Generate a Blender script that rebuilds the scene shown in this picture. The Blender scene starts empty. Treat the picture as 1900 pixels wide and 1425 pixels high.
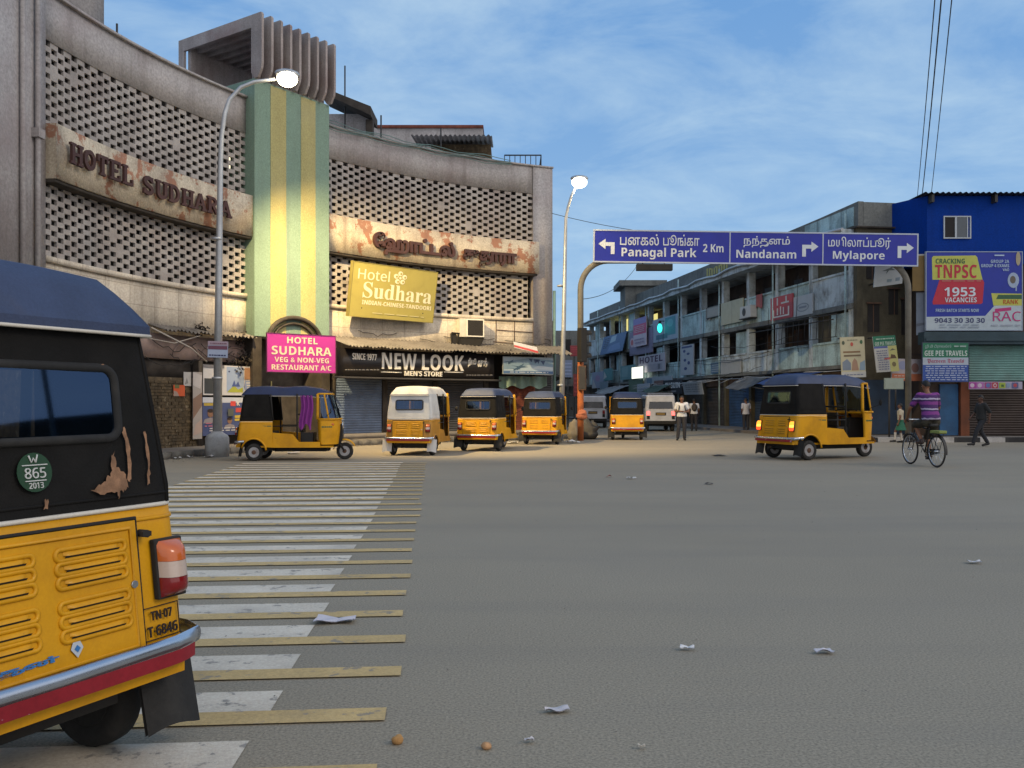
import bpy, bmesh, math, random
from mathutils import Vector, Matrix, noise as mnoise

R_ = math.radians
scene = bpy.context.scene
COL = scene.collection
rng = random.Random(7)

# ------------------------------------------------------------------ camera
FPX, CX, HY, CH = 1700.0, 950.0, 747.0, 1.4     # focal length (px), principal column, horizon row, eye height
cam_d = bpy.data.cameras.new('camera')
cam = bpy.data.objects.new('camera', cam_d)
COL.objects.link(cam)
cam.location = (0, 0, CH)
cam.rotation_euler = (R_(90), 0, 0)
cam_d.sensor_width = 36.0
cam_d.lens = FPX / 1900.0 * 36.0
cam_d.shift_y = (HY - 712.5) / 1900.0
cam_d.clip_start = 0.05
cam_d.clip_end = 3000
scene.camera = cam

# ------------------------------------------------------------------ view, world, sun
scene.view_settings.view_transform = 'Standard'
scene.view_settings.look = 'None'
scene.view_settings.exposure = 0.1
scene.view_settings.gamma = 1.0
scene.cycles.max_bounces = 6
SUN_EL, SUN_AZ = 34.0, 112.0     # azimuth clockwise from +Y (the light stands behind and to the right)
world = bpy.data.worlds.new('World')
scene.world = world
world.use_nodes = True
wn, wl = world.node_tree.nodes, world.node_tree.links
wn.clear()
w_out = wn.new('ShaderNodeOutputWorld')
bg = wn.new('ShaderNodeBackground')
wl.new(bg.outputs[0], w_out.inputs[0])
sky = wn.new('ShaderNodeTexSky')
sky.sky_type = 'NISHITA'
sky.sun_disc = False
sky.sun_elevation = R_(SUN_EL)
sky.sun_rotation = R_(SUN_AZ)
sky.dust_density = 1.0
bg.inputs['Strength'].default_value = 0.1

def wnode(t, **k):
    n = wn.new(t)
    for a, v in k.items():
        setattr(n, a, v)
    return n

tc = wnode('ShaderNodeTexCoord')
sep = wnode('ShaderNodeSeparateXYZ')
wl.new(tc.outputs['Generated'], sep.inputs[0])
def wmath(op, a, b=None, c=None):
    n = wnode('ShaderNodeMath', operation=op)
    for i, q in enumerate((a, b, c)):
        if q is None: continue
        if isinstance(q, (int, float)): n.inputs[i].default_value = q
        else: wl.new(q, n.inputs[i])
    return n.outputs[0]
zc = wmath('MAXIMUM', sep.outputs['Z'], 0.0)
den = wmath('ADD', zc, 0.22)
pxs = wmath('DIVIDE', sep.outputs['X'], den)
pys = wmath('DIVIDE', sep.outputs['Y'], den)
comb = wnode('ShaderNodeCombineXYZ')
wl.new(pxs, comb.inputs[0]); wl.new(pys, comb.inputs[1])
mp = wnode('ShaderNodeMapping')
mp.inputs['Rotation'].default_value = (0, 0, R_(24))
mp.inputs['Scale'].default_value = (1.0, 1.3, 1)
mp.inputs['Location'].default_value = (3.1, 1.7, 0.4)
wl.new(comb.outputs[0], mp.inputs[0])
n1 = wnode('ShaderNodeTexNoise')
n1.inputs['Scale'].default_value = 2.3
n1.inputs['Detail'].default_value = 9.0
n1.inputs['Roughness'].default_value = 0.6
n1.inputs['Distortion'].default_value = 0.35
wl.new(mp.outputs[0], n1.inputs['Vector'])
rp = wnode('ShaderNodeValToRGB')
rp.color_ramp.elements[0].position = 0.38
rp.color_ramp.elements[0].color = (0.0, 0.0, 0.0, 1)
rp.color_ramp.elements[1].position = 0.66
rp.color_ramp.elements[1].color = (1, 1, 1, 1)
wl.new(n1.outputs['Fac'], rp.inputs[0])
# dusk cloud deck: blue in front, paler low down, warm grey afterglow on the far side of the sky
def wmix(fac, a, b, blend='MIX'):
    n = wnode('ShaderNodeMix', data_type='RGBA', blend_type=blend)
    if isinstance(fac, (int, float)): n.inputs[0].default_value = fac
    else: wl.new(fac, n.inputs[0])
    for i, q in ((6, a), (7, b)):
        if isinstance(q, tuple): n.inputs[i].default_value = q + (1,)
        else: wl.new(q, n.inputs[i])
    return n.outputs[2]
K = 10.0     # the colours below are display-linear; the background strength is 0.1
def kc(r, g, b): return (r * K, g * K, b * K)
deck = wmix(rp.outputs[0], kc(.15, .345, .68), kc(.42, .60, .80))
elev = wmath('MULTIPLY', zc, 2.3)
elev = wmath('MINIMUM', elev, 1.0)
lowf = wmath('SUBTRACT', 1.0, elev)
lowf = wmath('POWER', lowf, 1.3)
lowf = wmath('MULTIPLY', lowf, 0.85)
deck = wmix(lowf, deck, kc(.40, .61, .83))
skyt = wmix(0.88, sky.outputs[0], deck)
back = wmath('MULTIPLY_ADD', sep.outputs['Y'], -1.3, 0.0)
backx = wmath('MULTIPLY', sep.outputs['X'], 0.8)
back = wmath('ADD', back, backx)
back.node.use_clamp = True
skyt = wmix(back, skyt, kc(1.0, .97, .98))
wl.new(skyt, bg.inputs['Color'])

sun_d = bpy.data.lights.new('sun', 'SUN')
sun_d.energy = 0.7
sun_d.angle = R_(16)
sun_d.color = (1.0, 0.88, 0.76)
sun = bpy.data.objects.new('sun', sun_d)
COL.objects.link(sun)
sun.rotation_euler = (R_(90 - SUN_EL), 0, R_(180 - SUN_AZ))
sun.location = (20, -10, 30)

# ------------------------------------------------------------------ naming helpers
def tag(o, label=None, cat=None, group=None, kind=None):
    if label: o['label'] = label
    if cat: o['category'] = cat
    if group: o['group'] = group
    if kind: o['kind'] = kind
    return o

def thing(name, label, cat, loc=(0, 0, 0), rz=0.0, group=None, scale=1.0):
    o = bpy.data.objects.new(name, None)
    o.empty_display_size = 0.3
    COL.objects.link(o)
    o.location = loc
    o.rotation_euler = (0, 0, rz)
    o.scale = (scale,) * 3
    return tag(o, label, cat, group)

def world_mat(o):
    m = Matrix.Identity(4)
    while o is not None:
        m = o.matrix_basis @ m
        o = o.parent
    return m

def copy_tree(o, parent=None, skip=()):
    c = o.copy()
    COL.objects.link(c)
    if parent is not None: c.parent = parent
    for ch in list(KIDS.get(o.name, [])):
        if ch.name.split('.')[0] in skip: continue
        k = copy_tree(ch, c, skip)
        KIDS.setdefault(c.name, []).append(k)
    return c
KIDS = {}

def gx(px, D): return (px - CX) / FPX * D
def gz(py, D): return CH - (py - HY) / FPX * D
def at(px, py, D): return Vector((gx(px, D), D, gz(py, D)))
def gd(py): return FPX * CH / (py - HY)          # distance of a ground point seen at row py
def gp(px, py):
    D = gd(py); return Vector((gx(px, D), D, 0))

# ------------------------------------------------------------------ materials
def mat(name, col, rough=.75, var=.14, vscale=1.6, dirt=None, dirt_amt=.5, dirt_scale=1.2, streak=0.0, streak_col=(.02, .02, .02),
        bump=.15, bscale=60, metal=0.0, coat=0.0, spec=.4, emit=None, estr=0.0, peel=None, peel_at=.52, peel_scale=1.5, grid=None, fine=.10, rnd=True, fscale=None, stretch=(2.6, 2.6, .22)):
    m = bpy.data.materials.new(name)
    m.use_nodes = True
    n, l = m.node_tree.nodes, m.node_tree.links
    b = n['Principled BSDF']
    b.inputs['Roughness'].default_value = rough
    b.inputs['Metallic'].default_value = metal
    b.inputs['Coat Weight'].default_value = coat
    b.inputs['Specular IOR Level'].default_value = spec
    if emit:
        b.inputs['Emission Color'].default_value = tuple(emit) + (1,)
        b.inputs['Emission Strength'].default_value = estr
        b.inputs['Base Color'].default_value = tuple(col) + (1,)
        return m
    t = n.new('ShaderNodeTexCoord')
    vec = t.outputs['Object']
    if rnd:
        oi = n.new('ShaderNodeObjectInfo')
        va = n.new('ShaderNodeVectorMath'); va.operation = 'ADD'
        sc = n.new('ShaderNodeMath'); sc.operation = 'MULTIPLY'; sc.inputs[1].default_value = 37.0
        l.new(oi.outputs['Random'], sc.inputs[0])
        l.new(vec, va.inputs[0]); l.new(sc.outputs[0], va.inputs[1])
        vec = va.outputs[0]
    def noise(scale, detail=4, rgh=.55, stretch=None):
        x = n.new('ShaderNodeTexNoise')
        x.inputs['Scale'].default_value = scale
        x.inputs['Detail'].default_value = detail
        x.inputs['Roughness'].default_value = rgh
        if stretch:
            mpn = n.new('ShaderNodeMapping')
            mpn.inputs['Scale'].default_value = stretch
            l.new(vec, mpn.inputs[0]); l.new(mpn.outputs[0], x.inputs['Vector'])
        else:
            l.new(vec, x.inputs['Vector'])
        return x.outputs['Fac']
    def ramp(src, a, bb):
        r = n.new('ShaderNodeMapRange')
        r.inputs['From Min'].default_value = a; r.inputs['From Max'].default_value = bb
        l.new(src, r.inputs['Value'])
        return r.outputs[0]
    def mix(fac, a, c, amt=1.0):
        x = n.new('ShaderNodeMix'); x.data_type = 'RGBA'
        if amt != 1.0:
            mm = n.new('ShaderNodeMath'); mm.operation = 'MULTIPLY'; mm.inputs[1].default_value = amt
            l.new(fac, mm.inputs[0]); fac = mm.outputs[0]
        l.new(fac, x.inputs[0])
        for i, q in ((6, a), (7, c)):
            if isinstance(q, tuple): x.inputs[i].default_value = q[:3] + (1,)
            else: l.new(q, x.inputs[i])
        return x.outputs[2]
    col = tuple(col)
    lo = tuple(max(0, c * (1 - var)) for c in col)
    hi = tuple(min(1, c * (1 + var)) for c in col)
    cur = mix(ramp(noise(vscale, 5), .35, .65), lo, hi)
    if fine:
        f1 = noise(fscale or vscale * 28, 3, .7)
        x = n.new('ShaderNodeMix'); x.data_type = 'RGBA'; x.blend_type = 'OVERLAY'
        x.inputs[0].default_value = min(1, fine * 3)
        l.new(cur, x.inputs[6]); l.new(f1, x.inputs[7]); cur = x.outputs[2]
    if peel:
        pf = ramp(noise(peel_scale, 7, .68), peel_at, peel_at + .035)
        cur = mix(pf, cur, tuple(peel))
    if grid:
        br = n.new('ShaderNodeTexBrick')
        br.offset = 0.0
        gw, gh, gc, gm = grid
        br.inputs['Scale'].default_value = 1.0
        br.inputs['Brick Width'].default_value = gw; br.inputs['Row Height'].default_value = gh
        br.inputs['Mortar Size'].default_value = gm; br.inputs['Mortar Smooth'].default_value = .2
        uv = n.new('ShaderNodeUVMap')
        l.new(uv.outputs[0], br.inputs['Vector'])
        br.inputs['Color1'].default_value = (0, 0, 0, 1); br.inputs['Color2'].default_value = (0, 0, 0, 1)
        br.inputs['Mortar'].default_value = (1, 1, 1, 1)
        cur = mix(br.outputs['Color'], cur, tuple(gc), .5)
    if dirt:
        df = ramp(noise(dirt_scale, 6, .62), .47, .72)
        cur = mix(df, cur, tuple(dirt), dirt_amt)
    if streak:
        sf = ramp(noise(1.0, 4, .6, stretch), .5, .78)
        cur = mix(sf, cur, tuple(streak_col), streak)
    l.new(cur, b.inputs['Base Color'])
    if bump:
        bp = n.new('ShaderNodeBump')
        bp.inputs['Strength'].default_value = bump
        bp.inputs['Distance'].default_value = .01
        l.new(noise(bscale, 3, .6), bp.inputs['Height'])
        l.new(bp.outputs[0], b.inputs['Normal'])
    rr = n.new('ShaderNodeMapRange')
    rr.inputs['To Min'].default_value = max(.02, rough - .1); rr.inputs['To Max'].default_value = min(1, rough + .12)
    l.new(noise(vscale * 2.3, 4), rr.inputs['Value'])
    l.new(rr.outputs[0], b.inputs['Roughness'])
    return m

_cm = {}
def paint(col, rough=.55, emit=0.0):
    """printed / painted flat colour with slight wear"""
    k = (tuple(round(c, 3) for c in col), rough, emit)
    if k not in _cm:
        if emit: _cm[k] = mat('lit_panel', col, emit=col, estr=emit)
        else: _cm[k] = mat('printed_colour', col, rough, var=.10, vscale=3.0, bump=.03, fine=.05, dirt=tuple(c * .5 for c in col), dirt_amt=.25, dirt_scale=3)
    return _cm[k]

# ------------------------------------------------------------------ mesh builder
class MB:
    def __init__(s):
        s.v, s.f, s.mi, s.sm, s.uv = [], [], [], [], []
    def add(s, vs, fs, mi=0, smooth=False, uvs=None):
        o = len(s.v)
        s.v += [Vector(p) for p in vs]
        for k, f in enumerate(fs):
            s.f.append([i + o for i in f]); s.mi.append(mi); s.sm.append(smooth)
            s.uv.append([uvs[i] for i in f] if uvs else None)
        return s
    def obox(s, o, a, b, c, mi=0):
        o, a, b, c = Vector(o), Vector(a), Vector(b), Vector(c)
        vs = [o, o + a, o + a + b, o + b, o + c, o + a + c, o + a + b + c, o + b + c]
        fs = [(0, 3, 2, 1), (4, 5, 6, 7), (0, 1, 5, 4), (1, 2, 6, 5), (2, 3, 7, 6), (3, 0, 4, 7)]
        if a.cross(b).dot(c) < 0: fs = [f[::-1] for f in fs]
        return s.add(vs, fs, mi)
    def box(s, x0, x1, y0, y1, z0, z1, mi=0, fn=None):
        vs = [(x0, y0, z0), (x1, y0, z0), (x1, y1, z0), (x0, y1, z0), (x0, y0, z1), (x1, y0, z1), (x1, y1, z1), (x0, y1, z1)]
        if fn: vs = [fn(*p) for p in vs]
        return s.add(vs, [(0, 3, 2, 1), (4, 5, 6, 7), (0, 1, 5, 4), (1, 2, 6, 5), (2, 3, 7, 6), (3, 0, 4, 7)], mi)
    def quad(s, a, b, c, d, mi=0): return s.add([a, b, c, d], [(0, 1, 2, 3)], mi)
    def loft(s, rings, cap=True, mi=0, smooth=True, closed=False):
        n = len(rings[0]); vs = [p for r in rings for p in r]; fs = []
        m = len(rings)
        for i in range(m if closed else m - 1):
            j = (i + 1) % m
            for k in range(n):
                k2 = (k + 1) % n
                fs.append((i * n + k, i * n + k2, j * n + k2, j * n + k))
        s.add(vs, fs, mi, smooth)
        if cap and not closed:
            s.add(rings[0], [tuple(range(n))[::-1]], mi)
            s.add(rings[-1], [tuple(range(n))], mi)
        return s
    def tube(s, pts, r, n=8, mi=0, closed=False, cap=True):
        pts = [Vector(p) for p in pts]
        rs = r if isinstance(r, (list, tuple)) else [r] * len(pts)
        rings = []
        up = Vector((0, 0, 1))
        m = len(pts)
        for i, p in enumerate(pts):
            if closed: t = pts[(i + 1) % m] - pts[(i - 1) % m]
            else: t = pts[min(i + 1, m - 1)] - pts[max(i - 1, 0)]
            if t.length < 1e-9: t = Vector((0, 0, 1))
            t.normalize()
            u = up - t * up.dot(t)
            if u.length < .15:
                q = Vector((1, 0, 0)) if i == 0 else prev
                u = q - t * q.dot(t)
            u.normalize(); prev = u; up = u
            w = t.cross(u)
            rings.append([p + (u * math.cos(a) + w * math.sin(a)) * rs[i] for a in [2 * math.pi * k / n for k in range(n)]])
        return s.loft(rings, cap, mi, True, closed)
    def lathe(s, prof, n=16, fn=None, mi=0, smooth=True):
        """profile of (radius, height) round local z"""
        rings = []
        for r, z in prof:
            ring = [Vector((r * math.cos(a), r * math.sin(a), z)) for a in [2 * math.pi * k / n for k in range(n)]]
            rings.append([fn(*p) for p in ring] if fn else ring)
        return s.loft(rings, True, mi, smooth)
    def ball(s, c, r, nu=12, nv=8, mi=0, M=None):
        c = Vector(c); r = r if isinstance(r, (tuple, list)) else (r, r, r)
        rings = []
        for j in range(nv + 1):
            b = -math.pi / 2 + math.pi * (j + .02 * (j == 0) - .02 * (j == nv)) / nv
            ring = []
            for k in range(nu):
                a = 2 * math.pi * k / nu
                q = Vector((r[0] * math.cos(b) * math.cos(a), r[1] * math.cos(b) * math.sin(a), r[2] * math.sin(b)))
                if M: q = M @ q
                ring.append(c + q)
            rings.append(ring)
        return s.loft(rings, True, mi, True)
    def grid(s, fn, nu, nv, mi=0, smooth=True, skip=None, flip=False, uvf=None):
        vs = [fn(i / nu, j / nv) for j in range(nv + 1) for i in range(nu + 1)]
        uv = [uvf(i / nu, j / nv) for j in range(nv + 1) for i in range(nu + 1)] if uvf else None
        fs = []
        for j in range(nv):
            for i in range(nu):
                if skip and skip(i, j): continue
                a = j * (nu + 1) + i
                f = (a, a + 1, a + nu + 2, a + nu + 1)
                fs.append(f[::-1] if flip else f)
        return s.add(vs, fs, mi, smooth, uv)
    def prism(s, poly, fn, d0, d1, mi=0):
        """2D polygon (ccw) pushed through fn(x, y, depth) from d0 to d1"""
        n = len(poly)
        a = [fn(x, y, d0) for x, y in poly]; b = [fn(x, y, d1) for x, y in poly]
        s.add(a + b, [tuple(range(n))[::-1], tuple(range(n, 2 * n))] + [(i, (i + 1) % n, n + (i + 1) % n, n + i) for i in range(n)], mi)
        return s
    def build(s, name, mats, parent=None, world=False, bevel=0.0, weld=True):
        if world and parent is not None:
            inv = world_mat(parent).inverted()
            s.v = [inv @ p for p in s.v]
        me = bpy.data.meshes.new(name)
        me.from_pydata([tuple(p) for p in s.v], [], s.f)
        mats = mats if isinstance(mats, (list, tuple)) else [mats]
        for m in mats: me.materials.append(m)
        me.polygons.foreach_set('material_index', s.mi)
        me.polygons.foreach_set('use_smooth', s.sm)
        if any(s.uv):
            uvl = me.uv_layers.new(name='UVMap')
            for p, uv in zip(me.polygons, s.uv):
                if uv:
                    for li, c in zip(p.loop_indices, uv): uvl.data[li].uv = c
        me.update()
        if bevel or weld:
            bm = bmesh.new(); bm.from_mesh(me)
            if weld: bmesh.ops.remove_doubles(bm, verts=bm.verts, dist=1e-5)
            if bevel:
                es = [e for e in bm.edges if len(e.link_faces) == 2 and e.calc_face_angle(0) > .5]
                bmesh.ops.bevel(bm, geom=es, offset=bevel, segments=2, affect='EDGES', profile=.6)
            bm.to_mesh(me); bm.free()
        ob = bpy.data.objects.new(name, me)
        COL.objects.link(ob)
        if parent is not None:
            ob.parent = parent
            KIDS.setdefault(parent.name, []).append(ob)
        return ob

def plane_fn(O, U, V, N):
    O, U, V, N = Vector(O), Vector(U), Vector(V), Vector(N)
    return lambda x, y, d=0.0: O + U * x + V * y + N * d

# ------------------------------------------------------------------ lettering
_tc = {}
# lettering styles: Latin letters are swapped for the sans, bold, serif or blackletter alphabets of Blender's own fonts
STYLES = {'sans': (0x1D5A0, 0x1D5BA, 0x1D7E2), 'bold': (0x1D5D4, 0x1D5EE, 0x1D7EC), 'serif': (0x1D400, 0x1D41A, 0x1D7CE), 'black': (0x1D56C, 0x1D586, 0x1D7CE)}
def styled(text, style):
    A, a, d = STYLES[style]; out = ''
    for c in text:
        if 'A' <= c <= 'Z': out += chr(A + ord(c) - 65)
        elif 'a' <= c <= 'z': out += chr(a + ord(c) - 97)
        elif '0' <= c <= '9': out += chr(d + ord(c) - 48)
        else: out += c
    return out
def new_text(text, bold):
    """bold: 0 regular, 0 < bold bold, or the name of a style; Tamil keeps bold as an outline offset"""
    cu = bpy.data.curves.new('lettering', 'FONT')
    if all(ord(c) < 0x300 for c in text):
        cu.body = styled(text, bold if isinstance(bold, str) else ('bold' if bold > 0 else 'sans'))
    else:
        cu.body = text; cu.offset = bold
    return cu
def glyphs(text, bold=0.0):
    k = (text, bold)
    if k in _tc: return _tc[k]
    cu = new_text(text, bold); cu.extrude = 0.5; cu.resolution_u = 3
    ob = bpy.data.objects.new('lettering', cu)
    me = bpy.data.meshes.new_from_object(ob)
    vs = [Vector(v.co) for v in me.vertices]; fs = [tuple(p.vertices) for p in me.polygons]
    bpy.data.objects.remove(ob); bpy.data.curves.remove(cu)
    for i, ch in enumerate(text):            # the tail of the Tamil letter ta
        if ch == '\u0ba4':
            xr = max(v.x for v in glyphs_raw(text[:i + 1], bold))
            tail = [(xr - .12, .24), (xr - .01, .19), (xr + .03, .06), (xr - .01, -.1), (xr - .1, -.17), (xr - .34, -.19)]
            ribbon(vs, fs, tail, .075 + 2 * bold)
    x0 = min(v.x for v in vs); x1 = max(v.x for v in vs); y0 = min(v.y for v in vs); y1 = max(v.y for v in vs)
    vs = [Vector(((v.x - x0) / (x1 - x0), (v.y - y0) / (y1 - y0), v.z + .5)) for v in vs]
    _tc[k] = (vs, fs, (x1 - x0) / (y1 - y0))
    return _tc[k]
def glyphs_raw(text, bold):
    cu = bpy.data.curves.new('lettering', 'FONT'); cu.body = text; cu.offset = bold
    ob = bpy.data.objects.new('lettering', cu); me = bpy.data.meshes.new_from_object(ob)
    vs = [Vector(v.co) for v in me.vertices]
    bpy.data.objects.remove(ob); bpy.data.curves.remove(cu)
    return vs
def ribbon(vs, fs, pts, w, closed=False):
    pts = [Vector((p[0], p[1])) for p in pts]; o = len(vs); m = len(pts)
    for i, p in enumerate(pts):
        if closed: t = pts[(i + 1) % m] - pts[i - 1]
        else: t = pts[min(i + 1, m - 1)] - pts[max(i - 1, 0)]
        t.normalize(); q = Vector((-t.y, t.x)) * w / 2
        for z in (-.5, .5):
            vs.append(Vector((p.x + q.x, p.y + q.y, z))); vs.append(Vector((p.x - q.x, p.y - q.y, z)))
    for i in range(m if closed else m - 1):
        a = o + i * 4; b = o + ((i + 1) % m) * 4
        fs += [(a + 2, a + 3, b + 3, b + 2), (a, b, b + 1, a + 1), (a, a + 2, b + 2, b), (a + 1, b + 1, b + 3, a + 3)]
    if not closed:
        b = o + (m - 1) * 4
        fs += [(o, o + 1, o + 3, o + 2), (b, b + 2, b + 3, b + 1)]
def write(mb, text, fn, x0, x1, y0, y1, d0, d1, mi=0, bold=0.0, slant=0.0):
    vs, fs, _ = glyphs(text, bold)
    mb.add([fn(x0 + (x1 - x0) * v.x + slant * v.y, y0 + (y1 - y0) * v.y, d0 + (d1 - d0) * v.z) for v in vs], fs, mi)

def sign(name, label, cat, O, U, V, N, w, h, bgc, els=(), thick=.05, frame=None, frame_w=.03, group=None, rough=.5, emit=0.0, legs=None):
    """a printed board: O = lower left corner, U/V/N unit axes. els: ('r',x0,y0,x1,y1,col) ('e',cx,cy,rx,ry,col) ('p',[(x,y)..],col) ('t',text,x0,y0,x1,y1,col,bold) in 0..1"""
    U, V, N = Vector(U).normalized(), Vector(V).normalized(), Vector(N).normalized()
    O = Vector(O)
    root = thing(name, label, cat, O + U * w / 2, 0, group)
    fn = plane_fn(O, U, V, N)
    mb = MB(); mb.prism([(0, 0), (w, 0), (w, h), (0, h)], fn, -thick, 0)
    mb.build('board', paint(bgc, rough, emit), root, True)
    cols = []; mb = MB(); lay = 0
    def ci(lst, c):
        if c not in lst: lst.append(c)
        return lst.index(c)
    for e in els:
        if e[0] == 't':
            _, text, x0, y0, x1, y1, c = e[:7]; bold = e[7] if len(e) > 7 else 0.0
            d = .004 + .0012 * lay
            tb = MB(); write(tb, text, fn, x0 * w, x1 * w, y0 * h, y1 * h, d, d + .004, 0, bold)
            tb.build('lettering', paint(c, rough), root, True)
            continue
        lay += 1
        d = .0015 + .0012 * lay
        if e[0] == 'r':
            _, x0, y0, x1, y1, c = e; poly = [(x0, y0), (x1, y0), (x1, y1), (x0, y1)]
        elif e[0] == 'e':
            _, cx, cy, rx, ry, c = e; poly = [(cx + rx * math.cos(a), cy + ry * math.sin(a)) for a in [2 * math.pi * k / 16 for k in range(16)]]
        else:
            _, poly, c = e
        mb.add([fn(x * w, y * h, d) for x, y in poly], [tuple(range(len(poly)))], ci(cols, c))
    if mb.f: mb.build('printed_panel', [paint(c, rough) for c in cols], root, True)
    if frame:
        fb = MB(); g = frame_w
        for (x0, x1, y0, y1) in ((-g, w + g, h, h + g), (-g, w + g, -g, 0), (-g, 0, 0, h), (w, w + g, 0, h)):
            fb.prism([(x0, y0), (x1, y0), (x1, y1), (x0, y1)], fn, -thick - .01, .012)
        fb.build('frame', paint(frame), root, True)
    if legs:
        lb = MB()
        for a, b, r in legs: lb.tube([a, b], r, 6)
        lb.build('bracket', M['iron'], root, True)
    return root

def lines_of_print(x0, x1, y0, y1, n, col, seed=1):
    """rows of tiny unreadable print as broken bars"""
    r = random.Random(seed); out = []
    for i in range(n):
        yy = y1 - (i + .75) * (y1 - y0) / n; hh = (y1 - y0) / n * .42
        x = x0 + r.random() * .06
        while x < x1 - .03:
            ww = r.uniform(.04, .14); out.append(('r', x, yy, min(x + ww, x1), yy + hh, col)); x += ww + .025
    return out
# ------------------------------------------------------------------ shared materials
M = {}
M['asphalt'] = mat('asphalt', (.262, .232, .178), .92, var=.05, vscale=.2, dirt=(.19, .178, .16), dirt_amt=.45, dirt_scale=.09, bump=.12, bscale=190, fine=.40, fscale=75, peel=(.15, .14, .125), peel_at=.69, peel_scale=.55, streak=.45, streak_col=(.165, .155, .14), stretch=(.10, .75, 1), rnd=False, spec=.25)
M['white_paint'] = mat('worn_white_paint', (.57, .515, .425), .8, var=.10, vscale=2, peel=(.27, .25, .22), peel_at=.58, peel_scale=7, dirt=(.34, .31, .27), dirt_amt=.6, dirt_scale=1.1, bump=.3, bscale=90, fine=.15, rnd=False)
M['yellow_paint'] = mat('worn_yellow_paint', (.50, .36, .16), .8, var=.10, vscale=2, peel=(.27, .23, .17), peel_at=.58, peel_scale=7, dirt=(.28, .22, .14), dirt_amt=.5, dirt_scale=1.3, bump=.3, bscale=90, fine=.15, rnd=False)
M['pavement'] = mat('pavement_concrete', (.17, .155, .14), .9, dirt=(.06, .05, .045), dirt_amt=.7, dirt_scale=.8, bump=.5, bscale=30, fine=.2, rnd=False)
M['kerb'] = mat('kerb_stone', (.15, .14, .12), .9, dirt=(.05, .045, .04), dirt_amt=.7, dirt_scale=2, bump=.5, bscale=25, rnd=False)
M['plaster'] = mat('weathered_plaster', (.335, .318, .315), .9, var=.13, vscale=.5, dirt=(.24, .19, .19), dirt_amt=.6, dirt_scale=.45, streak=.5, streak_col=(.11, .09, .085), bump=.3, bscale=22, fine=.2, rnd=False)
M['plaster_low'] = mat('stained_cream_plaster', (.54, .48, .39), .9, var=.12, vscale=.6, dirt=(.20, .17, .14), dirt_amt=.55, dirt_scale=.7, streak=.45, streak_col=(.10, .08, .07), grid=(.95, .5, (.16, .13, .11), .012), bump=.25, bscale=22, fine=.2, rnd=False)
M['lattice'] = mat('lattice_block', (.335, .312, .295), .9, var=.16, vscale=1.5, dirt=(.20, .15, .14), dirt_amt=.5, dirt_scale=.7, streak=.3, streak_col=(.12, .09, .08), bump=.3, bscale=30, fine=.2, rnd=False)
M['band'] = mat('peeling_band', (.50, .435, .33), .88, var=.12, vscale=.8, peel=(.34, .165, .10), peel_at=.545, peel_scale=1.7, dirt=(.17, .11, .085), dirt_amt=.55, dirt_scale=1.3, streak=.55, streak_col=(.10, .055, .04), bump=.35, bscale=25, fine=.25, rnd=False)
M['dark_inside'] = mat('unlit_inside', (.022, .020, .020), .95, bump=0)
M['near_black'] = mat('near_black_finish', (.045, .038, .032), .95, var=.3, vscale=3, bump=.4, bscale=30)  # near-black finish shared by entrance, shop walls, piers, creeper and other dark parts
M['tower_green'] = mat('pale_green_paint', (.185, .275, .215), .8, var=.10, vscale=.8, dirt=(.14, .20, .165), dirt_amt=.5, dirt_scale=.8, streak=.35, streak_col=(.09, .11, .09), bump=.12, bscale=40, fine=.18, rnd=False)
M['tower_yellow'] = mat('pale_yellow_paint', (.37, .335, .145), .8, var=.08, vscale=.8, dirt=(.34, .31, .17), dirt_amt=.5, dirt_scale=.8, streak=.3, streak_col=(.16, .14, .08), bump=.12, bscale=40, fine=.18, rnd=False)
M['fin'] = mat('pinkish_concrete', (.32, .285, .275), .9, var=.15, vscale=1, dirt=(.19, .10, .095), dirt_amt=.55, dirt_scale=.9, streak=.45, streak_col=(.10, .075, .07), bump=.3, bscale=25, fine=.2, rnd=False)
M['letter_red'] = mat('dark_red_letters', (.055, .022, .020), .6, dirt=(.10, .06, .05), dirt_amt=.4, dirt_scale=3, bump=.1)
M['iron'] = mat('dark_iron', (.035, .033, .032), .6, bump=.1)
M['rust'] = mat('rusty_iron', (.10, .055, .035), .8, dirt=(.03, .02, .02), dirt_scale=4, bump=.3)
M['asbestos'] = mat('corrugated_sheet', (.17, .155, .14), .85, dirt=(.05, .045, .04), dirt_amt=.75, dirt_scale=1.3, bump=.2, bscale=30, fine=.2, rnd=False)
M['galv'] = mat('galvanised_steel', (.40, .42, .44), .45, metal=.55, dirt=(.2, .2, .2), dirt_amt=.3, bump=.05)
M['shutter_blue'] = mat('blue_rolling_shutter', (.10, .14, .22), .6, dirt=(.05, .06, .08), dirt_amt=.6, dirt_scale=1.2, bump=.1)
M['shutter_grey'] = mat('dark_rolling_shutter', (.045, .047, .055), .6, dirt=(.02, .02, .02), dirt_amt=.5, bump=.1)
M['brick_dark'] = mat('dark_brickwork', (.085, .062, .035), .95, var=.35, vscale=7, peel=(.20, .165, .11), peel_at=.60, peel_scale=4.5, dirt=(.025, .02, .015), dirt_amt=.6, dirt_scale=2.4, bump=.8, bscale=14, fine=.2, rnd=False)
M['red_brick'] = mat('red_brickwork', (.16, .045, .028), .9, var=.25, vscale=8, dirt=(.05, .02, .015), dirt_amt=.5, dirt_scale=3, bump=.7, bscale=16, rnd=False)
M['pink_wall'] = mat('pinkish_wall', (.30, .225, .20), .9, dirt=(.12, .085, .075), dirt_amt=.6, dirt_scale=1.5, streak=.3, bump=.3, rnd=False)
M['teal_pipe'] = mat('teal_pipe', (.13, .22, .21), .7, dirt=(.07, .08, .08), bump=.1)
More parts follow.
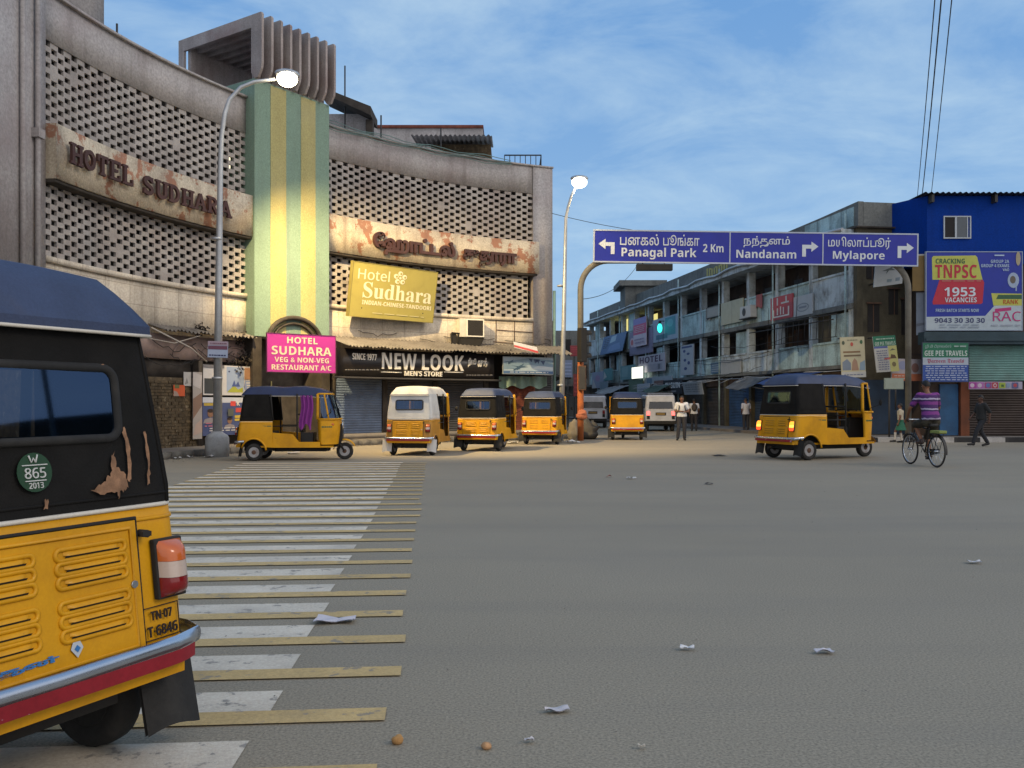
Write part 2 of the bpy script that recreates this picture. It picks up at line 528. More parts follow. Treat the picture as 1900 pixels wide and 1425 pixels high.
M['lamp_glow'] = mat('lamp_glow', (1, .9, .7), emit=(1.0, .86, .58), estr=25)

# ------------------------------------------------------------------ ground
mb = MB()
mb.grid(lambda u, v: Vector((-150 + 300 * u, -40 + 340 * v, 0)), 6, 6, smooth=False)
tag(mb.build('road', M['asphalt']), kind='structure')

ca = Vector((-.0845, 1, 0)).normalized(); ce = Vector((1, .0845, 0)).normalized()
def cross_pt(u, v, z): return ce * u + ca * v + Vector((0, 0, z))
wb, yb = MB(), MB()
v = 1.58; k = 0
while v < 21.6:
    jit = rng.uniform(-.015, .015)
    e0 = -.755 + rng.uniform(-.02, .02)
    wb.quad(cross_pt(-4.4, v - .005, .004), cross_pt(e0, v + jit - .005, .004), cross_pt(e0 + .01, v + .315 + jit, .004), cross_pt(-4.4, v + .315, .004))
    e1 = -.19 + rng.uniform(-.035, .02)
    yb.quad(cross_pt(-4.4, v - .155, .008), cross_pt(e1, v - .155, .008), cross_pt(e1, v + .012, .008), cross_pt(-4.4, v + .012, .008))
    v += .657; k += 1
tag(wb.build('white_crossing_stripes', M['white_paint']), kind='structure')
tag(yb.build('yellow_crossing_stripes', M['yellow_paint']), kind='structure')

# ------------------------------------------------------------------ hotel on a concave street corner
AC0, AC1, AR = 8.8, 18.6, 19.6
def arc(th, r, z):
    t = R_(th); return Vector((AC0 + r * math.cos(t), AC1 + r * math.sin(t), z))
def theta(px, r=AR):
    a = (px - CX) / FPX
    A = a * a + 1; B = -2 * (a * AC0 + AC1); C_ = AC0 ** 2 + AC1 ** 2 - r * r
    D = (-B + math.sqrt(B * B - 4 * A * C_)) / (2 * A)
    return math.degrees(math.atan2(D - AC1, a * D - AC0))
def arcD(px, r=AR):
    t = R_(theta(px, r)); return AC1 + r * math.sin(t)
def arcz(px, py, r=AR): return gz(py, arcD(px, r))
def arcwall(mb, t0, t1, z0, z1, r0, r1, n=None, mi=0):
    """solid curved wall, r0 = street side (smaller)"""
    if t0 < t1: t0, t1 = t1, t0
    n = n or max(2, int(abs(t1 - t0) / 1.5))
    def uvf(u, v): return (R_(t0 + (t1 - t0) * u) * -AR, z0 + (z1 - z0) * v)
    mb.grid(lambda u, v: arc(t0 + (t1 - t0) * u, r0, z0 + (z1 - z0) * v), n, 1, mi, True, uvf=uvf)
    mb.grid(lambda u, v: arc(t0 + (t1 - t0) * u, r1, z0 + (z1 - z0) * v), n, 1, mi, True, flip=True)
    mb.grid(lambda u, v: arc(t0 + (t1 - t0) * u, r0 + (r1 - r0) * v, z1), n, 1, mi, False)
    mb.grid(lambda u, v: arc(t0 + (t1 - t0) * u, r0 + (r1 - r0) * v, z0), n, 1, mi, False, flip=True)
    for t in (t0, t1):
        mb.quad(arc(t, r0, z0), arc(t, r1, z0), arc(t, r1, z1), arc(t, r0, z1), mi)
def lattice(mb, t0, t1, z0, z1, r, depth=.07, pitch=.243, hp=.122, frac=.83):
    if t0 < t1: t0, t1 = t1, t0
    n = round(R_(t0 - t1) * r / pitch); rows = int((z1 - z0) / hp)
    off = (z1 - z0 - rows * hp) / 2
    dt = (t0 - t1) / n
    for i in range(n):
        a = t0 - dt * i; b = a - dt * (1 - frac); c = a - dt
        mb.quad(arc(a, r, z0), arc(b, r, z0), arc(b, r, z1), arc(a, r, z1))
        ys = [z0] + [z0 + off + hp * j for j in range(1, rows)] + [z1]
        for j in range(rows):
            y0, y1 = ys[j], ys[j + 1]
            if (i + j) % 2 == 0 or rng.random() < .010:
                mb.quad(arc(b, r, y0), arc(c, r, y0), arc(c, r, y1), arc(b, r, y1))
            else:
                q = [arc(b, r, y0), arc(c, r, y0), arc(c, r, y1), arc(b, r, y1)]
                p = [arc(b, r + depth, y0), arc(c, r + depth, y0), arc(c, r + depth, y1), arc(b, r + depth, y1)]
                for s_ in range(4):
                    s2 = (s_ + 1) % 4
                    mb.quad(q[s_], p[s_], p[s2], q[s2])

hotel = thing('hotel_building', 'curved concrete hotel with perforated block screens and a striped green and yellow tower', 'hotel', arc(145, AR, 0))
TL0, TL1 = 173.4, 150.2       # left wing
TR0, TR1 = 141.2, 111.6       # right wing
TJ = 114.0                    # where the right end pier starts
# core behind the screens
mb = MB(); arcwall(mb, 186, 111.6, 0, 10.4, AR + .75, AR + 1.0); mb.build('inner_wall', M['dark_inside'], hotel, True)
mb = MB(); arcwall(mb, 186, 111.4, 10.15, 10.35, AR + .25, AR + 9); mb.build('roof', M['plaster'], hotel, True)
ew = arc(111.55, AR, 0)
mb = MB(); mb.box(ew.x - .3, ew.x - .003, ew.y + .05, ew.y + 14, 0, 10.4); mb.build('side_wall', M['plaster'], hotel, True)
# piers and parapet
mb = MB()
arcwall(mb, 186, TL0, 3.3, 10.8, AR - .06, AR + .3)
arcwall(mb, TJ, 111.5, 3.3, 10.8, AR - .03, AR + .3)
arcwall(mb, TL0, TL1, 9.72, 10.8, AR, AR + .3)
arcwall(mb, TR0, TJ, 9.72, 10.8, AR, AR + .3)
mb.build('parapet', M['plaster'], hotel, True)
mb = MB()
arcwall(mb, 186, TL1, 10.803, 10.87, AR - .09, AR + .34); arcwall(mb, TR0, 111.4, 10.803, 10.87, AR - .06, AR + .34)
mb.build('coping', M['plaster'], hotel, True)
for (t0, t1, z0, z1) in ((TL0 - .15, TL1, 7.76, 9.72), (TL0 - .15, TL1, 4.76, 6.5), (TR0, TJ, 7.76, 9.72), (TR0, TJ + .6, 4.76, 6.5)):
    mb = MB(); lattice(mb, t0, t1, z0, z1, AR + .03); mb.build('lattice_screen', M['lattice'], hotel, True)
for (t0, t1) in ((TL0, TL1), (TR0, 113.6)):
    mb = MB(); arcwall(mb, t0, t1, 6.5, 7.755, AR - .32, AR + .2); mb.build('sign_band', M['band'], hotel, True)
for (t0, t1) in ((TL0, TL1), (TR0, TJ)):
    mb = MB(); arcwall(mb, t0, t1, 4.62, 4.757, AR - .07, AR + .2); mb.build('ledge', M['plaster_low'], hotel, True)
    mb = MB(); arcwall(mb, t0, t1, 3.3, 4.617, AR, AR + .3); mb.build('wall', M['plaster_low'], hotel, True)
# dark strip under the bands
mb = MB(); arcwall(mb, TL0, TL1, 6.42, 6.497, AR - .28, AR + .1); arcwall(mb, TR0, 113.8, 6.42, 6.497, AR - .28, AR + .1); mb.build('under_band_strip', M['near_black'], hotel, True)

# slab-serif letters of the left wing
def slab_letter(ch):
    vs, fs = [], []; w = .21
    def rect(x0, y0, x1, y1):
        o = len(vs)
        vs.extend([Vector((x, y, z)) for z in (-.5, .5) for x, y in ((x0, y0), (x1, y0), (x1, y1), (x0, y1))])
        fs.extend([tuple(o + i for i in f) for f in ((0, 3, 2, 1), (4, 5, 6, 7), (0, 1, 5, 4), (1, 2, 6, 5), (2, 3, 7, 6), (3, 0, 4, 7))])
    def stem(x, y0=0., y1=1., top=True, bot=True):
        rect(x - w / 2, y0, x + w / 2, y1)
        if top: rect(x - .2, y1 - .12, x + .2, y1)
        if bot: rect(x - .2, y0, x + .2, y0 + .12)
    def rb(pts, ww=w): ribbon(vs, fs, pts, ww)
    def half(cx, cy, rx, ry, a0, a1, n=10): return [(cx + rx * math.cos(R_(a0 + (a1 - a0) * i / n)), cy + ry * math.sin(R_(a0 + (a1 - a0) * i / n))) for i in range(n + 1)]
    if ch == 'H': stem(.2); stem(.75); rect(.2, .42, .75, .58)
    elif ch == 'O': ribbon(vs, fs, half(.45, .5, .33, .4, 0, 337, 15), w, True)
    elif ch == 'T': stem(.45); rect(.05, .84, .85, 1.); rect(.05, .66, .19, .84); rect(.71, .66, .85, .84)
    elif ch == 'E': stem(.2); rect(.2, 0, .8, .15); rect(.2, .85, .8, 1.); rect(.2, .43, .62, .57); rect(.68, .15, .8, .3); rect(.68, .7, .8, .85)
    elif ch == 'L': stem(.2); rect(.2, 0, .8, .15); rect(.67, .15, .8, .34)
    elif ch == 'S': rb(half(.42, .72, .26, .2, 10, 270) + half(.42, .28, .27, .2, 90, -170)); rect(.64, .68, .76, .98); rect(.06, .04, .18, .32)
    elif ch == 'U': stem(.18, .3, 1, True, False); stem(.74, .3, 1, True, False); rb(half(.46, .32, .28, .24, 180, 360))
    elif ch == 'D': stem(.2); rb([(.15, .92)] + half(.35, .5, .38, .42, 88, -88) + [(.15, .08)], .18)
    elif ch == 'A': rb([(.13, .06), (.45, .97)], .15); rb([(.43, .97), (.77, .06)], .22); rect(.28, .28, .62, .4); rect(-.03, 0, .3, .12); rect(.58, 0, .95, .12)
    elif ch == 'R': stem(.2); rb([(.15, .92)] + half(.42, .72, .24, .2, 88, -90) + [(.2, .5)], .16); rb([(.45, .5), (.76, .05)], .2); rect(.66, 0, .92, .12)
    return vs, fs
def arc_fn(r): return lambda s_, z, d=0.0: arc(s_, r - d, z)
for word, p0, p1, zl, zh in (('HOTEL', 121, 243, 6.93, 7.42), ('SUDHARA', 257, 425, 6.86, 7.34)):
    mb = MB()
    for i, ch in enumerate(word):
        # equal steps along the wall
        ta, tb = theta(p0, AR - .32), theta(p1, AR - .32)
        a = ta + (tb - ta) * i / len(word); b = ta + (tb - ta) * (i + .93) / len(word)
        vs, fs = slab_letter(ch)
        mb.add([arc(a + (b - a) * q.x / .92, AR - .44 - .07 * q.z, zl + (zh - zl) * q.y) for q in vs], fs)
    mb.build('lettering', M['letter_red'], hotel, True)
mb = MB()
fnb = lambda x, y, d: arc(x, AR - .32 - d, y)
t0, t1 = theta(690, AR - .32), theta(842, AR - .32); write(mb, '\u0bc7\u0bb9\u0bbe\u0b9f\u0bcd\u0b9f\u0bb2\u0bcd', fnb, t0, t1, 6.64, 7.42, .03, .14, bold=.05)
mb.build('lettering', M['letter_red'], hotel, True); mb = MB()
t0, t1 = theta(857, AR - .32), theta(956, AR - .32); write(mb, '\u0b9a\u0bc1\u0ba4\u0bbe\u0bb0\u0bbe', fnb, t0, t1, 6.62, 7.2, .03, .14, bold=.05)
mb.build('lettering', M['letter_red'], hotel, True)

# tower
P0, P1 = arc(150.3, AR, 0), arc(141.1, AR, 0)
tt_ = (P1 - P0).normalized(); TW = (P1 - P0).length
tn_ = Vector((tt_.y, -tt_.x, 0))
def tw(x, y, z): return P0 + tt_ * x + tn_ * y + Vector((0, 0, z))
mb = MB(); mb.box(0.002, TW - .002, -1.2, .40, 3.45, 11.35, fn=tw); mb.build('tower_shaft', M['tower_green'], hotel, True)
mb = MB()
for i in (1, 3): mb.box(TW * (i / 5), TW * ((i + 1) / 5), .38, .413, 3.45, 11.3, fn=tw)
mb.build('tower_stripe', M['tower_yellow'], hotel, True)
mb = MB()
mb.box(.01, TW - .01, -3.3, -.02, 10.4, 11.36, fn=tw); mb.box(.15, TW - .05, -3.05, -2.9, 11.363, 13.05, fn=tw)
mb.box(.15, TW - .06, -3.2, .2, 13.05, 13.16, fn=tw); mb.box(.14, TW - .08, .12, .24, 11.36, 13.047, fn=tw)
mb.build('tower_crown', M['fin'], hotel, True)
for i in range(9):
    x = .0 + (TW - .1) * i / 8
    mb = MB(); f2 = lambda y, z, d: tw(d, y, z)
    mb.prism([(.245, 11.55), (.40, 11.36), (.55, 11.36), (.70, 11.60), (.73, 11.8), (.73, 13.26), (.69, 13.32), (.245, 13.32)], f2, x, x + .085)
    mb.prism([(-3.35, 12.93), (.243, 12.93), (.243, 13.32), (-3.35, 13.32)], f2, x + .001, x + .084)
    mb.prism([(-3.35, 10.9), (-3.06, 10.9), (-3.06, 12.928), (-3.35, 12.928)], f2, x + .002, x + .083)
    mb.build('tower_fin', M['fin'], hotel, True)
# entrance under the tower
mb = MB(); mb.box(-.05, .3, -.6, .38, 0, 3.447, fn=tw); mb.box(TW - .3, TW + .05, -.6, .38, 0, 3.447, fn=tw); mb.box(.3, TW - .3, -.62, -.55, 0, 3.447, fn=tw)
mb.build('entrance_wall', M['near_black'], hotel, True)
mb = MB()
ap = [tw(TW * .5 + 1.12 * math.cos(R_(a)), .5, 3.33 + .78 * math.sin(R_(a))) for a in range(0, 181, 12)]
mb.tube(ap, .075, 8)
ap = [tw(TW * .5 + .88 * math.cos(R_(a)), .46, 3.33 + .6 * math.sin(R_(a))) for a in range(0, 181, 12)]
mb.tube(ap, .05, 8); mb.build('entrance_arch', M['near_black'], hotel, True)
mb = MB(); pa = at(500, 720, arcD(500) - .35); 
mb.box(.42, .72, -.545, -.53, 1.72, 2.12, fn=tw); mb.build('lit_window', mat('lit_window', (1, .8, .3), emit=(1, .75, .25), estr=1.1), hotel, True)
mb = MB(); mb.box(.80, .86, -.545, -.52, 1.7, 2.1, fn=tw); mb.box(1.45, 1.49, -.545, -.52, 1.5, 2.1, fn=tw); mb.build('door_jamb', M['tower_yellow'], hotel, True)
# lit lamp seen through two holes of the upper left screen
tq = theta(424, AR + .3); zq = arcz(424, 297, AR)
mb = MB(); mb.quad(arc(tq + .22, AR + .3, zq - .2), arc(tq - .22, AR + .3, zq - .2), arc(tq - .22, AR + .3, zq + .2), arc(tq + .22, AR + .3, zq + .2))
mb.build('lit_window', mat('lit_window', (1, .9, .7), emit=(1, .9, .62), estr=1.2), hotel, True)

# drain pipes and the far left stair block
for t in (174.6, 176.2, 111.3):
    mb = MB(); r = AR - .14
    if t == 111.3: q = [arc(111.2, AR + .02, z) for z in (0, 5.9)]
    else: q = [arc(t, r, z) for z in (3.4, 10.9)]
    mb.tube(q, .06, 8); 
    if t == 174.6: mb.box(-.18, .18, -.1, .1, 7.3, 7.5, fn=lambda x, y, z: arc(174.6 + x * 2, r - y, z))
    mb.build('drain_pipe', M['teal_pipe'] if t == 111.3 else M['plaster'], hotel, True)
tb = theta(193, AR + .4)
mb = MB(); arcwall(mb, 190, tb, 10.35, 13.8, AR + .4, AR + 4); mb.build('stair_block', M['plaster'], hotel, True)

# ground floor of the left wing
mb = MB(); arcwall(mb, 186, TL1 + .2, 2.62, 3.3, AR + .001, AR + .3); mb.build('wall', M['pink_wall'], hotel, True)
mb = MB()
for tc_ in (157.5, 154.2, 151.6):
    mb.tube([arc(tc_ + 1.5 * math.cos(R_(a)), AR - .02, 2.72 + .36 * math.sin(R_(a))) for a in range(0, 181, 15)], .025, 6)
mb.build('blind_arch', M['pink_wall'], hotel, True)
def brickwall(mb, t0, t1, z0, z1, r, bw=.26, bh=.085, seed=3):
    rr = random.Random(seed)
    n = int(R_(t0 - t1) * r / bw); rows = int((z1 - z0) / bh)
    for j in range(rows):
        for i in range(n):
            a = t0 - (t0 - t1) * (i + (.5 if j % 2 else 0)) / n; b = a - (t0 - t1) / n * .93
            d = rr.uniform(-.01, .022); za = z0 + j * bh; zb = za + bh * .86
            if b < t1: b = t1
            q = [arc(a, r - d, za), arc(b, r - d + rr.uniform(-.006, .006), za), arc(b, r - d, zb), arc(a, r - d + rr.uniform(-.006, .006), zb)]
            p = [arc(a, r + .03, za), arc(b, r + .03, za), arc(b, r + .03, zb), arc(a, r + .03, zb)]
            mb.quad(*q)
            for s_ in range(4): mb.quad(q[s_], p[s_], p[(s_ + 1) % 4], q[(s_ + 1) % 4])
tb0 = theta(364)
mb = MB(); brickwall(mb, 166, tb0, .15, 2.1, AR - .12); arcwall(mb, 186, tb0, 0, 2.1, AR - .1, AR + .2)
mb.build('brick_base', M['brick_dark'], hotel, True)
mb = MB(); arcwall(mb, 186, TL1 + .2, 2.1, 2.617, AR + .12, AR + .3); arcwall(mb, tb0, TL1 + .2, 0, 2.1, AR + .02, AR + .3); mb.build('shop_wall', M['near_black'], hotel, True)
mb = MB(); arcwall(mb, tb0 + .35, tb0 - .15, .15, 2.6, AR - .2, AR + .02); mb.build('pier', M['near_black'], hotel, True)
def corrugated(mb, t0, t1, zin, zout, rin, rout, pitch=.16, amp=.028, seed=1):
    rr = random.Random(seed); n = int(R_(abs(t0 - t1)) * rin / pitch * 6); sag = [rr.uniform(-.03, .03) for _ in range(40)]
    for top in (0, 1):
        def fn(u, v):
            t = t0 + (t1 - t0) * u
            k = u * 39; i = min(38, int(k)); sg = sag[i] + (sag[i + 1] - sag[i]) * (k - i)
            return arc(t, rin + (rout - rin) * v, zin + (zout - zin) * v + amp * math.sin(u * n / 6 * 2 * math.pi) + sg * v + .012 * top)
        mb.grid(fn, n, 3, flip=bool(top))
mb = MB(); corrugated(mb, theta(275), TL1 + .3, 3.52, 3.36, AR - .005, AR - .55, seed=4); mb.build('tin_awning', M['asbestos'], hotel, True)
mb = MB(); corrugated(mb, 140.8, 110.6, 3.66, 3.27, AR - .005, AR - 1.35, seed=9); mb.build('tin_awning', M['asbestos'], hotel, True)
# ground floor of the right wing: shutters
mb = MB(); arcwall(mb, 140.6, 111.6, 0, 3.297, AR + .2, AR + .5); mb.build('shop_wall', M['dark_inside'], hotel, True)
def shutter(mb, t0, t1, z0, z1, r, step=.085):
    n = int((z1 - z0) / step)
    for j in range(n):
        a = z0 + (z1 - z0) * j / n; b = z0 + (z1 - z0) * (j + 1) / n
        for (y0, y1, r0, r1) in ((a, a + .6 * (b - a), r, r - .02), (a + .6 * (b - a), b, r - .02, r)):
            mb.grid(lambda u, v: arc(t0 + (t1 - t0) * u, r0 + (r1 - r0) * v, y0 + (y1 - y0) * v), 3, 1, smooth=False)
for p0, p1, m in ((622, 712, 'shutter_blue'), (716, 806, 'shutter_grey'), (810, 900, 'shutter_grey'), (1000, 1024, 'shutter_grey')):
    mb = MB(); shutter(mb, theta(p0), theta(p1), .3, 2.5, AR + .05); mb.build('shutter', M[m], hotel, True)
for p in (618, 714, 808, 902, 996):
    mb = MB(); t = theta(p); arcwall(mb, t + .3, t - .3, 0, 3.25, AR - .02, AR + .2, 2)
    mb.build('shop_pier', M['near_black'], hotel, True)
mb = MB(); brickwall(mb, theta(938), theta(990), .15, 2.45, AR - .06, seed=8); arcwall(mb, theta(936), theta(992), 0, 2.45, AR - .03, AR + .19, 4); mb.build('brick_infill', M['red_brick'], hotel, True)
mb = MB(); arcwall(mb, 140.4, 111.8, 0.151, .32, AR - .35, AR + .2); mb.build('step', M['pavement'], hotel, True)
# panel frames on the wall beside the air conditioner
mb = MB()
def rod(px0, py0, px1, py1, r=.014):
    a = arc(theta(px0), AR - .02, arcz(px0, py0)); b = arc(theta(px1), AR - .02, arcz(px1, py1)); mb.tube([a, b], r, 5)
for q in ((920, 592, 920, 636), (954, 594, 954, 638), (989, 597, 989, 642), (920, 592, 989, 597), (920, 612, 989, 617), (915, 634, 992, 641)): rod(*q)
mb.build('panel_frame', M['rust'], hotel, True)
# cables along the parapet
for i in range(4):
    mb = MB(); q = [arc(TR0 - (TR0 - 117) * k / 14, AR - .1 - .03 * i, 10.95 - .09 * i + .05 * math.sin(k * 1.7 + i)) for k in range(15)]
    mb.tube(q, .014, 5); mb.build('cable', M['teal_pipe'], hotel, True)
# roof-top rooms
def rbox(nm, px0, px1, D0, dpt, z0, z1, m, tiltx=0):
    mb = MB(); x0, x1 = gx(px0, D0), gx(px1, D0)
    mb.box(x0, x1, D0, D0 + dpt, z0, z1); return mb.build(nm, M[m], hotel, True)
rbox('roof_room', 602, 686, 36.5, 4, 10.36, 12.9, 'plaster')
mb = MB(); D0 = 36.0
mb.prism([(gx(598, D0), 13.5), (gx(690, D0), 12.6), (gx(690, D0), 12.95), (gx(598, D0), 13.72)], lambda x, y, d: Vector((x, D0 + d, y)), -.3, 1.5)
mb.box(gx(677, D0), gx(690, D0), D0 + .2, D0 + .6, 10.36, 12.59); mb.build('roof_shed', M['near_black'], hotel, True)
rbox('roof_room', 640, 896, 41.5, 4, 10.36, gz(238, 41.5), 'plaster')
mb = MB(); mb.box(gx(638, 41.5), gx(897, 41.5), 41.4, 45.6, gz(238, 41.5), gz(233, 41.5)); mb.build('roof_coping', M['red_brick'], hotel, True)
mb = MB(); D0 = 39.5
def cor(u, v): return Vector((gx(768, D0) + (gx(914, D0) - gx(768, D0)) * u, D0 - 1.2 + 3 * v, gz(266, D0) + .35 * v + .04 * math.sin(u * 2 * math.pi * 17)))
mb.grid(cor, 102, 2); mb.build('tin_sheet', mat('pale_tin', (.45, .46, .48), .6, bump=.1), hotel, True)
rbox('roof_room', 800, 911, 39.6, 2.5, 10.36, gz(268, 39.6), 'brick_dark')
mb = MB(); D0 = 38.2
za, zb = 10.87, gz(288, D0)
xa, xb = gx(936, D0), gx(1004, D0)
for k in range(8):
    x = xa + (xb - xa) * k / 7; mb.tube([(x, D0, za), (x, D0, zb)], .018, 5)
mb.tube([(xa, D0, zb), (xb, D0, zb), (xb, D0 + 2, zb)], .03, 6); mb.tube([(xa, D0, (za + zb) / 2), (xb, D0, (za + zb) / 2)], .015, 5)
for k in range(3): mb.tube([(xb, D0 + k, za), (xb, D0 + k, zb)], .02, 5)
mb.build('roof_railing', M['iron'], hotel, True)
for px, y0, y1, D0, nm in ((640, 226, 122, 36.2, 'antenna_mast'), (707, 250, 214, 33.4, 'antenna_mast'), (818, 270, 238, 35.4, 'antenna_mast'), (217, 70, 44, 24.2, 'antenna_mast')):
    mb = MB(); mb.tube([Vector((gx(px, D0), D0, 10.36 if D0 > 36 else 10.8)), at(px, y1, D0)], .03, 6); mb.build(nm, M['iron'], hotel, True)

# pavement and kerb following the curve
mb = MB(); arcwall(mb, 188, 111.6, -.05, .15, AR - 1.75, AR + .6); tag(mb.build('pavement', M['pavement']), kind='structure')
mb = MB()
t = 187.5
while t > 112.2:
    arcwall(mb, t, t - 1.55, -.05, .17 + rng.uniform(-.01, .012), AR - 1.9, AR - 1.755, 2); t -= 1.6
tag(mb.build('kerb', M['kerb']), kind='structure')
# ------------------------------------------------------------------ signs on the hotel
WHITE = (.62, .60, .56); BLACK = (.012, .012, .012); CREAM = (.55, .50, .36)
def px_plane(pxl, Dl, pxr, Dr, ytop, ybot, lean=0.0):
    """vertical (or leaning) board frame from the columns of its edges: returns O, U, V, N, w, h"""
    a = Vector((gx(pxl, Dl), Dl, 0)); b = Vector((gx(pxr, Dr), Dr, 0))
    zt = gz(ytop, Dl); zb = gz(ybot, Dl)
    U = (b - a).normalized(); n = U.cross(Vector((0, 0, 1)))
    V = (Vector((0, 0, 1)) + n * lean).normalized()
    O = a + Vector((0, 0, zb)) - n * lean * (zt - zb) * .5
    return O, U, V, U.cross(V), (b - a).length, (zt - zb) * math.sqrt(1 + lean * lean)

O, U, V, N, w, h = px_plane(496, 27.35, 622, 28.75, 618, 689)
sign('hanging_sign', 'magenta board over the hotel entrance reading HOTEL SUDHARA VEG & NON-VEG RESTAURANT A/C', 'sign', O, U, V, N, w, h, (.36, .025, .24),
     [('t', 'HOTEL', .28, .76, .73, .93, CREAM, .012), ('t', 'SUDHARA', .06, .45, .94, .68, CREAM, .02),
      ('t', 'VEG & NON-VEG', .10, .255, .90, .39, CREAM, .012), ('t', 'RESTAURANT A/C', .06, .05, .94, .19, CREAM, .012)], frame=(.12, .02, .09), frame_w=.02,
     legs=[(tw(.5, .42, 3.2), tw(.5, 1.0, 3.2), .025), (tw(TW - .5, .42, 3.2), tw(TW - .5, 1.0, 3.2), .025)])

D0, D1 = arcD(648) - .75, arcD(806) - .55
O, U, V, N, w, h = px_plane(652, D0, 807, D1, 486, 585, lean=.16)
YG = (.36, .31, .085); PALE = (.72, .68, .48)
fl = []
for k in range(5):
    a = R_(90 + 72 * k); cx, cy = .545 + .052 * math.cos(a), .80 + .085 * math.sin(a)
    fl += [('e', cx, cy, .028, .046, PALE), ('e', cx + .008, cy - .004, .013, .022, YG)]
fl += [('e', .545, .80, .014, .024, PALE)]
sign('wall_sign', 'olive gold hotel board with flower emblem reading Hotel Sudhara INDIAN-CHINESE-TANDOORI', 'sign', O, U, V, N, w, h, YG,
     [('t', 'Hotel', .06, .70, .42, .90, PALE, 0.0), ('t', 'Sudhara', .13, .36, .955, .66, PALE, 'serif'), ('t', 'INDIAN-CHINESE-TANDOORI', .13, .235, .965, .315, PALE, .018)] + fl
     + lines_of_print(.22, .88, .07, .11, 1, (.55, .50, .25), 5), thick=.14, frame=(.22, .19, .06), frame_w=.025,
     legs=[(O + U * .5 + V * .3, O + U * .5 + V * .3 - N * .9, .03), (O + U * (w - .5) + V * .3, O + U * (w - .5) + V * .3 - N * .8, .03)])

# black shop fascia, curved with the wall
root = thing('shop_sign', 'long black fascia reading NEW LOOK MEN\'S STORE SINCE 1977 under the tin awning', 'sign', arc(theta(770, AR - .95), AR - .95, 2.2))
rs = AR - .95
mb = MB(); arcwall(mb, theta(626, rs), theta(917, rs), 2.28, 3.22, rs, rs + .1, 24); mb.build('board', mat('black_acrylic', (.016, .014, .015), .35, bump=.02, fine=0, var=.2), root, True)
mb = MB()
fs_ = lambda x, y, d: arc(x, rs - d, y)
def aw(text, p0, p1, y0, y1, bold=0.0):
    ta, tb = theta(p0, rs), theta(p1, rs); pm = (p0 + p1) / 2
    write(mb, text, fs_, ta, tb, arcz(pm, y1, rs), arcz(pm, y0, rs), .005, .035, bold=bold)
aw('SINCE 1977', 653, 698, 656, 668, .02); aw('NEW LOOK', 708, 860, 657, 687, .02); aw("MEN'S STORE", 750, 820, 689, 698, .02)
aw('\u0ba8\u0bbf\u0baf\u0bc2', 868, 883, 664, 681, .03); aw('\u0bb2\u0bc1\u0b95\u0bcd', 886, 903, 664, 681, .03)
for p0, p1 in ((707, 745), (824, 859)): 
    pm = (p0 + p1) / 2; arcwall(mb, theta(p0, rs), theta(p1, rs), arcz(pm, 691.5, rs), arcz(pm, 690, rs), rs - .02, rs - .004, 4)
mb.build('lettering', paint((.62, .60, .55)), root, True)
rr = random.Random(4)
for p0, p1, y in ((640, 703, 685), (865, 916, 695)):
    mb = MB(); q = p0
    while q < p1 - 3:
        e = q + rr.uniform(3, 7); arcwall(mb, theta(q, rs), theta(e, rs), arcz(q, y + 2.6, rs), arcz(q, y, rs), rs - .012, rs - .004, 2); q = e + 1.2
    mb.build('small_print', paint((.16, .15, .14)), root, True)
mb = MB(); arcwall(mb, theta(620, rs), theta(930, rs), 2.2, 2.275, rs - .02, rs + .1, 20); mb.build('bottom_rail', M['iron'], root, True)

O, U, V, N, w, h = px_plane(934, arcD(934, AR - 1.0), 1026, arcD(1026, AR - 1.0) , 662, 693)
SB = (.20, .30, .40)
bird = lambda cx, cy, s_: [('p', [(cx, cy), (cx + .10 * s_, cy + .16 * s_), (cx + .06 * s_, cy + .02 * s_), (cx + .17 * s_, cy - .03 * s_), (cx + .05 * s_, cy - .07 * s_), (cx - .03 * s_, cy - .2 * s_), (cx - .03 * s_, cy - .03 * s_), (cx - .13 * s_, cy + .04 * s_)], (.05, .10, .16))]
sign('shop_sign', 'pale blue printed board with dark bird drawings at the right end of the tin awning', 'sign', O, U, V, N, w, h, (.36, .46, .54),
     [('p', [(0, .25), (.3, .3), (.5, .55), (1, .4), (1, .85), (.5, .95), (0, .7)], SB), ('p', [(.55, .3), (1, .25), (1, .42), (.7, .5)], (.5, .57, .62))] + bird(.12, .72, .9) + bird(.3, .45, 1.2) + bird(.22, .3, .7)
     + [('p', [(.5, .92), (.56, .7), (.58, .92)], (.05, .08, .16)), ('p', [(.6, .9), (.63, .62), (.66, .9), (.7, .6), (.73, .88)], (.06, .09, .18)), ('p', [(.74, .8), (.8, .55), (.84, .82)], (.05, .08, .16)),
        ('r', 0, .02, 1, .17, (.07, .14, .28))] + lines_of_print(.1, .9, .05, .15, 1, (.5, .55, .6), 9), frame=(.25, .28, .3), frame_w=.02,
     legs=[(O + V * h + U * .3, O + V * (h + .3) + U * .3, .02), (O + V * h + U * (w - .3), O + V * (h + .3) + U * (w - .3), .02)])
# green cloth blind hanging under it
mb = MB(); D0 = arcD(970, AR - .75)
mb.grid(lambda u, v: Vector((gx(926 + 90 * u, D0), D0 + .1 * math.sin(u * 23) + 1.2 * u * .6, 2.42 - (.42 + .06 * math.sin(u * 17)) * v)), 60, 4)
bl = mb.build('cloth_blind', mat('pale_green_cloth', (.20, .30, .26), .9, dirt=(.10, .12, .10), bump=.1))
tag(bl, 'pale green cloth blind hanging below the blue bird board', 'cloth')
tag(sign('torn_sign', 'torn red and white board lying on the tin awning near the right end', 'sign', at(955, 645, 34.2), (1, .3, -.22), (-.1, .5, .5), (0, -.6, .6), .95, .35, (.5, .48, .46), [('p', [(0, .1), (1, 0), (1, .35), (0, .45)], (.45, .05, .04))]))

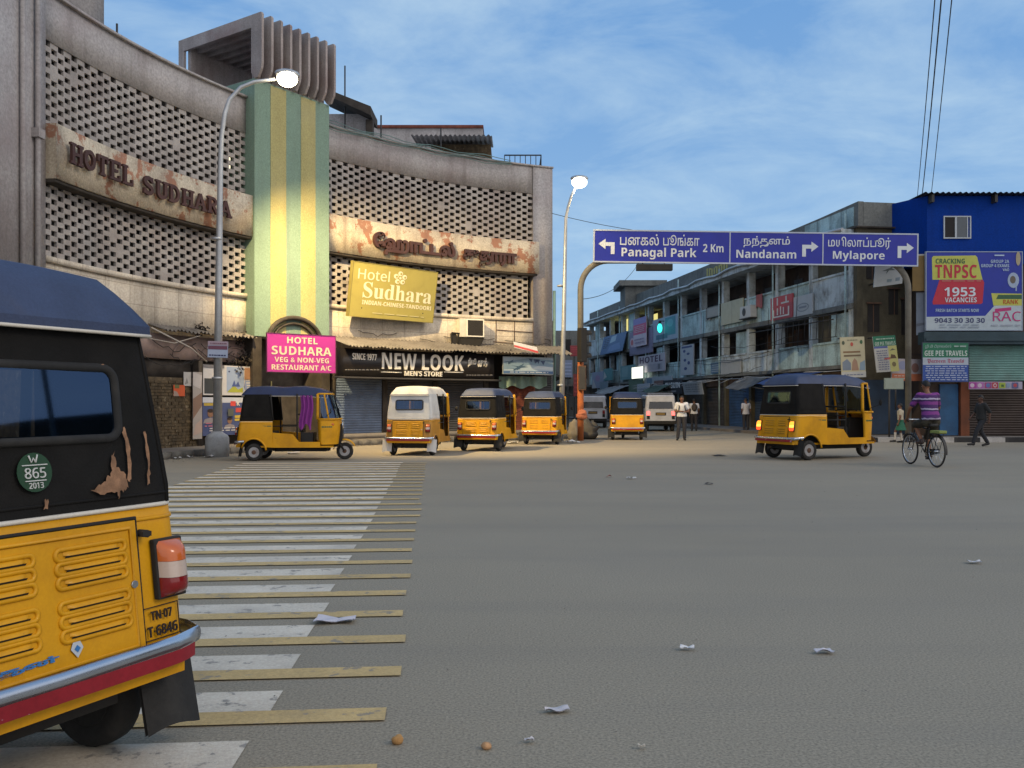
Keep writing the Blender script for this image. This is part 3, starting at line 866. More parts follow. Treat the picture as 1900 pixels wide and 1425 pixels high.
M['iron_black0'] = mat('sooty_iron', (.014, .013, .012), .8, bump=.1)
# window air conditioner on its cage
aD = arcD(880, AR) - .75
acu = thing('air_conditioner', 'window air conditioner in a white frame on an iron cage on the hotel wall', 'air conditioner', (gx(880, aD), aD, gz(650, aD)))
ta = theta(876); nrm = (Vector((AC0, AC1, 0)) - arc(ta, AR, 0)).normalized(); tang = Vector((-nrm.y, nrm.x, 0))
if tang.x < 0: tang = -tang
aO = Vector((gx(853, aD), aD, gz(625, aD)))
yaw = Vector((.93, .37, 0)); yn = Vector((.37, -.93, 0))
def af(x, y, z): return aO + yaw * x + yn * y + Vector((0, 0, z))
mb = MB(); mb.box(0, .98, -.75, 0, 0, .70, fn=af); mb.build('case', mat('ac_enamel', (.58, .55, .48), .5, dirt=(.3, .26, .2), dirt_amt=.5, bump=.05), acu, True, bevel=.015)
mb = MB(); mb.box(.30, .94, .002, .02, .05, .65, fn=af); mb.build('grille', M['dark_inside'], acu, True)
mb = MB()
for k in range(14): mb.box(.32, .92, .021, .028, .07 + .04 * k, .082 + .04 * k, fn=af)
mb.build('louvre', M['iron'], acu, True)
mb = MB()
for (a, b, c, d) in ((.27, .31, .03, .68), (.93, .97, .03, .68)): mb.box(a, b, .003, .03, c, d, fn=af)
for (c, d) in ((.02, .055), (.645, .68)): mb.box(.27, .97, .0035, .031, c, d, fn=af)
mb.build('front_frame', paint((.7, .68, .62)), acu, True)
mb = MB()
for x in (.02, .96):
    mb.tube([af(x, -.02, -.02), af(x, -.75, -.02), af(x - .1, -.8, -.75), af(x, -.02, -.02)], .03, 5)
for x in (-.3, -.05): mb.tube([af(x, -.05, .15), af(x, -.05, -.25), af(x + .25, -.5, -.75), af(x + .1, -.8, -.75)], .03, 5)
mb.tube([af(-.3, -.05, .15), af(0, -.02, .12)], .03, 5)
mb.prism([(-.3, -.15), (.98, -.05), (.75, -.35), (.7, -.85), (.2, -.9), (-.15, -.55)], lambda x, z, d: af(x, -.55 + d, z), 0, .1)
mb.prism([(0, 0), (.98, 0), (.85, -.28), (.1, -.25)], lambda x, z, d: af(x, -.1 + d, z - .02), 0, .05)
mb.prism([(-.34, .16), (-.12, .14), (.0, -.06), (.98, -.06), (.72, -.36), (.64, -.98), (.28, -1.02), (-.12, -.62), (-.3, -.2)], lambda x, z, d: af(x, -.12 + d, z - .03), 0, .05)
mb.build('cage', M['iron_black0'], acu, True)

# posters on the left wing
rp_ = AR - .235
def poster(label, p0, p1, y0, y1, bgc, els, r=rp_, name='poster', group=None, dD=0):
    Da, Db = arcD(p0, r), arcD(p1, r)
    O, U, V, N, w, h = px_plane(p0, Da, p1, Db, y0, y1)
    return sign(name, label, 'poster', O, U, V, N, w, h, bgc, els, thick=.012, rough=.7, group=group)
NAVY = (.05, .07, .17)
face = lambda cx, cy, s_: [('p', [(cx - .09 * s_, cy - .17 * s_), (cx - .07 * s_, cy - .1 * s_), (cx, cy - .07 * s_), (cx + .07 * s_, cy - .1 * s_), (cx + .09 * s_, cy - .17 * s_)], (.22, .2, .22)), ('e', cx, cy, .038 * s_, .07 * s_, (.20, .11, .07)), ('e', cx, cy + .045 * s_, .04 * s_, .035 * s_, (.03, .02, .018))]
poster('white and blue advertisement with dark photo corner, pasted above the political poster', 377, 470, 676, 733, (.46, .46, .48),
       [('r', .45, .12, .8, .96, (.26, .33, .48)), ('r', .02, .05, .2, .55, (.04, .045, .05)), ('p', [(.46, .1), (.78, .1), (.78, .28), (.68, .2), (.6, .34), (.5, .18)], (.30, .32, .05)), ('e', .5, .8, .02, .03, NAVY), ('e', .62, .86, .02, .03, NAVY), ('e', .72, .7, .02, .03, NAVY),
        ('p', [(.55, .3), (.6, .52), (.63, .35), (.68, .48), (.72, .3)], (.06, .09, .25)), ('r', .81, .55, 1, .95, (.30, .17, .10)), ('r', .81, .2, 1, .5, (.2, .25, .42)), ('r', 0, .9, .4, 1, (.15, .15, .17))] + lines_of_print(.83, .98, .22, .48, 3, (.5, .5, .5), 3))
poster('dark blue political poster with portraits and rows of yellow and white print', 376, 472, 737, 809, NAVY,
       [('r', 0, .86, 1, 1, (.42, .45, .52)), ('r', .02, .78, .25, .85, (.36, .27, .05)), ('r', .52, .77, .62, .9, (.5, .06, .05)), ('t', 'K', .64, .78, .7, .89, WHITE, .03), ('r', .62, .6, .96, .72, (.42, .06, .05)), ('r', .6, .45, .96, .52, (.45, .33, .05)), ('r', .6, .37, .9, .43, (.45, .33, .05))]
       + face(.14, .58, 1.5) + face(.5, .38, 1.2) + lines_of_print(.02, .34, .22, .36, 2, (.38, .14, .2), 12) + lines_of_print(.1, .98, .1, .22, 2, (.5, .5, .52), 13) + [('r', .45, .5, .56, .7, (.08, .09, .08))])
poster('narrow strip of torn grey paper at the edge of the dark pier', 358, 375, 690, 815, (.30, .28, .27), [('p', [(0, .3), (1, .5), (1, .7), (0, .6)], (.2, .13, .1)), ('p', [(0, .05), (1, .1), (1, .3), (.3, .22)], (.36, .28, .25)), ('p', [(0, .8), (.8, .75), (1, .95), (0, 1)], (.42, .4, .4))])
poster('small torn orange handbill stuck on the dark brick wall', 322, 343, 714, 735, (.50, .09, .03), [('p', [(0, 0), (.5, 0), (.3, .4), (0, .5)], (.30, .22, .18)), ('r', .1, .7, .5, 1, (.12, .13, .05))], r=AR - .16)
poster('small white bill pasted beside the dark pier', 341, 355, 690, 716, (.42, .41, .4), [('p', [(.1, .1), (.6, .2), (.4, .6)], (.2, .2, .2))], r=AR - .16)

# street lamps
def lamp_post(name, label, base, arm, r0, r1, watts, plinth=True, spot=None):
    root = thing(name, label, 'street lamp', base, 0, 'street lamps')
    mb = MB(); pts = [base] + arm[:-1]
    n = len(pts); L = [0]
    for a, b in zip(pts, pts[1:]): L.append(L[-1] + (Vector(b) - Vector(a)).length)
    mb.tube(pts, [r0 + (r1 - r0) * l / L[-1] for l in L], 12); mb.build('pole', M['galv'], root, True)
    if plinth:
        mb = MB(); b = Vector(base)
        mb.lathe([(.30, 0), (.30, .48), (.26, .56), (.16, .62), (.12, .66)], 18, fn=lambda x, y, z: b + Vector((x, y, z))); mb.build('plinth', mat('grey_painted_concrete', (.33, .35, .37), .8, dirt=(.14, .12, .1), dirt_amt=.6, dirt_scale=3, bump=.3), root, True)
    mb = MB(); b = Vector(base)
    for z in (2.0, 5.6): mb.lathe([(r0 * 1.1, z), (r0 * 1.1, z + .06)], 12, fn=lambda x, y, q: b + Vector((x, y, q)))
    mb.build('collar', M['galv'], root, True)
    e, p = Vector(arm[-1]), Vector(arm[-2]); d = (e - p).normalized(); dh = Vector((d.x, d.y, 0)).normalized()
    M3 = Matrix((dh, Vector((-dh.y, dh.x, 0)), Vector((0, 0, 1)))).transposed()
    mb = MB(); mb.ball(e + Vector((0, 0, .12)), (.33, .16, .12), 14, 6, M=M3); hd = mb.build('lamp_head', M['galv'], root, True)
    mb = MB(); mb.ball(e - Vector((0, 0, .02)), (.27, .22, .21), 16, 10, M=M3); mb.build('lamp_bowl', M['lamp_glow'], root, True)  # bowl made oversize, so the lamp's glare is part of its shape
    ld = bpy.data.lights.new('lamp_light', 'SPOT'); ld.energy = watts; ld.color = (1.0, .72, .34); ld.spot_size = R_(100); ld.spot_blend = .75; ld.shadow_soft_size = .12
    lo = bpy.data.objects.new('lamp_light', ld); COL.objects.link(lo); lo.parent = root
    lo.location = e - Vector(base) + Vector((0, 0, -.2)); lo.rotation_euler = spot or (0, 0, 0)
    l2 = bpy.data.lights.new('lamp_spill', 'SPOT'); l2.energy = 600; l2.color = (1.0, .76, .42); l2.spot_size = R_(120); l2.spot_blend = .5; l2.shadow_soft_size = .12
    o2 = bpy.data.objects.new('lamp_spill', l2); COL.objects.link(o2); o2.parent = root; o2.location = lo.location
    return root
B1 = Vector((gx(403, 23.7), 23.7, .0))
q = lambda px, py, D: at(px, py, D)
lamp_post('street_lamp', 'tall grey street lamp with a round plinth, lit in front of the striped tower', B1,
          [q(406, 520, 23.7), q(409, 300, 23.7), q(411, 252, 23.7), q(417, 210, 23.75), q(426, 185, 23.8), q(447, 162, 23.9), q(472, 152, 24.0), q(510, 147, 24.2), q(533, 145, 24.3)], .125, .045, 30000, spot=(R_(41), 0, R_(-29)))
B2 = Vector((gx(1040, 33.2), 33.2, .0))
lamp_post('street_lamp', 'slender street lamp at the right end of the hotel, lit against the sky', B2,
          [q(1046, 600, 33.2), q(1050, 405, 33.2), q(1054, 385, 33.2), q(1060, 364, 33.2), q(1068, 348, 33.2), q(1075, 337, 33.2)], .11, .045, 700, plinth=False)
s1 = sign('street_name_plate', 'small blue and white plate clamped to the left lamp pole', 'sign', at(385, 663, 23.5), (1, .03, -.03), (0.03, 0, 1), (0, -1, 0), .51, .42, (.33, .40, .55),
     [('r', 0, .75, 1, 1, (.38, .30, .36)), ('r', .02, .50, .98, .72, (.16, .06, .10)), ('r', .02, .02, .98, .47, (.38, .45, .60))] + lines_of_print(.06, .95, .05, .25, 1, (.03, .04, .12), 21) + lines_of_print(.06, .95, .8, .95, 1, (.2, .1, .14), 22), thick=.02)

# ------------------------------------------------------------------ commercial building along the side street
BA = Vector((13.63, 36.2, 0)); Bu = Vector((-.157, .988, 0)).normalized(); Bn = Vector((-Bu.y, Bu.x, 0))
def B(s_, d, z): return BA + Bu * s_ + Bn * d + Vector((0, 0, z))
def sB(px): return (36.2 * 910 / (px - 680) - 36.2) / .988
def dB(px): return 36.2 * 910 / (px - 680)
M['teal_wall'] = mat('weathered_aqua_paint', (.36, .50, .52), .9, var=.2, vscale=.6, dirt=(.10, .11, .10), dirt_amt=.8, dirt_scale=1.1, streak=.7, streak_col=(.045, .045, .04), bump=.25, bscale=22, fine=.2, rnd=False)
M['white_col'] = mat('dirty_white_paint', (.46, .53, .56), .9, var=.15, vscale=.8, dirt=(.10, .09, .075), dirt_amt=.75, dirt_scale=1.8, streak=.6, bump=.25, bscale=22, rnd=True)
M['old_concrete'] = mat('blackened_concrete', (.15, .16, .155), .95, var=.3, vscale=.4, dirt=(.05, .05, .045), dirt_amt=.7, dirt_scale=.4, streak=.6, streak_col=(.03, .03, .03), bump=.35, bscale=18, fine=.2, rnd=False)
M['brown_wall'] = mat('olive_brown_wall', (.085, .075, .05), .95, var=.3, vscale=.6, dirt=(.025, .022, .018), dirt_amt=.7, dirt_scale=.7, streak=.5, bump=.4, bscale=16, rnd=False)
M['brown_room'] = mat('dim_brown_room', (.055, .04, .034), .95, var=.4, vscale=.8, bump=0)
cb = thing('commercial_building', 'long three storey weathered aqua building with open balconies along the side street', 'building', BA)
NB = 13; S = [.45 + 3.33 * i for i in range(NB + 1)]; SE = S[-1] + .4
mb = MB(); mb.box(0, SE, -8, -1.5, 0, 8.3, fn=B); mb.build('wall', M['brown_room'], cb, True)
mb = MB()
mb.prism([(SE, 8.32), (SE, 9.15), (9.5, 9.25), (3.2, 9.3), (0, 9.36), (0, 8.32)], lambda s_, z, d: B(s_, d, z), -.28, -.05)
mb.box(0, .25, -8, -.29, 8.32, 9.34, fn=B)
mb.build('parapet', M['old_concrete'], cb, True)
mb = MB(); mb.box(.3, 4.4, -.046, -.02, 8.45, 9.2, fn=B); mb.build('painted_patch', M['teal_wall'], cb, True)
mb = MB(); mb.box(0, .24, -8, .0, 0, 8.315, fn=B); mb.build('end_wall', M['brown_wall'], cb, True)
for z0, z1, d, nm in ((8.0, 8.3, .55, 'roof_slab'), (5.15, 5.36, .1, 'floor_slab'), (2.78, 2.93, .15, 'floor_slab')):
    mb = MB(); mb.box(.25, SE, -1.499, d, z0, z1, fn=B); mb.build(nm, M['white_col'] if nm == 'roof_slab' else M['old_concrete'], cb, True)
mb = MB(); mb.tube([B(s_ * SE / 30, .62, 8.28 + .05 * math.sin(s_ * 1.9) - .05 * (s_ % 3 == 0)) for s_ in range(31)], .07, 7); mb.build('drain_pipe', M['galv'], cb, True)
for i, s_ in enumerate(S):
    mb = MB(); mb.box(s_ - .16, s_ + .16, -.32, .02, 2.93, 7.995, fn=B); mb.build('column', M['white_col'], cb, True)
    if i % 2 == 0:
        mb = MB(); mb.tube([B(s_ + .22, .12, 0), B(s_ + .22, .12, 9.0 - .3 * (i % 3))], .045, 6); mb.build('drain_pipe', M['teal_wall'], cb, True)
for i in range(NB):
    a, b = S[i] + .163, S[i + 1] - .163
    for z0, z1, k in ((5.363, 6.62, 0), (2.933, 3.85, 1)):
        r = random.Random(i * 7 + k)
        mb = MB(); mb.box(a, b, -.14, .0, z0, z1, fn=B); mb.box(a, b, -.16, .05, z1 + .002, z1 + .09, fn=B)
        mb.build('balcony_panel', M['teal_wall'] if r.random() < .6 else M['white_col'], cb, True)
        # half of the bays are closed with boards above the panel
        if i in (0, 3, 7, 10, 12) and k == 1 or i in (9, 12) and k == 0:
            mb = MB(); mb.box(a, (a + b) / 2, -.12, -.05, z1 + .093, z1 + (1.3 if k == 0 else 1.2), fn=B); mb.build('infill_board', M['teal_wall'], cb, True)
        # openings in the wall behind the balcony
        mb = MB(); m_ = (a + b) / 2
        mb.box(a + .2, a + 1.1, -1.498, -1.46, z0 + .05, z0 + 2.0, fn=B); mb.build('door', M['rust'] if r.random() < .5 else M['shutter_grey'], cb, True)
        mb = MB(); mb.box(m_ + .25, b - .15, -1.498, -1.47, z0 + .9, z0 + 1.95, fn=B); mb.box(m_ + .2, b - .1, -1.47, -1.44, z0 + .85, z0 + .9, fn=B); mb.build('window', M['dark_inside'], cb, True)
for p0, p1, y0, y1 in ((1127, 1138, 588, 622), (1141, 1152, 592, 624), (1162, 1170, 588, 604), (1182, 1190, 582, 596)):
    D0 = dB((p0 + p1) / 2); s0, s1 = sB(p0) , sB(p1)
    mb = MB(); mb.box(min(s0, s1), max(s0, s1), -1.2, -1.17, gz(y1, D0), gz(y0, D0), fn=B)
    mb.build('lit_window', mat('lit_window', (1, .85, .3), emit=(.95, .82, .28), estr=.75), cb, True)
# shops at street level
for i in range(NB):
    a, b = S[i] + .163, S[i + 1] - .163
    r = random.Random(40 + i)
    m_ = mat('shop_shutter', [(.03, .075, .17), (.05, .045, .045), (.06, .05, .04), (.035, .06, .11)][(0 if i in (3, 0) else r.randrange(1, 4))], .65, dirt=(.02, .02, .02), dirt_amt=.5, bump=.05)
    mb = MB()
    for k in range(26):
        z = .2 + 2.1 * k / 26
        mb.prism([(-.3, z), (-.27, z + .04), (-.3, z + .08)], lambda d, zz, s_: B(s_, d, zz), a, b)
    mb.box(a, b, -.5, -.3, .0, 2.3, fn=B); mb.build('shutter', m_, cb, True)
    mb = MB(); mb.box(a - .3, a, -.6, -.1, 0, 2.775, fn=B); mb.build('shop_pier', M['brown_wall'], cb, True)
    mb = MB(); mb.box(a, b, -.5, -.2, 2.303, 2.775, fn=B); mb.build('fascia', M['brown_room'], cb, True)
# sagging shop awning rods
mb = MB(); r = random.Random(5)
for i in range(0, 26):
    s_ = .5 + i * 1.3
    mb.tube([B(s_, .1, 2.7), B(s_ + r.uniform(-.4, .4), r.uniform(.5, 1.3), 2.45 + r.uniform(-.1, .25))], .016, 5)
mb.tube([B(1, .95, 2.52), B(12, 1.0, 2.6)], .018, 5); mb.tube([B(12, .9, 2.58), B(26, 1.0, 2.45)], .018, 5)
mb.build('awning_rods', M['galv'], cb, True)
mb = MB()
for i in (0, 1): mb.tube([B(1.0 + i * .3, .3, 5.0 - i * .2), B(9.5, .35, 5.1 - i * .25)], .025, 5)
for k in range(12): mb.tube([B(1.2 + k * .55, .2, 5.0), B(1.2 + k * .55, .25, 4.1)], .016, 5)
mb.tube([B(1.2, .2, 4.1), B(7.5, .25, 4.1)], .016, 5)
mb.build('window_grille', M['iron'], cb, True)
# roof room on top
D0 = 66; mb = MB(); mb.box(gx(1160, D0), gx(1232, D0), D0, D0 + 3, 8.3, gz(531, D0)); mb.build('roof_room', M['old_concrete'], cb, True)
mb = MB(); mb.box(gx(1148, D0), gx(1236, D0), D0 - .4, D0 + 3.4, gz(531, D0), gz(521, D0)); mb.build('roof_room_slab', M['old_concrete'], cb, True)
# rough yellow lettering painted on the parapet
mb = MB(); r = random.Random(8)
for k in range(9):
    s_ = sB(1309) + (sB(1352) - sB(1309)) * (k + .2) / 9.5; wdt = abs(sB(1352) - sB(1309)) / 9.5 * .55
    mb.box(s_ - wdt, s_, -.046, -.035, 8.5 + r.uniform(0, .08), 9.0 + r.uniform(-.1, .05), fn=B)
    if k % 2: mb.box(s_ - wdt * 1.9, s_ - wdt, -.046, -.035, 8.9, 8.98, fn=B)
for k in range(3): mb.box(3.6 + k * .3, 3.75 + k * .3, -.046, -.035, 8.7, 9.05, fn=B)
mb.build('lettering', paint((.34, .30, .07)), cb, True)
# brown corner wall facing the crossing
cw = thing('corner_building', 'dark olive brown corner wall with black window openings behind the right signpost', 'building', (15.0, 36.6, 0))
def Cw(x, d, z): return B(.24, 0, 0) + Vector((.988, .157, 0)) * x + Vector((.157, -.988, 0)) * d + Vector((0, 0, z))
mb = MB(); mb.box(.25, 2.7, -4, .24, 0, 8.1, fn=Cw); mb.build('wall', M['brown_wall'], cw, True)
mb = MB(); mb.box(.15, 1.75, -3, -.6, 8.103, 8.85, fn=Cw); mb.build('roof_room', M['brick_dark'], cw, True)
mb = MB(); mb.box(-.1, 2.6, -.3, .4, 8.3, 8.36, fn=Cw); mb.build('roof_coping', M['near_black'], cw, True)
for x0, x1, z0, z1 in ((.45, .95, 4.2, 5.3), (1.35, 1.75, 4.9, 5.9), (1.9, 2.25, 4.1, 5.5), (.4, 1.1, 6.3, 7.4), (1.5, 2.1, 6.5, 7.5)):
    mb = MB(); mb.box(x0, x1, .22, .262, z0, z1, fn=Cw); f = mb.build('window', M['dark_inside'], cw, True)
    mb = MB(); mb.box(x0 - .06, x1 + .06, .22, .33, z1 + .01, z1 + .07, fn=Cw); mb.box(x0 + .22, x0 + .25, .2625, .275, z0, z1, fn=Cw); mb.build('window_frame', M['rust'], f, True)
mb = MB(); mb.box(.3, 2.3, .242, .28, .15, 2.3, fn=Cw); mb.build('shutter', mat('dull_blue_shutter', (.03, .055, .10), .7, dirt=(.02, .02, .02)), cw, True)

# far end of the side street
fb = thing('far_building', 'dim grey building closing the far end of the side street', 'building', (4, 84, 0))
mb = MB(); mb.box(2.4, 9.5, 84, 92, 0, 8.0); mb.build('wall', M['old_concrete'], fb, True)
for i in range(4):
    for j in range(2):
        mb = MB(); mb.box(3.0 + i * 1.5, 3.9 + i * 1.5, 83.95, 84.02, 3.6 + j * 2.3, 4.9 + j * 2.3); mb.build('window', M['dark_inside'], fb, True)
mb = MB(); mb.box(2.6, 9.4, 83.2, 83.9, 2.9, 3.05); mb.build('canopy', M['asbestos'], fb, True)
sb = thing('side_street_block', 'low dark building behind the hotel with hanging shop boards', 'building', (2.4, 58, 0))
mb = MB(); mb.box(-3, 2.5, 56, 80, 0, 6.4); mb.build('wall', M['old_concrete'], sb, True)
mb = MB(); mb.box(2.5, 3.3, 56, 80, 3.0, 3.1); mb.build('canopy', M['asbestos'], sb, True)
for i in range(5):
    mb = MB(); mb.box(2.48, 2.53, 57 + 4 * i, 59 + 4 * i, 3.8, 5.2); mb.build('window', M['dark_inside'], sb, True)

# ------------------------------------------------------------------ signs along the side street
def fs(label, p0, p1, y0, y1, bgc, els=(), d=.2, name='shop_sign', cat='sign', emit=0.0, frame=None, lean=0.0, rough=.6, group='shop boards along the side street'):
    D0 = dB((p0 + p1) / 2)
    s0, s1 = sB(p0), sB(p1)               # p0 left in the picture = larger s
    O = B(s0, d, gz(y1, D0)); h = gz(y0, D0) - gz(y1, D0)
    V = Vector((0, 0, 1)) + Bn * lean
    return sign(name, label, cat, O, -Bu, V, Bn, s0 - s1, h, bgc, els, thick=.06, frame=frame, emit=emit, rough=rough, group=group)
GW = (.42, .46, .48)
fs('grey notice board in a black frame on the upper balcony', 1315, 1340, 569, 588, (.20, .21, .20), [('r', .1, .1, .9, .9, (.25, .26, .25))], frame=BLACK, d=.14)
fs('large plain cream board fixed to the upper balcony', 1342, 1383, 558, 600, (.36, .37, .28), [('p', [(.5, 0), (.53, 0), (.53, 1), (.5, 1)], (.28, .28, .22))], d=.14)
fs('red painted board with white squared lettering on the upper balcony', 1434, 1475, 549, 592, (.36, .06, .07), [('r', .12, .1, .17, .45, WHITE), ('r', .17, .1, .85, .16, WHITE), ('r', .8, .1, .86, .5, WHITE), ('r', .3, .2, .36, .5, WHITE), ('r', .45, .2, .5, .55, WHITE), ('r', .58, .2, .63, .5, WHITE), ('r', .3, .62, .36, .95, GW), ('r', .5, .65, .85, .72, GW), ('r', .7, .72, .76, .95, GW)], d=.12)
fs('white board with a grey oval mark beside the red board', 1477, 1512, 548, 585, (.40, .43, .45), [('e', .5, .4, .33, .22, (.2, .23, .26)), ('e', .5, .4, .28, .17, (.36, .39, .41)), ('r', .3, .36, .7, .46, (.18, .2, .24))], d=.12)
fs('upright pink and white banner between the lit windows and the green lamp', 1184, 1208, 590, 642, (.46, .40, .47), [('r', 0, .42, 1, .78, (.46, .07, .16)), ('r', 0, .78, 1, 1, (.20, .18, .40))] + lines_of_print(.1, .9, .48, .74, 4, (.5, .35, .4), 31) + lines_of_print(.1, .9, .08, .3, 2, (.25, .2, .3), 32), d=.35)
fs('purple printed sheet with a round mark behind the pink banner', 1172, 1215, 612, 657, (.17, .16, .25), [('e', .12, .55, .1, .2, (.45, .35, .4)), ('e', .12, .55, .06, .12, (.4, .1, .12))], d=.16)
fs('leaning dark blue board below the lit windows', 1124, 1166, 619, 655, (.06, .12, .24), [('p', [(.35, .55), (.6, .62), (.6, .95), (.38, .9)], (.26, .36, .45)), ('p', [(.3, .05), (.9, .15), (.8, .5), (.4, .4)], (.10, .17, .33))] + lines_of_print(.05, .3, .3, .9, 6, (.02, .03, .06), 33), d=.5, lean=-.25)
fs('white board with a teal panel where the green lamp hangs', 1214, 1262, 588, 632, (.25, .31, .40), [('r', .5, .2, .9, .95, (.05, .20, .27)), ('r', .15, .1, .6, .3, (.04, .13, .19)), ('e', .7, .7, .12, .16, (.1, .3, .38))], d=.12)
fs('white board with dark purple lettering reading HOTEL', 1192, 1242, 658, 690, (.36, .35, .40), [('t', 'HOTEL', .06, .55, .92, .92, (.05, .02, .06), .04), ('r', .06, .1, .9, .45, (.28, .28, .33)), ('r', .75, .12, .84, .42, (.12, .13, .16))], d=.3)
fs('small lit white signboard glowing below the HOTEL board', 1186, 1208, 681, 702, (1.0, .97, .82), [], emit=1.25, d=.55, frame=(.2, .35, .33))
fs('tall white cloth banner with small dark drawings', 1270, 1294, 640, 696, (.33, .36, .40), [('e', .3, .8, .1, .05, NAVY), ('e', .6, .7, .12, .04, NAVY), ('e', .35, .5, .1, .05, NAVY), ('e', .65, .4, .1, .06, NAVY), ('e', .4, .22, .12, .05, NAVY), ('r', .1, .9, .9, .96, NAVY)], d=.25)
fs('small blue notice on the first floor balcony', 1322, 1339, 673, 693, (.08, .16, .26), lines_of_print(.1, .9, .1, .9, 4, (.3, .36, .42), 34), d=.1)
fs('wide off white board on the first floor balcony', 1341, 1378, 667, 698, (.38, .40, .40), [('r', .05, .08, .95, .9, (.35, .37, .37))], d=.12)
fs('black shop board with white lettering reading ENGUIN', 1247, 1283, 705, 731, (.02, .022, .03), [('t', 'ENGUIN', .14, .42, .9, .82, (.55, .58, .6), .05), ('r', .25, .14, .7, .24, (.2, .2, .22))], d=.6)
fs('crooked grey board under the first floor slab', 1291, 1327, 708, 732, (.28, .31, .34), lines_of_print(.1, .9, .15, .85, 4, (.16, .18, .2), 35), d=.7, lean=.2)
fs('green board above the white van', 1179, 1205, 704, 728, (.10, .17, .13), [('r', .2, .2, .8, .6, (.14, .2, .17))], d=.5)
fs('pale blue white board above the white van', 1203, 1226, 712, 736, (.36, .42, .50), lines_of_print(.1, .9, .1, .9, 4, (.25, .3, .38), 36), d=.8)
fs('dull brown board beside the black shop board', 1227, 1244, 706, 726, (.17, .10, .09), [], d=.5)
fs('pale strip fascia above the brown board', 1206, 1258, 699, 712, (.28, .33, .37), [('r', .1, .1, .3, .9, (.12, .2, .28))], d=.4)
fs('teal board with white flash near the street corner', 1131, 1147, 684, 706, (.08, .24, .27), [('p', [(0, .1), (.4, .3), (.1, .8)], GW)], d=.5)
fs('aqua board on the first floor beside the lit white sign', 1156, 1184, 678, 704, (.12, .26, .29), [('r', .1, .2, .5, .9, (.18, .32, .35))], d=.2)
fs('pale lilac banner left of the teal board', 1107, 1129, 690, 720, (.24, .29, .42), [('p', [(0, 0), (.4, 0), (.1, .6)], (.4, .42, .46)), ('e', .5, .6, .2, .2, (.3, .22, .38))], d=.4)
fs('small blue grey board hanging under the lilac banner', 1126, 1141, 708, 722, (.18, .26, .34), [], d=.6)
fs('square grey green board nearest the yellow auto', 1128, 1143, 722, 740, (.18, .24, .27), [], d=.9)
gl = thing('signal_lamp', 'small glowing green lamp hanging in front of the white balcony board', 'lamp', B(sB(1238), .5, gz(612, dB(1238))))
mb = MB(); mb.ball(B(sB(1238), .5, gz(609, dB(1238))), (.16, .16, .3), 10, 6); mb.build('bulb', mat('green_glow', (.1, 1, .8), emit=(.04, .95, .70), estr=1.6), gl, True)
mb = MB(); mb.ball(B(sB(1238), .5, gz(598, dB(1238))), (.1, .1, .12), 8, 5); mb.tube([B(sB(1238), .2, gz(596, dB(1238))), B(sB(1238), .5, gz(596, dB(1238)))], .03, 5); mb.build('holder', M['iron'], gl, True)
ou = thing('air_conditioner', 'white outdoor air conditioner unit on the upper balcony beside the cream board', 'air conditioner', B(sB(1395), .3, gz(592, dB(1395))))
s0, s1 = sB(1405), sB(1385); D0 = dB(1395)
mb = MB(); mb.box(s0, s1, .02, .36, gz(590, D0), gz(568, D0), fn=B); mb.build('case', paint((.42, .44, .45)), ou, True, bevel=.02)
mb = MB(); c = B((s0 + s1) / 2 + .12, .365, gz(579, D0)); mb.prism([(.2 * math.cos(a), .2 * math.sin(a)) for a in [2 * math.pi * k / 18 for k in range(18)]], lambda x, y, d: c + Bu * x + Vector((0, 0, y)) + Bn * d, 0, .012); mb.build('fan_grille', M['iron'], ou, True)
mb = MB(); mb.box(s0, s1, -.02, .42, gz(590, D0) - .06, gz(590, D0) - .01, fn=B); mb.build('shelf', M['iron'], ou, True)
# boards on the dim side-street block
for lab, px0, px1, y0, y1, c, D0 in (('small red board on the block behind the hotel', 1058, 1073, 641, 661, (.30, .05, .06), 57), ('red vertical board low down beside the signal pole', 1064, 1076, 694, 735, (.26, .05, .05), 50), ('pale blue printed board behind the slender lamp', 1046, 1062, 668, 700, (.22, .28, .42), 52)):
    O, U, V, N, w, h = px_plane(px0, D0, px1, D0, y0, y1)
    sign('shop_sign', lab, 'sign', O, U, V, N, w, h, c, lines_of_print(.1, .9, .1, .9, 4, tuple(x * 1.6 for x in c), int(px0)), group='shop boards along the side street',
         legs=[(O + U * w / 2 - N * .04, O + U * w / 2 + Vector((-1.2, .5, .3)), .03), (O + U * w / 2 - N * .04, Vector((O.x + w / 2, O.y + .04, 0)), .03)])

# ------------------------------------------------------------------ blue building on the right corner
bb = thing('blue_building', 'blue painted building with a tin roof and a sliding window above the billboard', 'building', (19, 36, 0))
M['blue_wall'] = mat('deep_blue_paint', (.002, .034, .24), .75, var=.12, vscale=.6, dirt=(.002, .024, .15), dirt_amt=.5, dirt_scale=.6, streak=.25, streak_col=(.005, .02, .09), bump=.15, spec=.1, bscale=30, fine=.15, rnd=False)
FY = 35.0
mb = MB(); mb.prism([(15.85, FY), (25, FY), (25, 42), (14.95, 42), (15.03, 36.6)], lambda x, y, d: Vector((x, y, d)), 6.7, 9.3); mb.build('upper_wall', M['blue_wall'], bb, True)
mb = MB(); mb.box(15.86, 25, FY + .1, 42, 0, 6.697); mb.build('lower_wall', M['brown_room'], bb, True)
mb = MB()
def cr(u, v): return Vector((15.6 + 9.6 * u, FY - .35 + 7 * v, 9.33 + .05 * v + .035 * math.sin(u * 2 * math.pi * 44)))
mb.grid(cr, 264, 2); mb.grid(lambda u, v: cr(u, v) + Vector((0, 0, .015)), 264, 2)
mb.build('tin_roof', mat('dark_tin', (.03, .035, .05), .6, bump=.1), bb, True)
mb = MB(); 
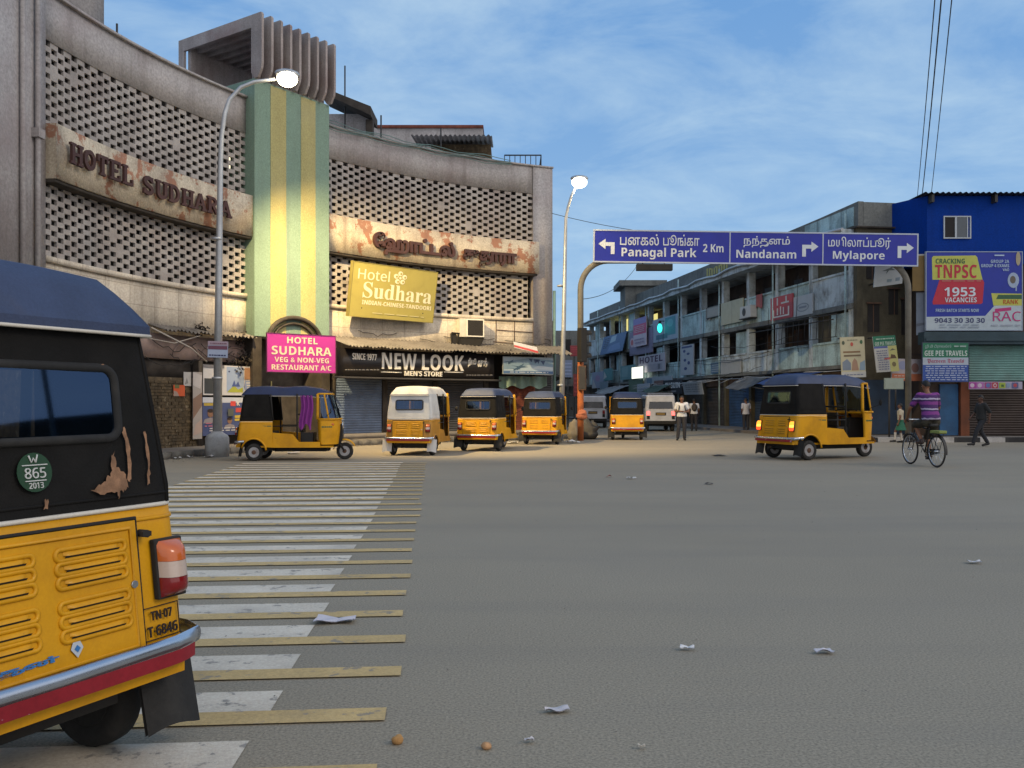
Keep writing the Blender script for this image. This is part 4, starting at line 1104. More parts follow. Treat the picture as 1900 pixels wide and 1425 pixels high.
for x in (15.9, 18.3, 20.5): mb.box(x, x + .1, FY - .3, FY, 9.0, 9.3)
mb.build('roof_bracket', M['iron'], bb, True)
wx0, wx1, wz0, wz1 = gx(1750, FY), gx(1801, FY), gz(443, FY), gz(401, FY)
mb = MB(); g = .045
for q in ((wx0, wx1, wz1 - g, wz1), (wx0, wx1, wz0, wz0 + g), (wx0, wx0 + g, wz0 + g, wz1 - g), (wx1 - g, wx1, wz0 + g, wz1 - g), (wx0 + .43, wx0 + .50, wz0 + g, wz1 - g), (wx1 - .16, wx1 - .12, wz0 + g, wz1 - g)): mb.box(q[0], q[1], FY - .05, FY - .003, q[2], q[3])
wf = mb.build('window', paint((.40, .44, .48)), bb, True)
mb = MB(); mb.box(wx0 + g, wx0 + .43, FY - .03, FY - .0035, wz0 + g, wz1 - g); mb.build('open_side', M['dark_inside'], wf, True)
mb = MB(); mb.box(wx0 + .5, wx1 - .16, FY - .03, FY - .0035, wz0 + g, wz1 - g); mb.build('pane', mat('window_glass', (.02, .04, .06), .06, spec=.8, bump=0, fine=0), wf, True)
mb = MB(); mb.box(15.55, 25, FY - .45, FY + .099, gz(640, FY), gz(617, FY)); mb.box(15.6, 25, FY - .5, FY - .452, gz(634, FY), gz(628, FY)); mb.build('ledge', mat('dark_teal_ledge', (.035, .06, .075), .8), bb, True)
def slats(x0, x1, y, z0, z1, step=.09):
    mb = MB(); n = int((z1 - z0) / step)
    for k in range(n):
        z = z0 + (z1 - z0) * k / n; q = (z1 - z0) / n
        mb.add([(x0, y, z), (x1, y, z), (x1, y - .025, z + q * .5), (x0, y - .025, z + q * .5), (x1, y, z + q), (x0, y, z + q)], [(0, 1, 2, 3), (3, 2, 4, 5)])
    return mb
slats(gx(1797, FY), 25, FY - .05, gz(707, FY), gz(641, FY)).build('shutter', mat('sea_green_shutter', (.14, .27, .25), .7, dirt=(.12, .13, .12), dirt_amt=.5, bump=.1), bb, True)
slats(gx(1800, FY), 25, FY + .05, .15, gz(722, FY)).build('shutter', mat('brown_shutter', (.04, .028, .024), .7, dirt=(.02, .015, .013), bump=.1), bb, True)
mb = MB(); mb.box(gx(1744, FY), gx(1778, FY), FY + .0, FY + .09, .15, 2.1); mb.build('door', mat('blue_door', (.02, .085, .20), .6, dirt=(.02, .04, .08), bump=.1), bb, True)
mb = MB(); mb.box(gx(1780, FY), gx(1796, FY), FY - .12, FY + .09, 0, 2.2); mb.build('pillar', mat('rust_red_pillar', (.17, .055, .025), .8, dirt=(.06, .03, .02), bump=.2), bb, True)

O = Vector((gx(1719, 34.75), 34.75, gz(612, 34.75))); w = gx(1896, 34.75) - O.x; h = gz(468, 34.75) - O.z
q = lambda px, py: ((px - 1719) / 177.0, (612 - py) / 144.0)
LIME = (.45, .47, .09); RED = (.42, .02, .045); BLU = (.012, .03, .30)
pl = lambda *pts: [q(*p) for p in pts]
def tx(s_, x0, y0, x1, y1, c, b=0.0):
    a = q(x0, y1); bb_ = q(x1, y0); return ('t', s_, a[0], a[1], bb_[0], bb_[1], c, b)
LB = (.36, .47, .62)
bill = sign('billboard', 'large blue coaching billboard reading CRACKING TNPSC 1953 VACANCIES on the corner building', 'billboard', O, (1, 0, 0), (0, 0, 1), (0, -1, 0), w, h, BLU,
     [('p', pl((1718, 612), (1896, 612), (1896, 566), (1846, 566), (1828, 586), (1718, 588)), (.40, .47, .52)),
      ('p', pl((1730, 519), (1823, 519), (1813, 477), (1810, 474), (1732, 475), (1729, 478)), LIME),
      ('p', pl((1731, 565), (1730, 560), (1743, 519.5), (1824, 519.5), (1826, 524), (1823, 562), (1820, 564)), RED),
      ('p', pl((1843, 567), (1896, 567), (1896, 545), (1839, 544)), LIME), ('p', pl((1848, 555), (1896, 555), (1896, 547), (1852, 547)), (.03, .10, .05)),
      tx('CRACKING', 1736, 480, 1790, 489, (.03, .10, .05), .01), tx('TNPSC', 1735, 491, 1812, 516, RED, .06), tx('1953', 1752, 533, 1810, 550, (.55, .62, .68), .05), tx('VACANCIES', 1753, 552, 1812, 561, (.55, .62, .68), .01),
      tx('9043 30 30 30', 1734, 590, 1827, 599, (.04, .05, .14), .04), tx('RAC', 1842, 578, 1894, 596, (.42, .03, .16), -.005), ('p', pl((1846, 573), (1876, 570), (1876, 576), (1846, 579)), (.42, .03, .16)),
      tx('GROUP 2A', 1838, 482, 1872, 488, LB, .03), tx('GROUP 4 EXAMS', 1820, 490, 1872, 496, LB, .03), tx('VAO', 1860, 498, 1872, 503, LB, .03), tx('RANK', 1861, 556, 1889, 564, (.42, .10, .02), .05),
      ('e', q(1880, 520)[0], q(1880, 520)[1], .06, .10, (.30, .38, .52)), ('e', q(1879, 519)[0], q(1879, 519)[1], .03, .05, (.12, .10, .08)), ('p', pl((1884, 540), (1886, 540), (1887, 524), (1884, 524)), (.3, .38, .52)), ('e', q(1889, 480)[0], q(1889, 480)[1], .025, .09, (.35, .3, .2)),
      tx('FRESH BATCH STARTS NOW', 1736, 573, 1816, 579, LB, .02)] + lines_of_print(.13, .57, .615, .645, 1, (.45, .15, .12), 61) + lines_of_print(.08, .55, .02, .08, 2, (.25, .3, .38), 62) + lines_of_print(.65, .98, .04, .08, 1, (.3, .33, .4), 63) + lines_of_print(.68, .85, .94, .98, 1, LB, 64),
     thick=.08, frame=(.30, .36, .45), frame_w=.03)
O, U, V, N, w, h = px_plane(1712, 34.45, 1797, 34.45, 636, 708)
GR = (.02, .15, .085)
sign('shop_sign', 'square GEE PEE TRAVELS board with green, white and blue bands below the billboard', 'sign', O, U, V, N, w, h, (.03, .08, .32),
     [('r', 0, .62, 1, 1, GR), ('r', 0, .43, 1, .62, (.36, .42, .50)), ('t', '\u0b9c\u0bbf \u0baa\u0bbf \u0b9f\u0bbf\u0bb0\u0bbe\u0bb5\u0bb2\u0bcd\u0bb8\u0bcd', .05, .85, .62, .95, (.30, .42, .40), .01), ('t', 'GEE PEE TRAVELS', .04, .66, .97, .80, (.50, .58, .55), .015), ('t', 'Parveen Travels', .1, .455, .9, .59, (.33, .06, .12), 'black')]
     + lines_of_print(.05, .96, .02, .42, 7, (.34, .40, .56), 71) + lines_of_print(.66, .96, .87, .95, 1, (.3, .4, .38), 72), frame=(.05, .06, .10), frame_w=.02)
O = Vector((gx(1798, 34.5), 34.5, gz(722, 34.5)))
sign('shop_sign', 'narrow strip of coloured square logos under the sea green shutter', 'sign', O, (1, 0, 0), (0, 0, 1), (0, -1, 0), gx(1897, 34.5) - O.x, gz(708, 34.5) - O.z, (.34, .32, .42),
     [('r', .0, .08, .14, .92, (.30, .04, .26)), ('r', .14, .08, .28, .92, (.34, .12, .34)), ('e', .2, .5, .04, .28, (.5, .4, .5)), ('e', .06, .5, .04, .28, (.5, .4, .5)), ('r', .29, .1, .42, .9, (.30, .05, .18)), ('e', .355, .5, .04, .3, (.10, .16, .38)), ('r', .43, .1, .54, .9, (.36, .03, .05)), ('e', .485, .5, .035, .28, (.5, .4, .42)), ('e', .485, .5, .02, .15, (.36, .03, .05)), ('r', .56, .12, .68, .88, (.30, .38, .06)), ('r', .6, .3, .65, .6, (.05, .12, .03)), ('r', .70, .2, .76, .8, (.2, .28, .4)), ('r', .80, .12, .92, .88, (.10, .11, .24)), ('e', .86, .5, .035, .25, (.42, .06, .08))], rough=.5)
O, U, V, N, w, h = px_plane(1693, 35.0, 1718, 34.9, 472, 540)
sign('plain_board', 'plain ochre board on the wall just left of the billboard', 'board', O, U, V, N, w, h, (.21, .13, .035), [('r', 0, .96, 1, 1, (.40, .40, .36))])
O, U, V, N, w, h = px_plane(1700, 35.1, 1718, 35.0, 543, 622)
sign('plain_board', 'pale grey blue panel below the ochre board', 'board', O, U, V, N, w, h, (.17, .21, .28), [('p', [(0, .2), (1, .25), (1, .3), (0, .27)], (.1, .12, .16))])
O, U, V, N, w, h = px_plane(1655, 34.2, 1712, 35.0, 665, 706)
sign('shop_sign', 'orange and white printed board half hidden behind the right signpost', 'sign', O, U, V, N, w, h, (.34, .31, .33), [('r', 0, 0, 1, .32, (.42, .13, .06)), ('e', .75, .6, .12, .22, (.22, .12, .1)), ('e', .35, .7, .15, .2, (.22, .24, .36))] + lines_of_print(.05, .5, .05, .28, 2, (.5, .35, .3), 73),
     legs=[(O + U * .2, O + U * .2 - Vector((0, 0, 1.1)), .03)])
# hanging poster boards on the corner
O = at(1562, 701, 34.4); 
sign('poster_board', 'cream board with temple pictures hanging at the building corner', 'sign', O, (.985, -.1, .03), (-.045, 0, 1), (0, -1, 0), .88, 1.52, (.44, .41, .28),
     [('p', [(.05, .18), (.4, .18), (.4, .36), (.25, .46), (.05, .38)], (.16, .20, .26)), ('p', [(.42, .17), (.72, .17), (.66, .4), (.56, .48), (.46, .38)], (.30, .19, .13)), ('p', [(.74, .17), (.98, .17), (.98, .42), (.78, .36)], (.20, .28, .36)), ('e', .12, .86, .06, .05, (.07, .09, .06)), ('e', .86, .87, .06, .05, (.05, .12, .06)), ('e', .47, .82, .06, .05, (.42, .08, .06)), ('r', .1, .61, .8, .65, (.20, .12, .06)), ('r', .12, .52, .82, .56, (.14, .10, .06)), ('r', 0, 0, 1, .14, (.42, .43, .42))] + lines_of_print(.25, .7, .9, .95, 1, (.2, .2, .14), 81) + lines_of_print(.08, .9, .04, .1, 1, (.14, .16, .24), 82),
     legs=[(O + Vector((.4, .05, 1.5)), O + Vector((.5, 1.8, 1.6)), .025)])
O = at(1627, 691, 34.0)
sign('poster_board', 'tilted board with green GEE PEE TRAVELS heading and rows of fares', 'sign', O, (.98, -.05, .06), (-.12, 0, 1), (0, -1, 0), .82, 1.34, (.40, .40, .38),
     [('r', 0, .72, 1, 1, GR), ('t', 'GEE PEE TRAVELS', .06, .74, .97, .84, (.42, .5, .42), .02), ('r', 0, .66, .6, .715, (.08, .11, .30)), ('r', .62, .0, 1, .715, (.44, .42, .16)), ('p', [(.66, .36), (.95, .36), (.88, .46), (.72, .48)], (.10, .06, .03)), ('p', [(.68, .58), (.96, .6), (.8, .64)], (.12, .12, .08)), ('e', .8, .2, .09, .07, (.16, .13, .06)), ('r', .4, .34, .66, .40, (.42, .1, .08))] + lines_of_print(.06, .56, .05, .62, 9, (.14, .15, .22), 83) + lines_of_print(.06, .9, .88, .96, 1, (.3, .42, .34), 84),
     legs=[(O + Vector((.3, .05, 1.3)), O + Vector((.4, 1.9, 1.4)), .025)])
O = at(1621, 533, 34.6)
sign('plain_board', 'tilted grey white board with an aeroplane mark behind the road sign', 'sign', O, (.98, -.02, .13), (.08, 0, 1), (0, -1, 0), 1.08, 1.05, (.34, .37, .38),
     [('p', [(.25, .55), (.5, .62), (.68, .72), (.6, .6), (.72, .52), (.5, .54), (.4, .42), (.42, .53)], (.09, .11, .11)), ('r', .45, .12, .62, .22, (.16, .22, .25)), ('r', .75, .12, .9, .24, (.15, .20, .24))], legs=[(O + Vector((.5, .05, .3)), O + Vector((.5, 1.9, .3)), .03)])
O = at(1641, 722, 32.9)
sign('board_on_post', 'blank grey green board standing on a thin post at the kerb', 'sign', O, (1, .03, 0), (0, 0, 1), (0, -1, 0), .70, .40, (.22, .26, .22), [('r', .05, .08, .95, .92, (.25, .29, .25))],
     legs=[(Vector((gx(1650, 32.95), 32.95, .1)), Vector((gx(1650, 32.95), 32.95, O.z + .3)), .035)])

# pavements on the right, black and white kerb
mb = MB(); mb.prism([(12.15, 32.6), (30, 32.6), (30, 42), (13.5, 42), (5, 84), (3.9, 84)], lambda x, y, d: Vector((x, y, d)), -.05, .13); tag(mb.build('pavement', M['pavement']), kind='structure')
wbk, bbk = MB(), MB(); x = 12.0; i = 0
while x < 29:
    (wbk if i % 2 else bbk).box(x, x + .88, 32.28, 32.595, -.05, .17); x += .9; i += 1
tag(wbk.build('white_kerb_blocks', mat('white_kerb', (.42, .41, .40), .9, dirt=(.12, .11, .1), dirt_amt=.7, dirt_scale=2, bump=.3, rnd=False)), kind='structure')
tag(bbk.build('black_kerb_blocks', mat('black_kerb', (.03, .03, .032), .9, dirt=(.09, .085, .08), dirt_amt=.6, dirt_scale=2, bump=.3, rnd=False)), kind='structure')

# ------------------------------------------------------------------ overhead road sign
gs = thing('gantry_sign', 'wide blue overhead direction sign for Panagal Park, Nandanam and Mylapore on two curved posts', 'road sign', (8.6, 33.5, 0))
GD = 33.5
O = at(1103, 484, GD); TLp = at(1103, 428, GD); TRp = at(1701, 436, GD)
U = (TRp - TLp).normalized(); w = (TRp - TLp).length; h = (TLp - O).length; V = Vector((-U.z, 0, U.x)); N = Vector((0, -1, 0))
fn = plane_fn(O, U, V, N)
mb = MB(); mb.prism([(0, 0), (w, 0), (w, h), (0, h)], fn, -.06, 0); mb.build('panel', mat('sign_blue', (.012, .022, .30), .4, var=.08, bump=.02, fine=.03), gs, True)
mb = MB(); g = .05
for (x0, x1, y0, y1) in ((-g, w + g, h, h + g), (-g, w + g, -g, 0), (-g, 0, 0, h), (w, w + g, 0, h)): mb.prism([(x0, y0), (x1, y0), (x1, y1), (x0, y1)], fn, -.07, .012)
for p in (1354, 1526.5):
    x = (p - 1103) / 598 * w; mb.prism([(x - .02, 0), (x + .02, 0), (x + .02, h), (x - .02, h)], fn, .001, .010)
mb.build('border', paint((.42, .47, .56)), gs, True)
mb = MB(); k = w / 598.0
def gt(s_, x0, x1, y0, y1, b=0.0):     # rows measured from the top edge of the panel
    mb = MB()
    write(mb, s_, fn, (x0 - 1103) * k, (x1 - 1103) * k, h - y1 * k, h - y0 * k, .003, .012, bold=b); mb.build('lettering', paint((.60, .64, .68)), gs, True)
sl = lambda px: (px - 1103) * 8 / 598.0
gt('\u0baa\u0ba9\u0b95\u0bb2\u0bcd', 1150, 1222, 5, 26, .008); gt('\u0baa\u0bc2\u0b99\u0bcd\u0b95\u0bbe', 1230, 1297, 5, 26, .008)
gt('Panagal Park', 1153, 1292, 30, 52, .022); gt('2 Km', 1304, 1342, 22, 37, .012)
gt('\u0ba8\u0ba8\u0bcd\u0ba4\u0ba9\u0bae\u0bcd', 1379, 1465, 6, 27, .008); gt('Nandanam', 1366, 1477, 31, 47, .022)
gt('\u0bae\u0baf\u0bbf\u0bb2\u0bbe\u0baa\u0bcd\u0baa\u0bc2\u0bb0\u0bcd', 1536, 1652, 5, 28, .008); gt('Mylapore', 1545, 1641, 31, 51, .022)
def arrow(x0, flip):
    P = [(24, 31), (24, 16), (14, 16), (14, 22), (1, 12), (14, 3), (14, 9), (31, 9), (31, 31)]
    P = [((x0 + (31 - x if flip else x) - 1103) * k, h - (12 + y) * k) for x, y in P]
    mb = MB(); P = [P[0], P[1], P[2], P[3], P[4], P[5], P[6], P[7], P[8]]
    vs = [fn(x, y, .008) for x, y in P]
    mb.add(vs, [(0, 1, 7, 8), (1, 2, 6, 7), (2, 3, 4), (2, 4, 6), (4, 5, 6)]); mb.build('arrow', paint((.60, .64, .68)), gs, True)
arrow(1109, False); arrow(1488, True); arrow(1665, True)
M['post'] = mat('grey_brown_post', (.16, .15, .125), .7, dirt=(.07, .06, .05), dirt_amt=.6, dirt_scale=2, streak=.4, bump=.1)
M['orange_paint'] = mat('faded_orange_paint', (.40, .115, .03), .7, dirt=(.20, .07, .035), dirt_amt=.6, dirt_scale=2.5, bump=.1)
for xb, sgn in ((gx(1078, GD), 1), (gx(1690, GD), -1)):
    y = GD + .22; mb = MB(); zt = 6.62; zc_ = 5.55
    pts = [Vector((xb, y, 2.9 if sgn > 0 else 0)), Vector((xb, y, zc_))] + [Vector((xb + sgn * 1.0 * (1 - math.cos(R_(a))), y, zc_ + (zt - zc_) * math.sin(R_(a)))) for a in range(10, 91, 10)] + [Vector((xb + sgn * 6.05, y, zt + (.02 if sgn > 0 else -.02)))]
    mb.tube(pts, .11, 12); mb.build('post', M['post'], gs, True)
    if sgn > 0:
        mb = MB(); mb.tube([(xb, y, 0), (xb, y, 2.898)], .115, 12); mb.build('post_base', M['orange_paint'], gs, True)
mb = MB()
for i in range(8): 
    x = 1.2 + i * 1.35; mb.prism([(x, .1), (x + .06, .1), (x + .06, h - .1), (x, h - .1)], fn, -.19, -.061)
mb.build('backing_rib', M['galv'], gs, True)
M['iron_black'] = mat('matt_black', (.010, .010, .011), .7, bump=.05)
def signal(label, c, horiz, w_, h_, dpt=.25, face=Vector((0, 1, 0))):
    root = thing('traffic_signal', label, 'traffic light', c, 0)
    c = Vector(c); side = Vector((face.y, -face.x, 0))
    f = lambda x, y, z: c + side * x + face * y + Vector((0, 0, z))
    mb = MB(); mb.box(-w_ / 2, w_ / 2, -dpt / 2, dpt / 2, -h_ / 2, h_ / 2, fn=f); mb.build('housing', M['iron_black'], root, True, bevel=.02)
    n = 3
    for i in range(n):
        t = (i - 1) / n
        cx, cz = (t * w_, 0) if horiz else (0, t * h_)
        mb = MB(); rr_ = min(w_ / n if horiz else w_, h_ if horiz else h_ / n) * .46
        pts = [f(cx + rr_ * math.cos(R_(a)), dpt / 2 + .2, cz + rr_ * math.sin(R_(a))) for a in range(-20, 201, 20)]
        pt0 = [f(cx + rr_ * math.cos(R_(a)), dpt / 2 - .01, cz + rr_ * math.sin(R_(a))) for a in range(-20, 201, 20)]
        m_ = len(pts); mb.add(pts + pt0, [(j, j + 1, m_ + j + 1, m_ + j) for j in range(m_ - 1)], 0, True); mb.build('visor', M['iron_black'], root, True)
        mb = MB(); mb.prism([(cx + rr_ * .85 * math.cos(R_(a)), cz + rr_ * .85 * math.sin(R_(a))) for a in range(0, 360, 24)], lambda x, z, d: f(x, dpt / 2 + d, z), .002, .02); mb.build('lens', paint([(.08, .005, .005), (.10, .06, .005), (.005, .06, .03)][i]), root, True)
    return root
sg = signal('long black traffic signal hanging under the left part of the blue road sign', (gx(1214, GD + .1), GD + .1, gz(492.5, GD) - .06), True, 1.32, .24)
mb = MB(); 
for dx in (-.4, .4): mb.tube([(gx(1214, GD) + dx, GD + .15, gz(492.5, GD)), (gx(1214, GD) + dx, GD + .2, 6.6)], .025, 6)
mb.build('hanger', M['iron'], sg, True)
sv = signal('dark vertical traffic signal strapped to the left signpost above the orange paint', (gx(1080, GD - .08), GD - .08, 3.5), False, .3, 1.25, face=Vector((.9, .43, 0)).normalized())
pb = thing('junction_box', 'dark control box strapped to the orange part of the left signpost', 'box', (gx(1080, GD), GD - .1, 1.85))
mb = MB(); mb.box(gx(1080, GD) - .14, gx(1080, GD) + .14, GD + .05 - .2, GD + .12, 1.85, 2.75); mb.build('case', M['rust'], pb, True, bevel=.015)
mb = MB(); mb.box(gx(1080, GD) - .11, gx(1080, GD) + .11, GD - .165, GD - .151, 1.9, 2.7); mb.build('door', M['iron'], pb, True)

# wires
def wire(label, a, b, sag, r=.012):
    a, b = Vector(a), Vector(b); mb = MB()
    mb.tube([a + (b - a) * t - Vector((0, 0, sag * 4 * t * (1 - t))) for t in [k / 16 for k in range(17)]], r, 5)
    return tag(mb.build('overhead_wire', M['iron']), label, 'wire', 'overhead wires')
wire('leftmost of the three wires rising from the blue building roof', at(1702, 366, 36.5), at(1738, -40, 17), .10, .012)
wire('middle wire of the three rising from the blue building roof', at(1711, 362, 36), at(1750, -40, 17), .16, .016)
wire('rightmost of the three wires rising from the blue building roof', at(1728, 360, 35.5), at(1770, -40, 17), .06, .012)
wire('long thin wire from the hotel to the gable of the aqua building', arc(111.6, AR - .03, 9.0), B(4.0, -.2, 8.9), .55, .012)
wire('slack wire from the left signpost to the roof room of the aqua building', Vector((gx(1078, GD), GD + .2, 5.2)), at(1190, 480, 60), .6, .014)

# ------------------------------------------------------------------ clutter of the old street row
def tarp(label, s0, s1, z, out, drop, c, seed):
    r = random.Random(seed); mb = MB()
    def f(u, v, o=0.0):
        s_ = s0 + (s1 - s0) * u
        return B(s_, .16 + out * v, z - drop * v ** 1.4 - .12 * math.sin(math.pi * u) * v + .05 * mnoise.noise(Vector((u * 5 + seed, v * 3, seed))) - o)
    mb.grid(f, 16, 8); mb.grid(lambda u, v: f(u, v, .01), 16, 8, flip=True)
    for u in (0.02, .98): mb.tube([f(u, 1.0), f(u, 0) - Vector((0, 0, drop + .2))], .018, 5)
    return tag(mb.build('shop_awning', mat('faded_tarpaulin', c, .85, var=.2, vscale=2, dirt=tuple(x * .35 for x in c), dirt_amt=.6, dirt_scale=1.5, bump=.25, bscale=30)), label, 'awning', 'tarpaulin awnings over the shops')
tarp('blue tarpaulin awning above the shop behind the moving auto rickshaw', 2.2, 6.2, 2.72, 1.3, .45, (.03, .07, .22), 1)
tarp('grey tarpaulin awning left of the blue one, above a dark shop', 7.2, 10.4, 2.66, 1.1, .5, (.12, .13, .14), 2)
tarp('dull green tarpaulin awning beyond the crooked grey board', 20.6, 24.2, 2.64, 1.2, .5, (.06, .10, .08), 3)
tarp('faded white tarpaulin awning far down the side street', 30.5, 36.0, 2.66, 1.4, .5, (.26, .28, .30), 4)
mb = MB(); r = random.Random(12)
for k in range(9):
    z0 = r.uniform(2.9, 5.2); a = r.uniform(0, 20); b = a + r.uniform(8, 18); d = r.uniform(.12, .3)
    mb.tube([B(a + (b - a) * t, d, z0 + r.uniform(-.03, .03) - .35 * 4 * t * (1 - t) * r.uniform(.6, 1)) for t in [q_ / 12 for q_ in range(13)]], .012, 4)
for k in range(8):
    s_ = r.uniform(1, 38); z0 = r.uniform(5, 8); mb.tube([B(s_, .1, z0), B(s_ + .1, .16, z0 - r.uniform(1, 3)), B(s_ + r.uniform(-.5, .5), .12, z0 - 3.4)], .012, 4)
mb.build('cables', M['iron'], cb, True)
for k, (s_, z_, c) in enumerate(((8.6, 6.66, (.30, .10, .10)), (15.4, 6.66, (.36, .36, .38)), (18.2, 3.9, (.12, .18, .30)), (24.9, 6.66, (.34, .30, .20)), (28.4, 3.9, (.36, .36, .38)))):
    mb = MB(); mb.grid(lambda u, v: B(s_ + .8 * u, .07 + .02 * math.sin(u * 11) , z_ + .06 - (.65 + .06 * math.sin(u * 7)) * v), 14, 4)
    tag(mb.build('hanging_cloth', mat('washing', c, .9, bump=.1)), ('dull red', 'white', 'blue', 'sand coloured', 'pale grey')[k] + ' cloth hung to dry over a balcony of the aqua building', 'cloth', 'washing on the balconies')
# thin loose cables and broken stick in front of the hotel's left wing
for k, (p, lab) in enumerate((((arc(164, AR - .7, 3.35), arc(160, AR - .9, 2.9), arc(157.6, AR - .8, 2.55)), 'pale broken stick poking out under the left tin awning'), ((arc(163.4, AR - .4, 3.1), arc(160.5, AR - .5, 3.02), arc(157.2, AR - .45, 3.3)), 'thin pale rod crossing under the left tin awning'))):
    mb = MB(); mb.tube(p, .022 - .008 * k, 6); tag(mb.build('stick', paint((.42, .38, .33), .8)), lab, 'stick')
mb = MB(); r = random.Random(2)
for k in range(6):
    a = r.uniform(150.5, 163); b = a - r.uniform(2, 6); z0 = r.uniform(2.6, 3.3)
    mb.tube([arc(a + (b - a) * t, AR - .08, z0 - r.uniform(.1, .3) * 4 * t * (1 - t)) for t in [q_ / 8 for q_ in range(9)]], .012, 4)
for k in range(5):
    a = r.uniform(112, 139); b = a - r.uniform(4, 9); z0 = r.uniform(3.72, 4.0)
    mb.tube([arc(max(111.8, a + (b - a) * t), AR - .06, z0 - r.uniform(.05, .2) * 4 * t * (1 - t)) for t in [q_ / 8 for q_ in range(9)]], .011, 4)
mb.build('cables', M['iron'], hotel, True)
# dark dry creeper hanging about the left awning
r = random.Random(6)
for t, z, s_ in ((156.2, 3.5, .22), (151.4, 3.35, .3), (152.2, 2.55, .32), (150.9, 2.75, .3)):
    mb = MB(); c = arc(t, AR - .12, z)
    for k in range(150):
        p = c + Vector((r.gauss(0, .5), r.gauss(0, .25), r.gauss(0, .42))) * s_
        d1 = Vector((r.uniform(-1, 1), r.uniform(-1, 1), r.uniform(-1, 1))) * .055; d2 = Vector((r.uniform(-1, 1), r.uniform(-1, 1), r.uniform(-1, .3))) * .055
        mb.add([p, p + d1, p + d1 + d2, p + d2], [(0, 1, 2, 3)])
    mb.build('dry_creeper', M['near_black'], hotel, True)

# the other side of the junction, right of the picture: seen only mirrored in the rear window of the closest auto
ob = thing('corner_block', 'dark three storey block on the far right side of the junction', 'building', (46, 20, 0))
mb = MB(); mb.box(44, 52, 2, 32, 0, 10.1); mb.build('wall', M['brown_wall'], ob, True)
for j in range(3):
    for i in range(7):
        mb = MB(); mb.box(43.95, 44.02, 3.5 + i * 4, 5.5 + i * 4, 1.5 + j * 2.5, 3 + j * 2.5); mb.build('window', M['dark_inside'], ob, True)
for k, y in enumerate((14.9, 16.5, 18.3)):
    po = thing('utility_pole', 'concrete utility pole with a cross arm, ' + ('nearest', 'middle', 'farthest')[k] + ' of three on the far right kerb', 'pole', (38, y, 0), 0, 'utility poles')
    mb = MB(); mb.tube([(38, y, 0), (38, y, 13.5 - k * .6)], [.2, .13], 8); mb.build('post', M['old_concrete'], po, True)
    mb = MB(); mb.box(37.92, 38.08, y - 1.2, y + 1.2, 12 - k * .6, 12.15 - k * .6); mb.build('cross_arm', M['iron'], po, True)
# ------------------------------------------------------------------ three-wheeled auto rickshaws
M['auto_yellow'] = mat('auto_yellow_enamel', (.62, .30, .004), .5, var=.06, vscale=3, dirt=(.36, .16, .006), dirt_amt=.6, dirt_scale=2.2, peel=(.22, .11, .025), peel_at=.69, peel_scale=5, streak=.18, streak_col=(.22, .10, .012), bump=.10, bscale=9, coat=.08, spec=.3, fine=.06)
M['tub_dark'] = mat('underbody_black', (.02, .019, .018), .85, bump=.1)
M['canvas'] = mat('black_canvas', (.0075, .007, .0065), .8, var=.3, vscale=4, spec=.2, dirt=(.022, .019, .016), dirt_amt=.4, dirt_scale=3, bump=.3, bscale=120)
M['canvas_worn'] = mat('worn_black_canvas', (.016, .0155, .015), .75, var=.3, vscale=4, dirt=(.04, .036, .03), dirt_amt=.4, dirt_scale=3, bump=.3, bscale=120)
M['roof_blue'] = mat('blue_grey_rexine', (.034, .05, .105), .6, var=.15, vscale=3, dirt=(.05, .056, .075), dirt_amt=.4, dirt_scale=2.2, bump=.25, bscale=140)
M['roof_navy'] = mat('navy_rexine', (.014, .024, .075), .5, var=.15, vscale=3, dirt=(.03, .035, .05), dirt_amt=.35, dirt_scale=2.2, bump=.25, bscale=140)
M['white_rexine'] = mat('white_rexine', (.56, .56, .54), .6, var=.08, vscale=3, dirt=(.34, .34, .33), dirt_amt=.4, dirt_scale=2, bump=.2, bscale=120)
M['rubber'] = mat('tyre_rubber', (.018, .018, .018), .85, dirt=(.05, .047, .042), dirt_amt=.5, dirt_scale=6, bump=.2)
M['rim'] = mat('painted_rim', (.33, .33, .34), .5, metal=.3, dirt=(.12, .07, .05), dirt_amt=.6, dirt_scale=7, bump=.05)
M['chrome'] = mat('bright_metal', (.50, .54, .60), .25, metal=.9, bump=.02, fine=0)
M['piping'] = paint((.62, .58, .50))
M['glass'] = mat('clear_glass', (.02, .02, .02), .05, bump=0, fine=0)
def glassy(name, tint, a):
    m = bpy.data.materials.new(name); m.use_nodes = True
    n, l = m.node_tree.nodes, m.node_tree.links; n.clear()
    o = n.new('ShaderNodeOutputMaterial'); mx = n.new('ShaderNodeMixShader'); tr = n.new('ShaderNodeBsdfTransparent'); gl = n.new('ShaderNodeBsdfGlossy'); lw = n.new('ShaderNodeLayerWeight'); fr = n.new('ShaderNodeMath'); fr.operation = 'POWER'; fr.inputs[1].default_value = 3.0; l.new(lw.outputs['Facing'], fr.inputs[0])
    tr.inputs[0].default_value = tint + (1,); gl.inputs['Roughness'].default_value = .03; gl.inputs[0].default_value = (.32, .52, .9, 1)  # blue gloss colour puts the blue of a reflected sky into the panes
    mm = n.new('ShaderNodeMath'); mm.operation = 'MULTIPLY_ADD'; mm.inputs[1].default_value = .6; mm.inputs[2].default_value = a
    l.new(fr.outputs[0], mm.inputs[0]); l.new(mm.outputs[0], mx.inputs[0]); l.new(tr.outputs[0], mx.inputs[1]); l.new(gl.outputs[0], mx.inputs[2]); l.new(mx.outputs[0], o.inputs[0])
    return m
M['glass'] = glassy('window_plastic', (.22, .25, .28), .12)
M['seat'] = mat('black_seat_vinyl', (.02, .02, .021), .5, bump=.1)
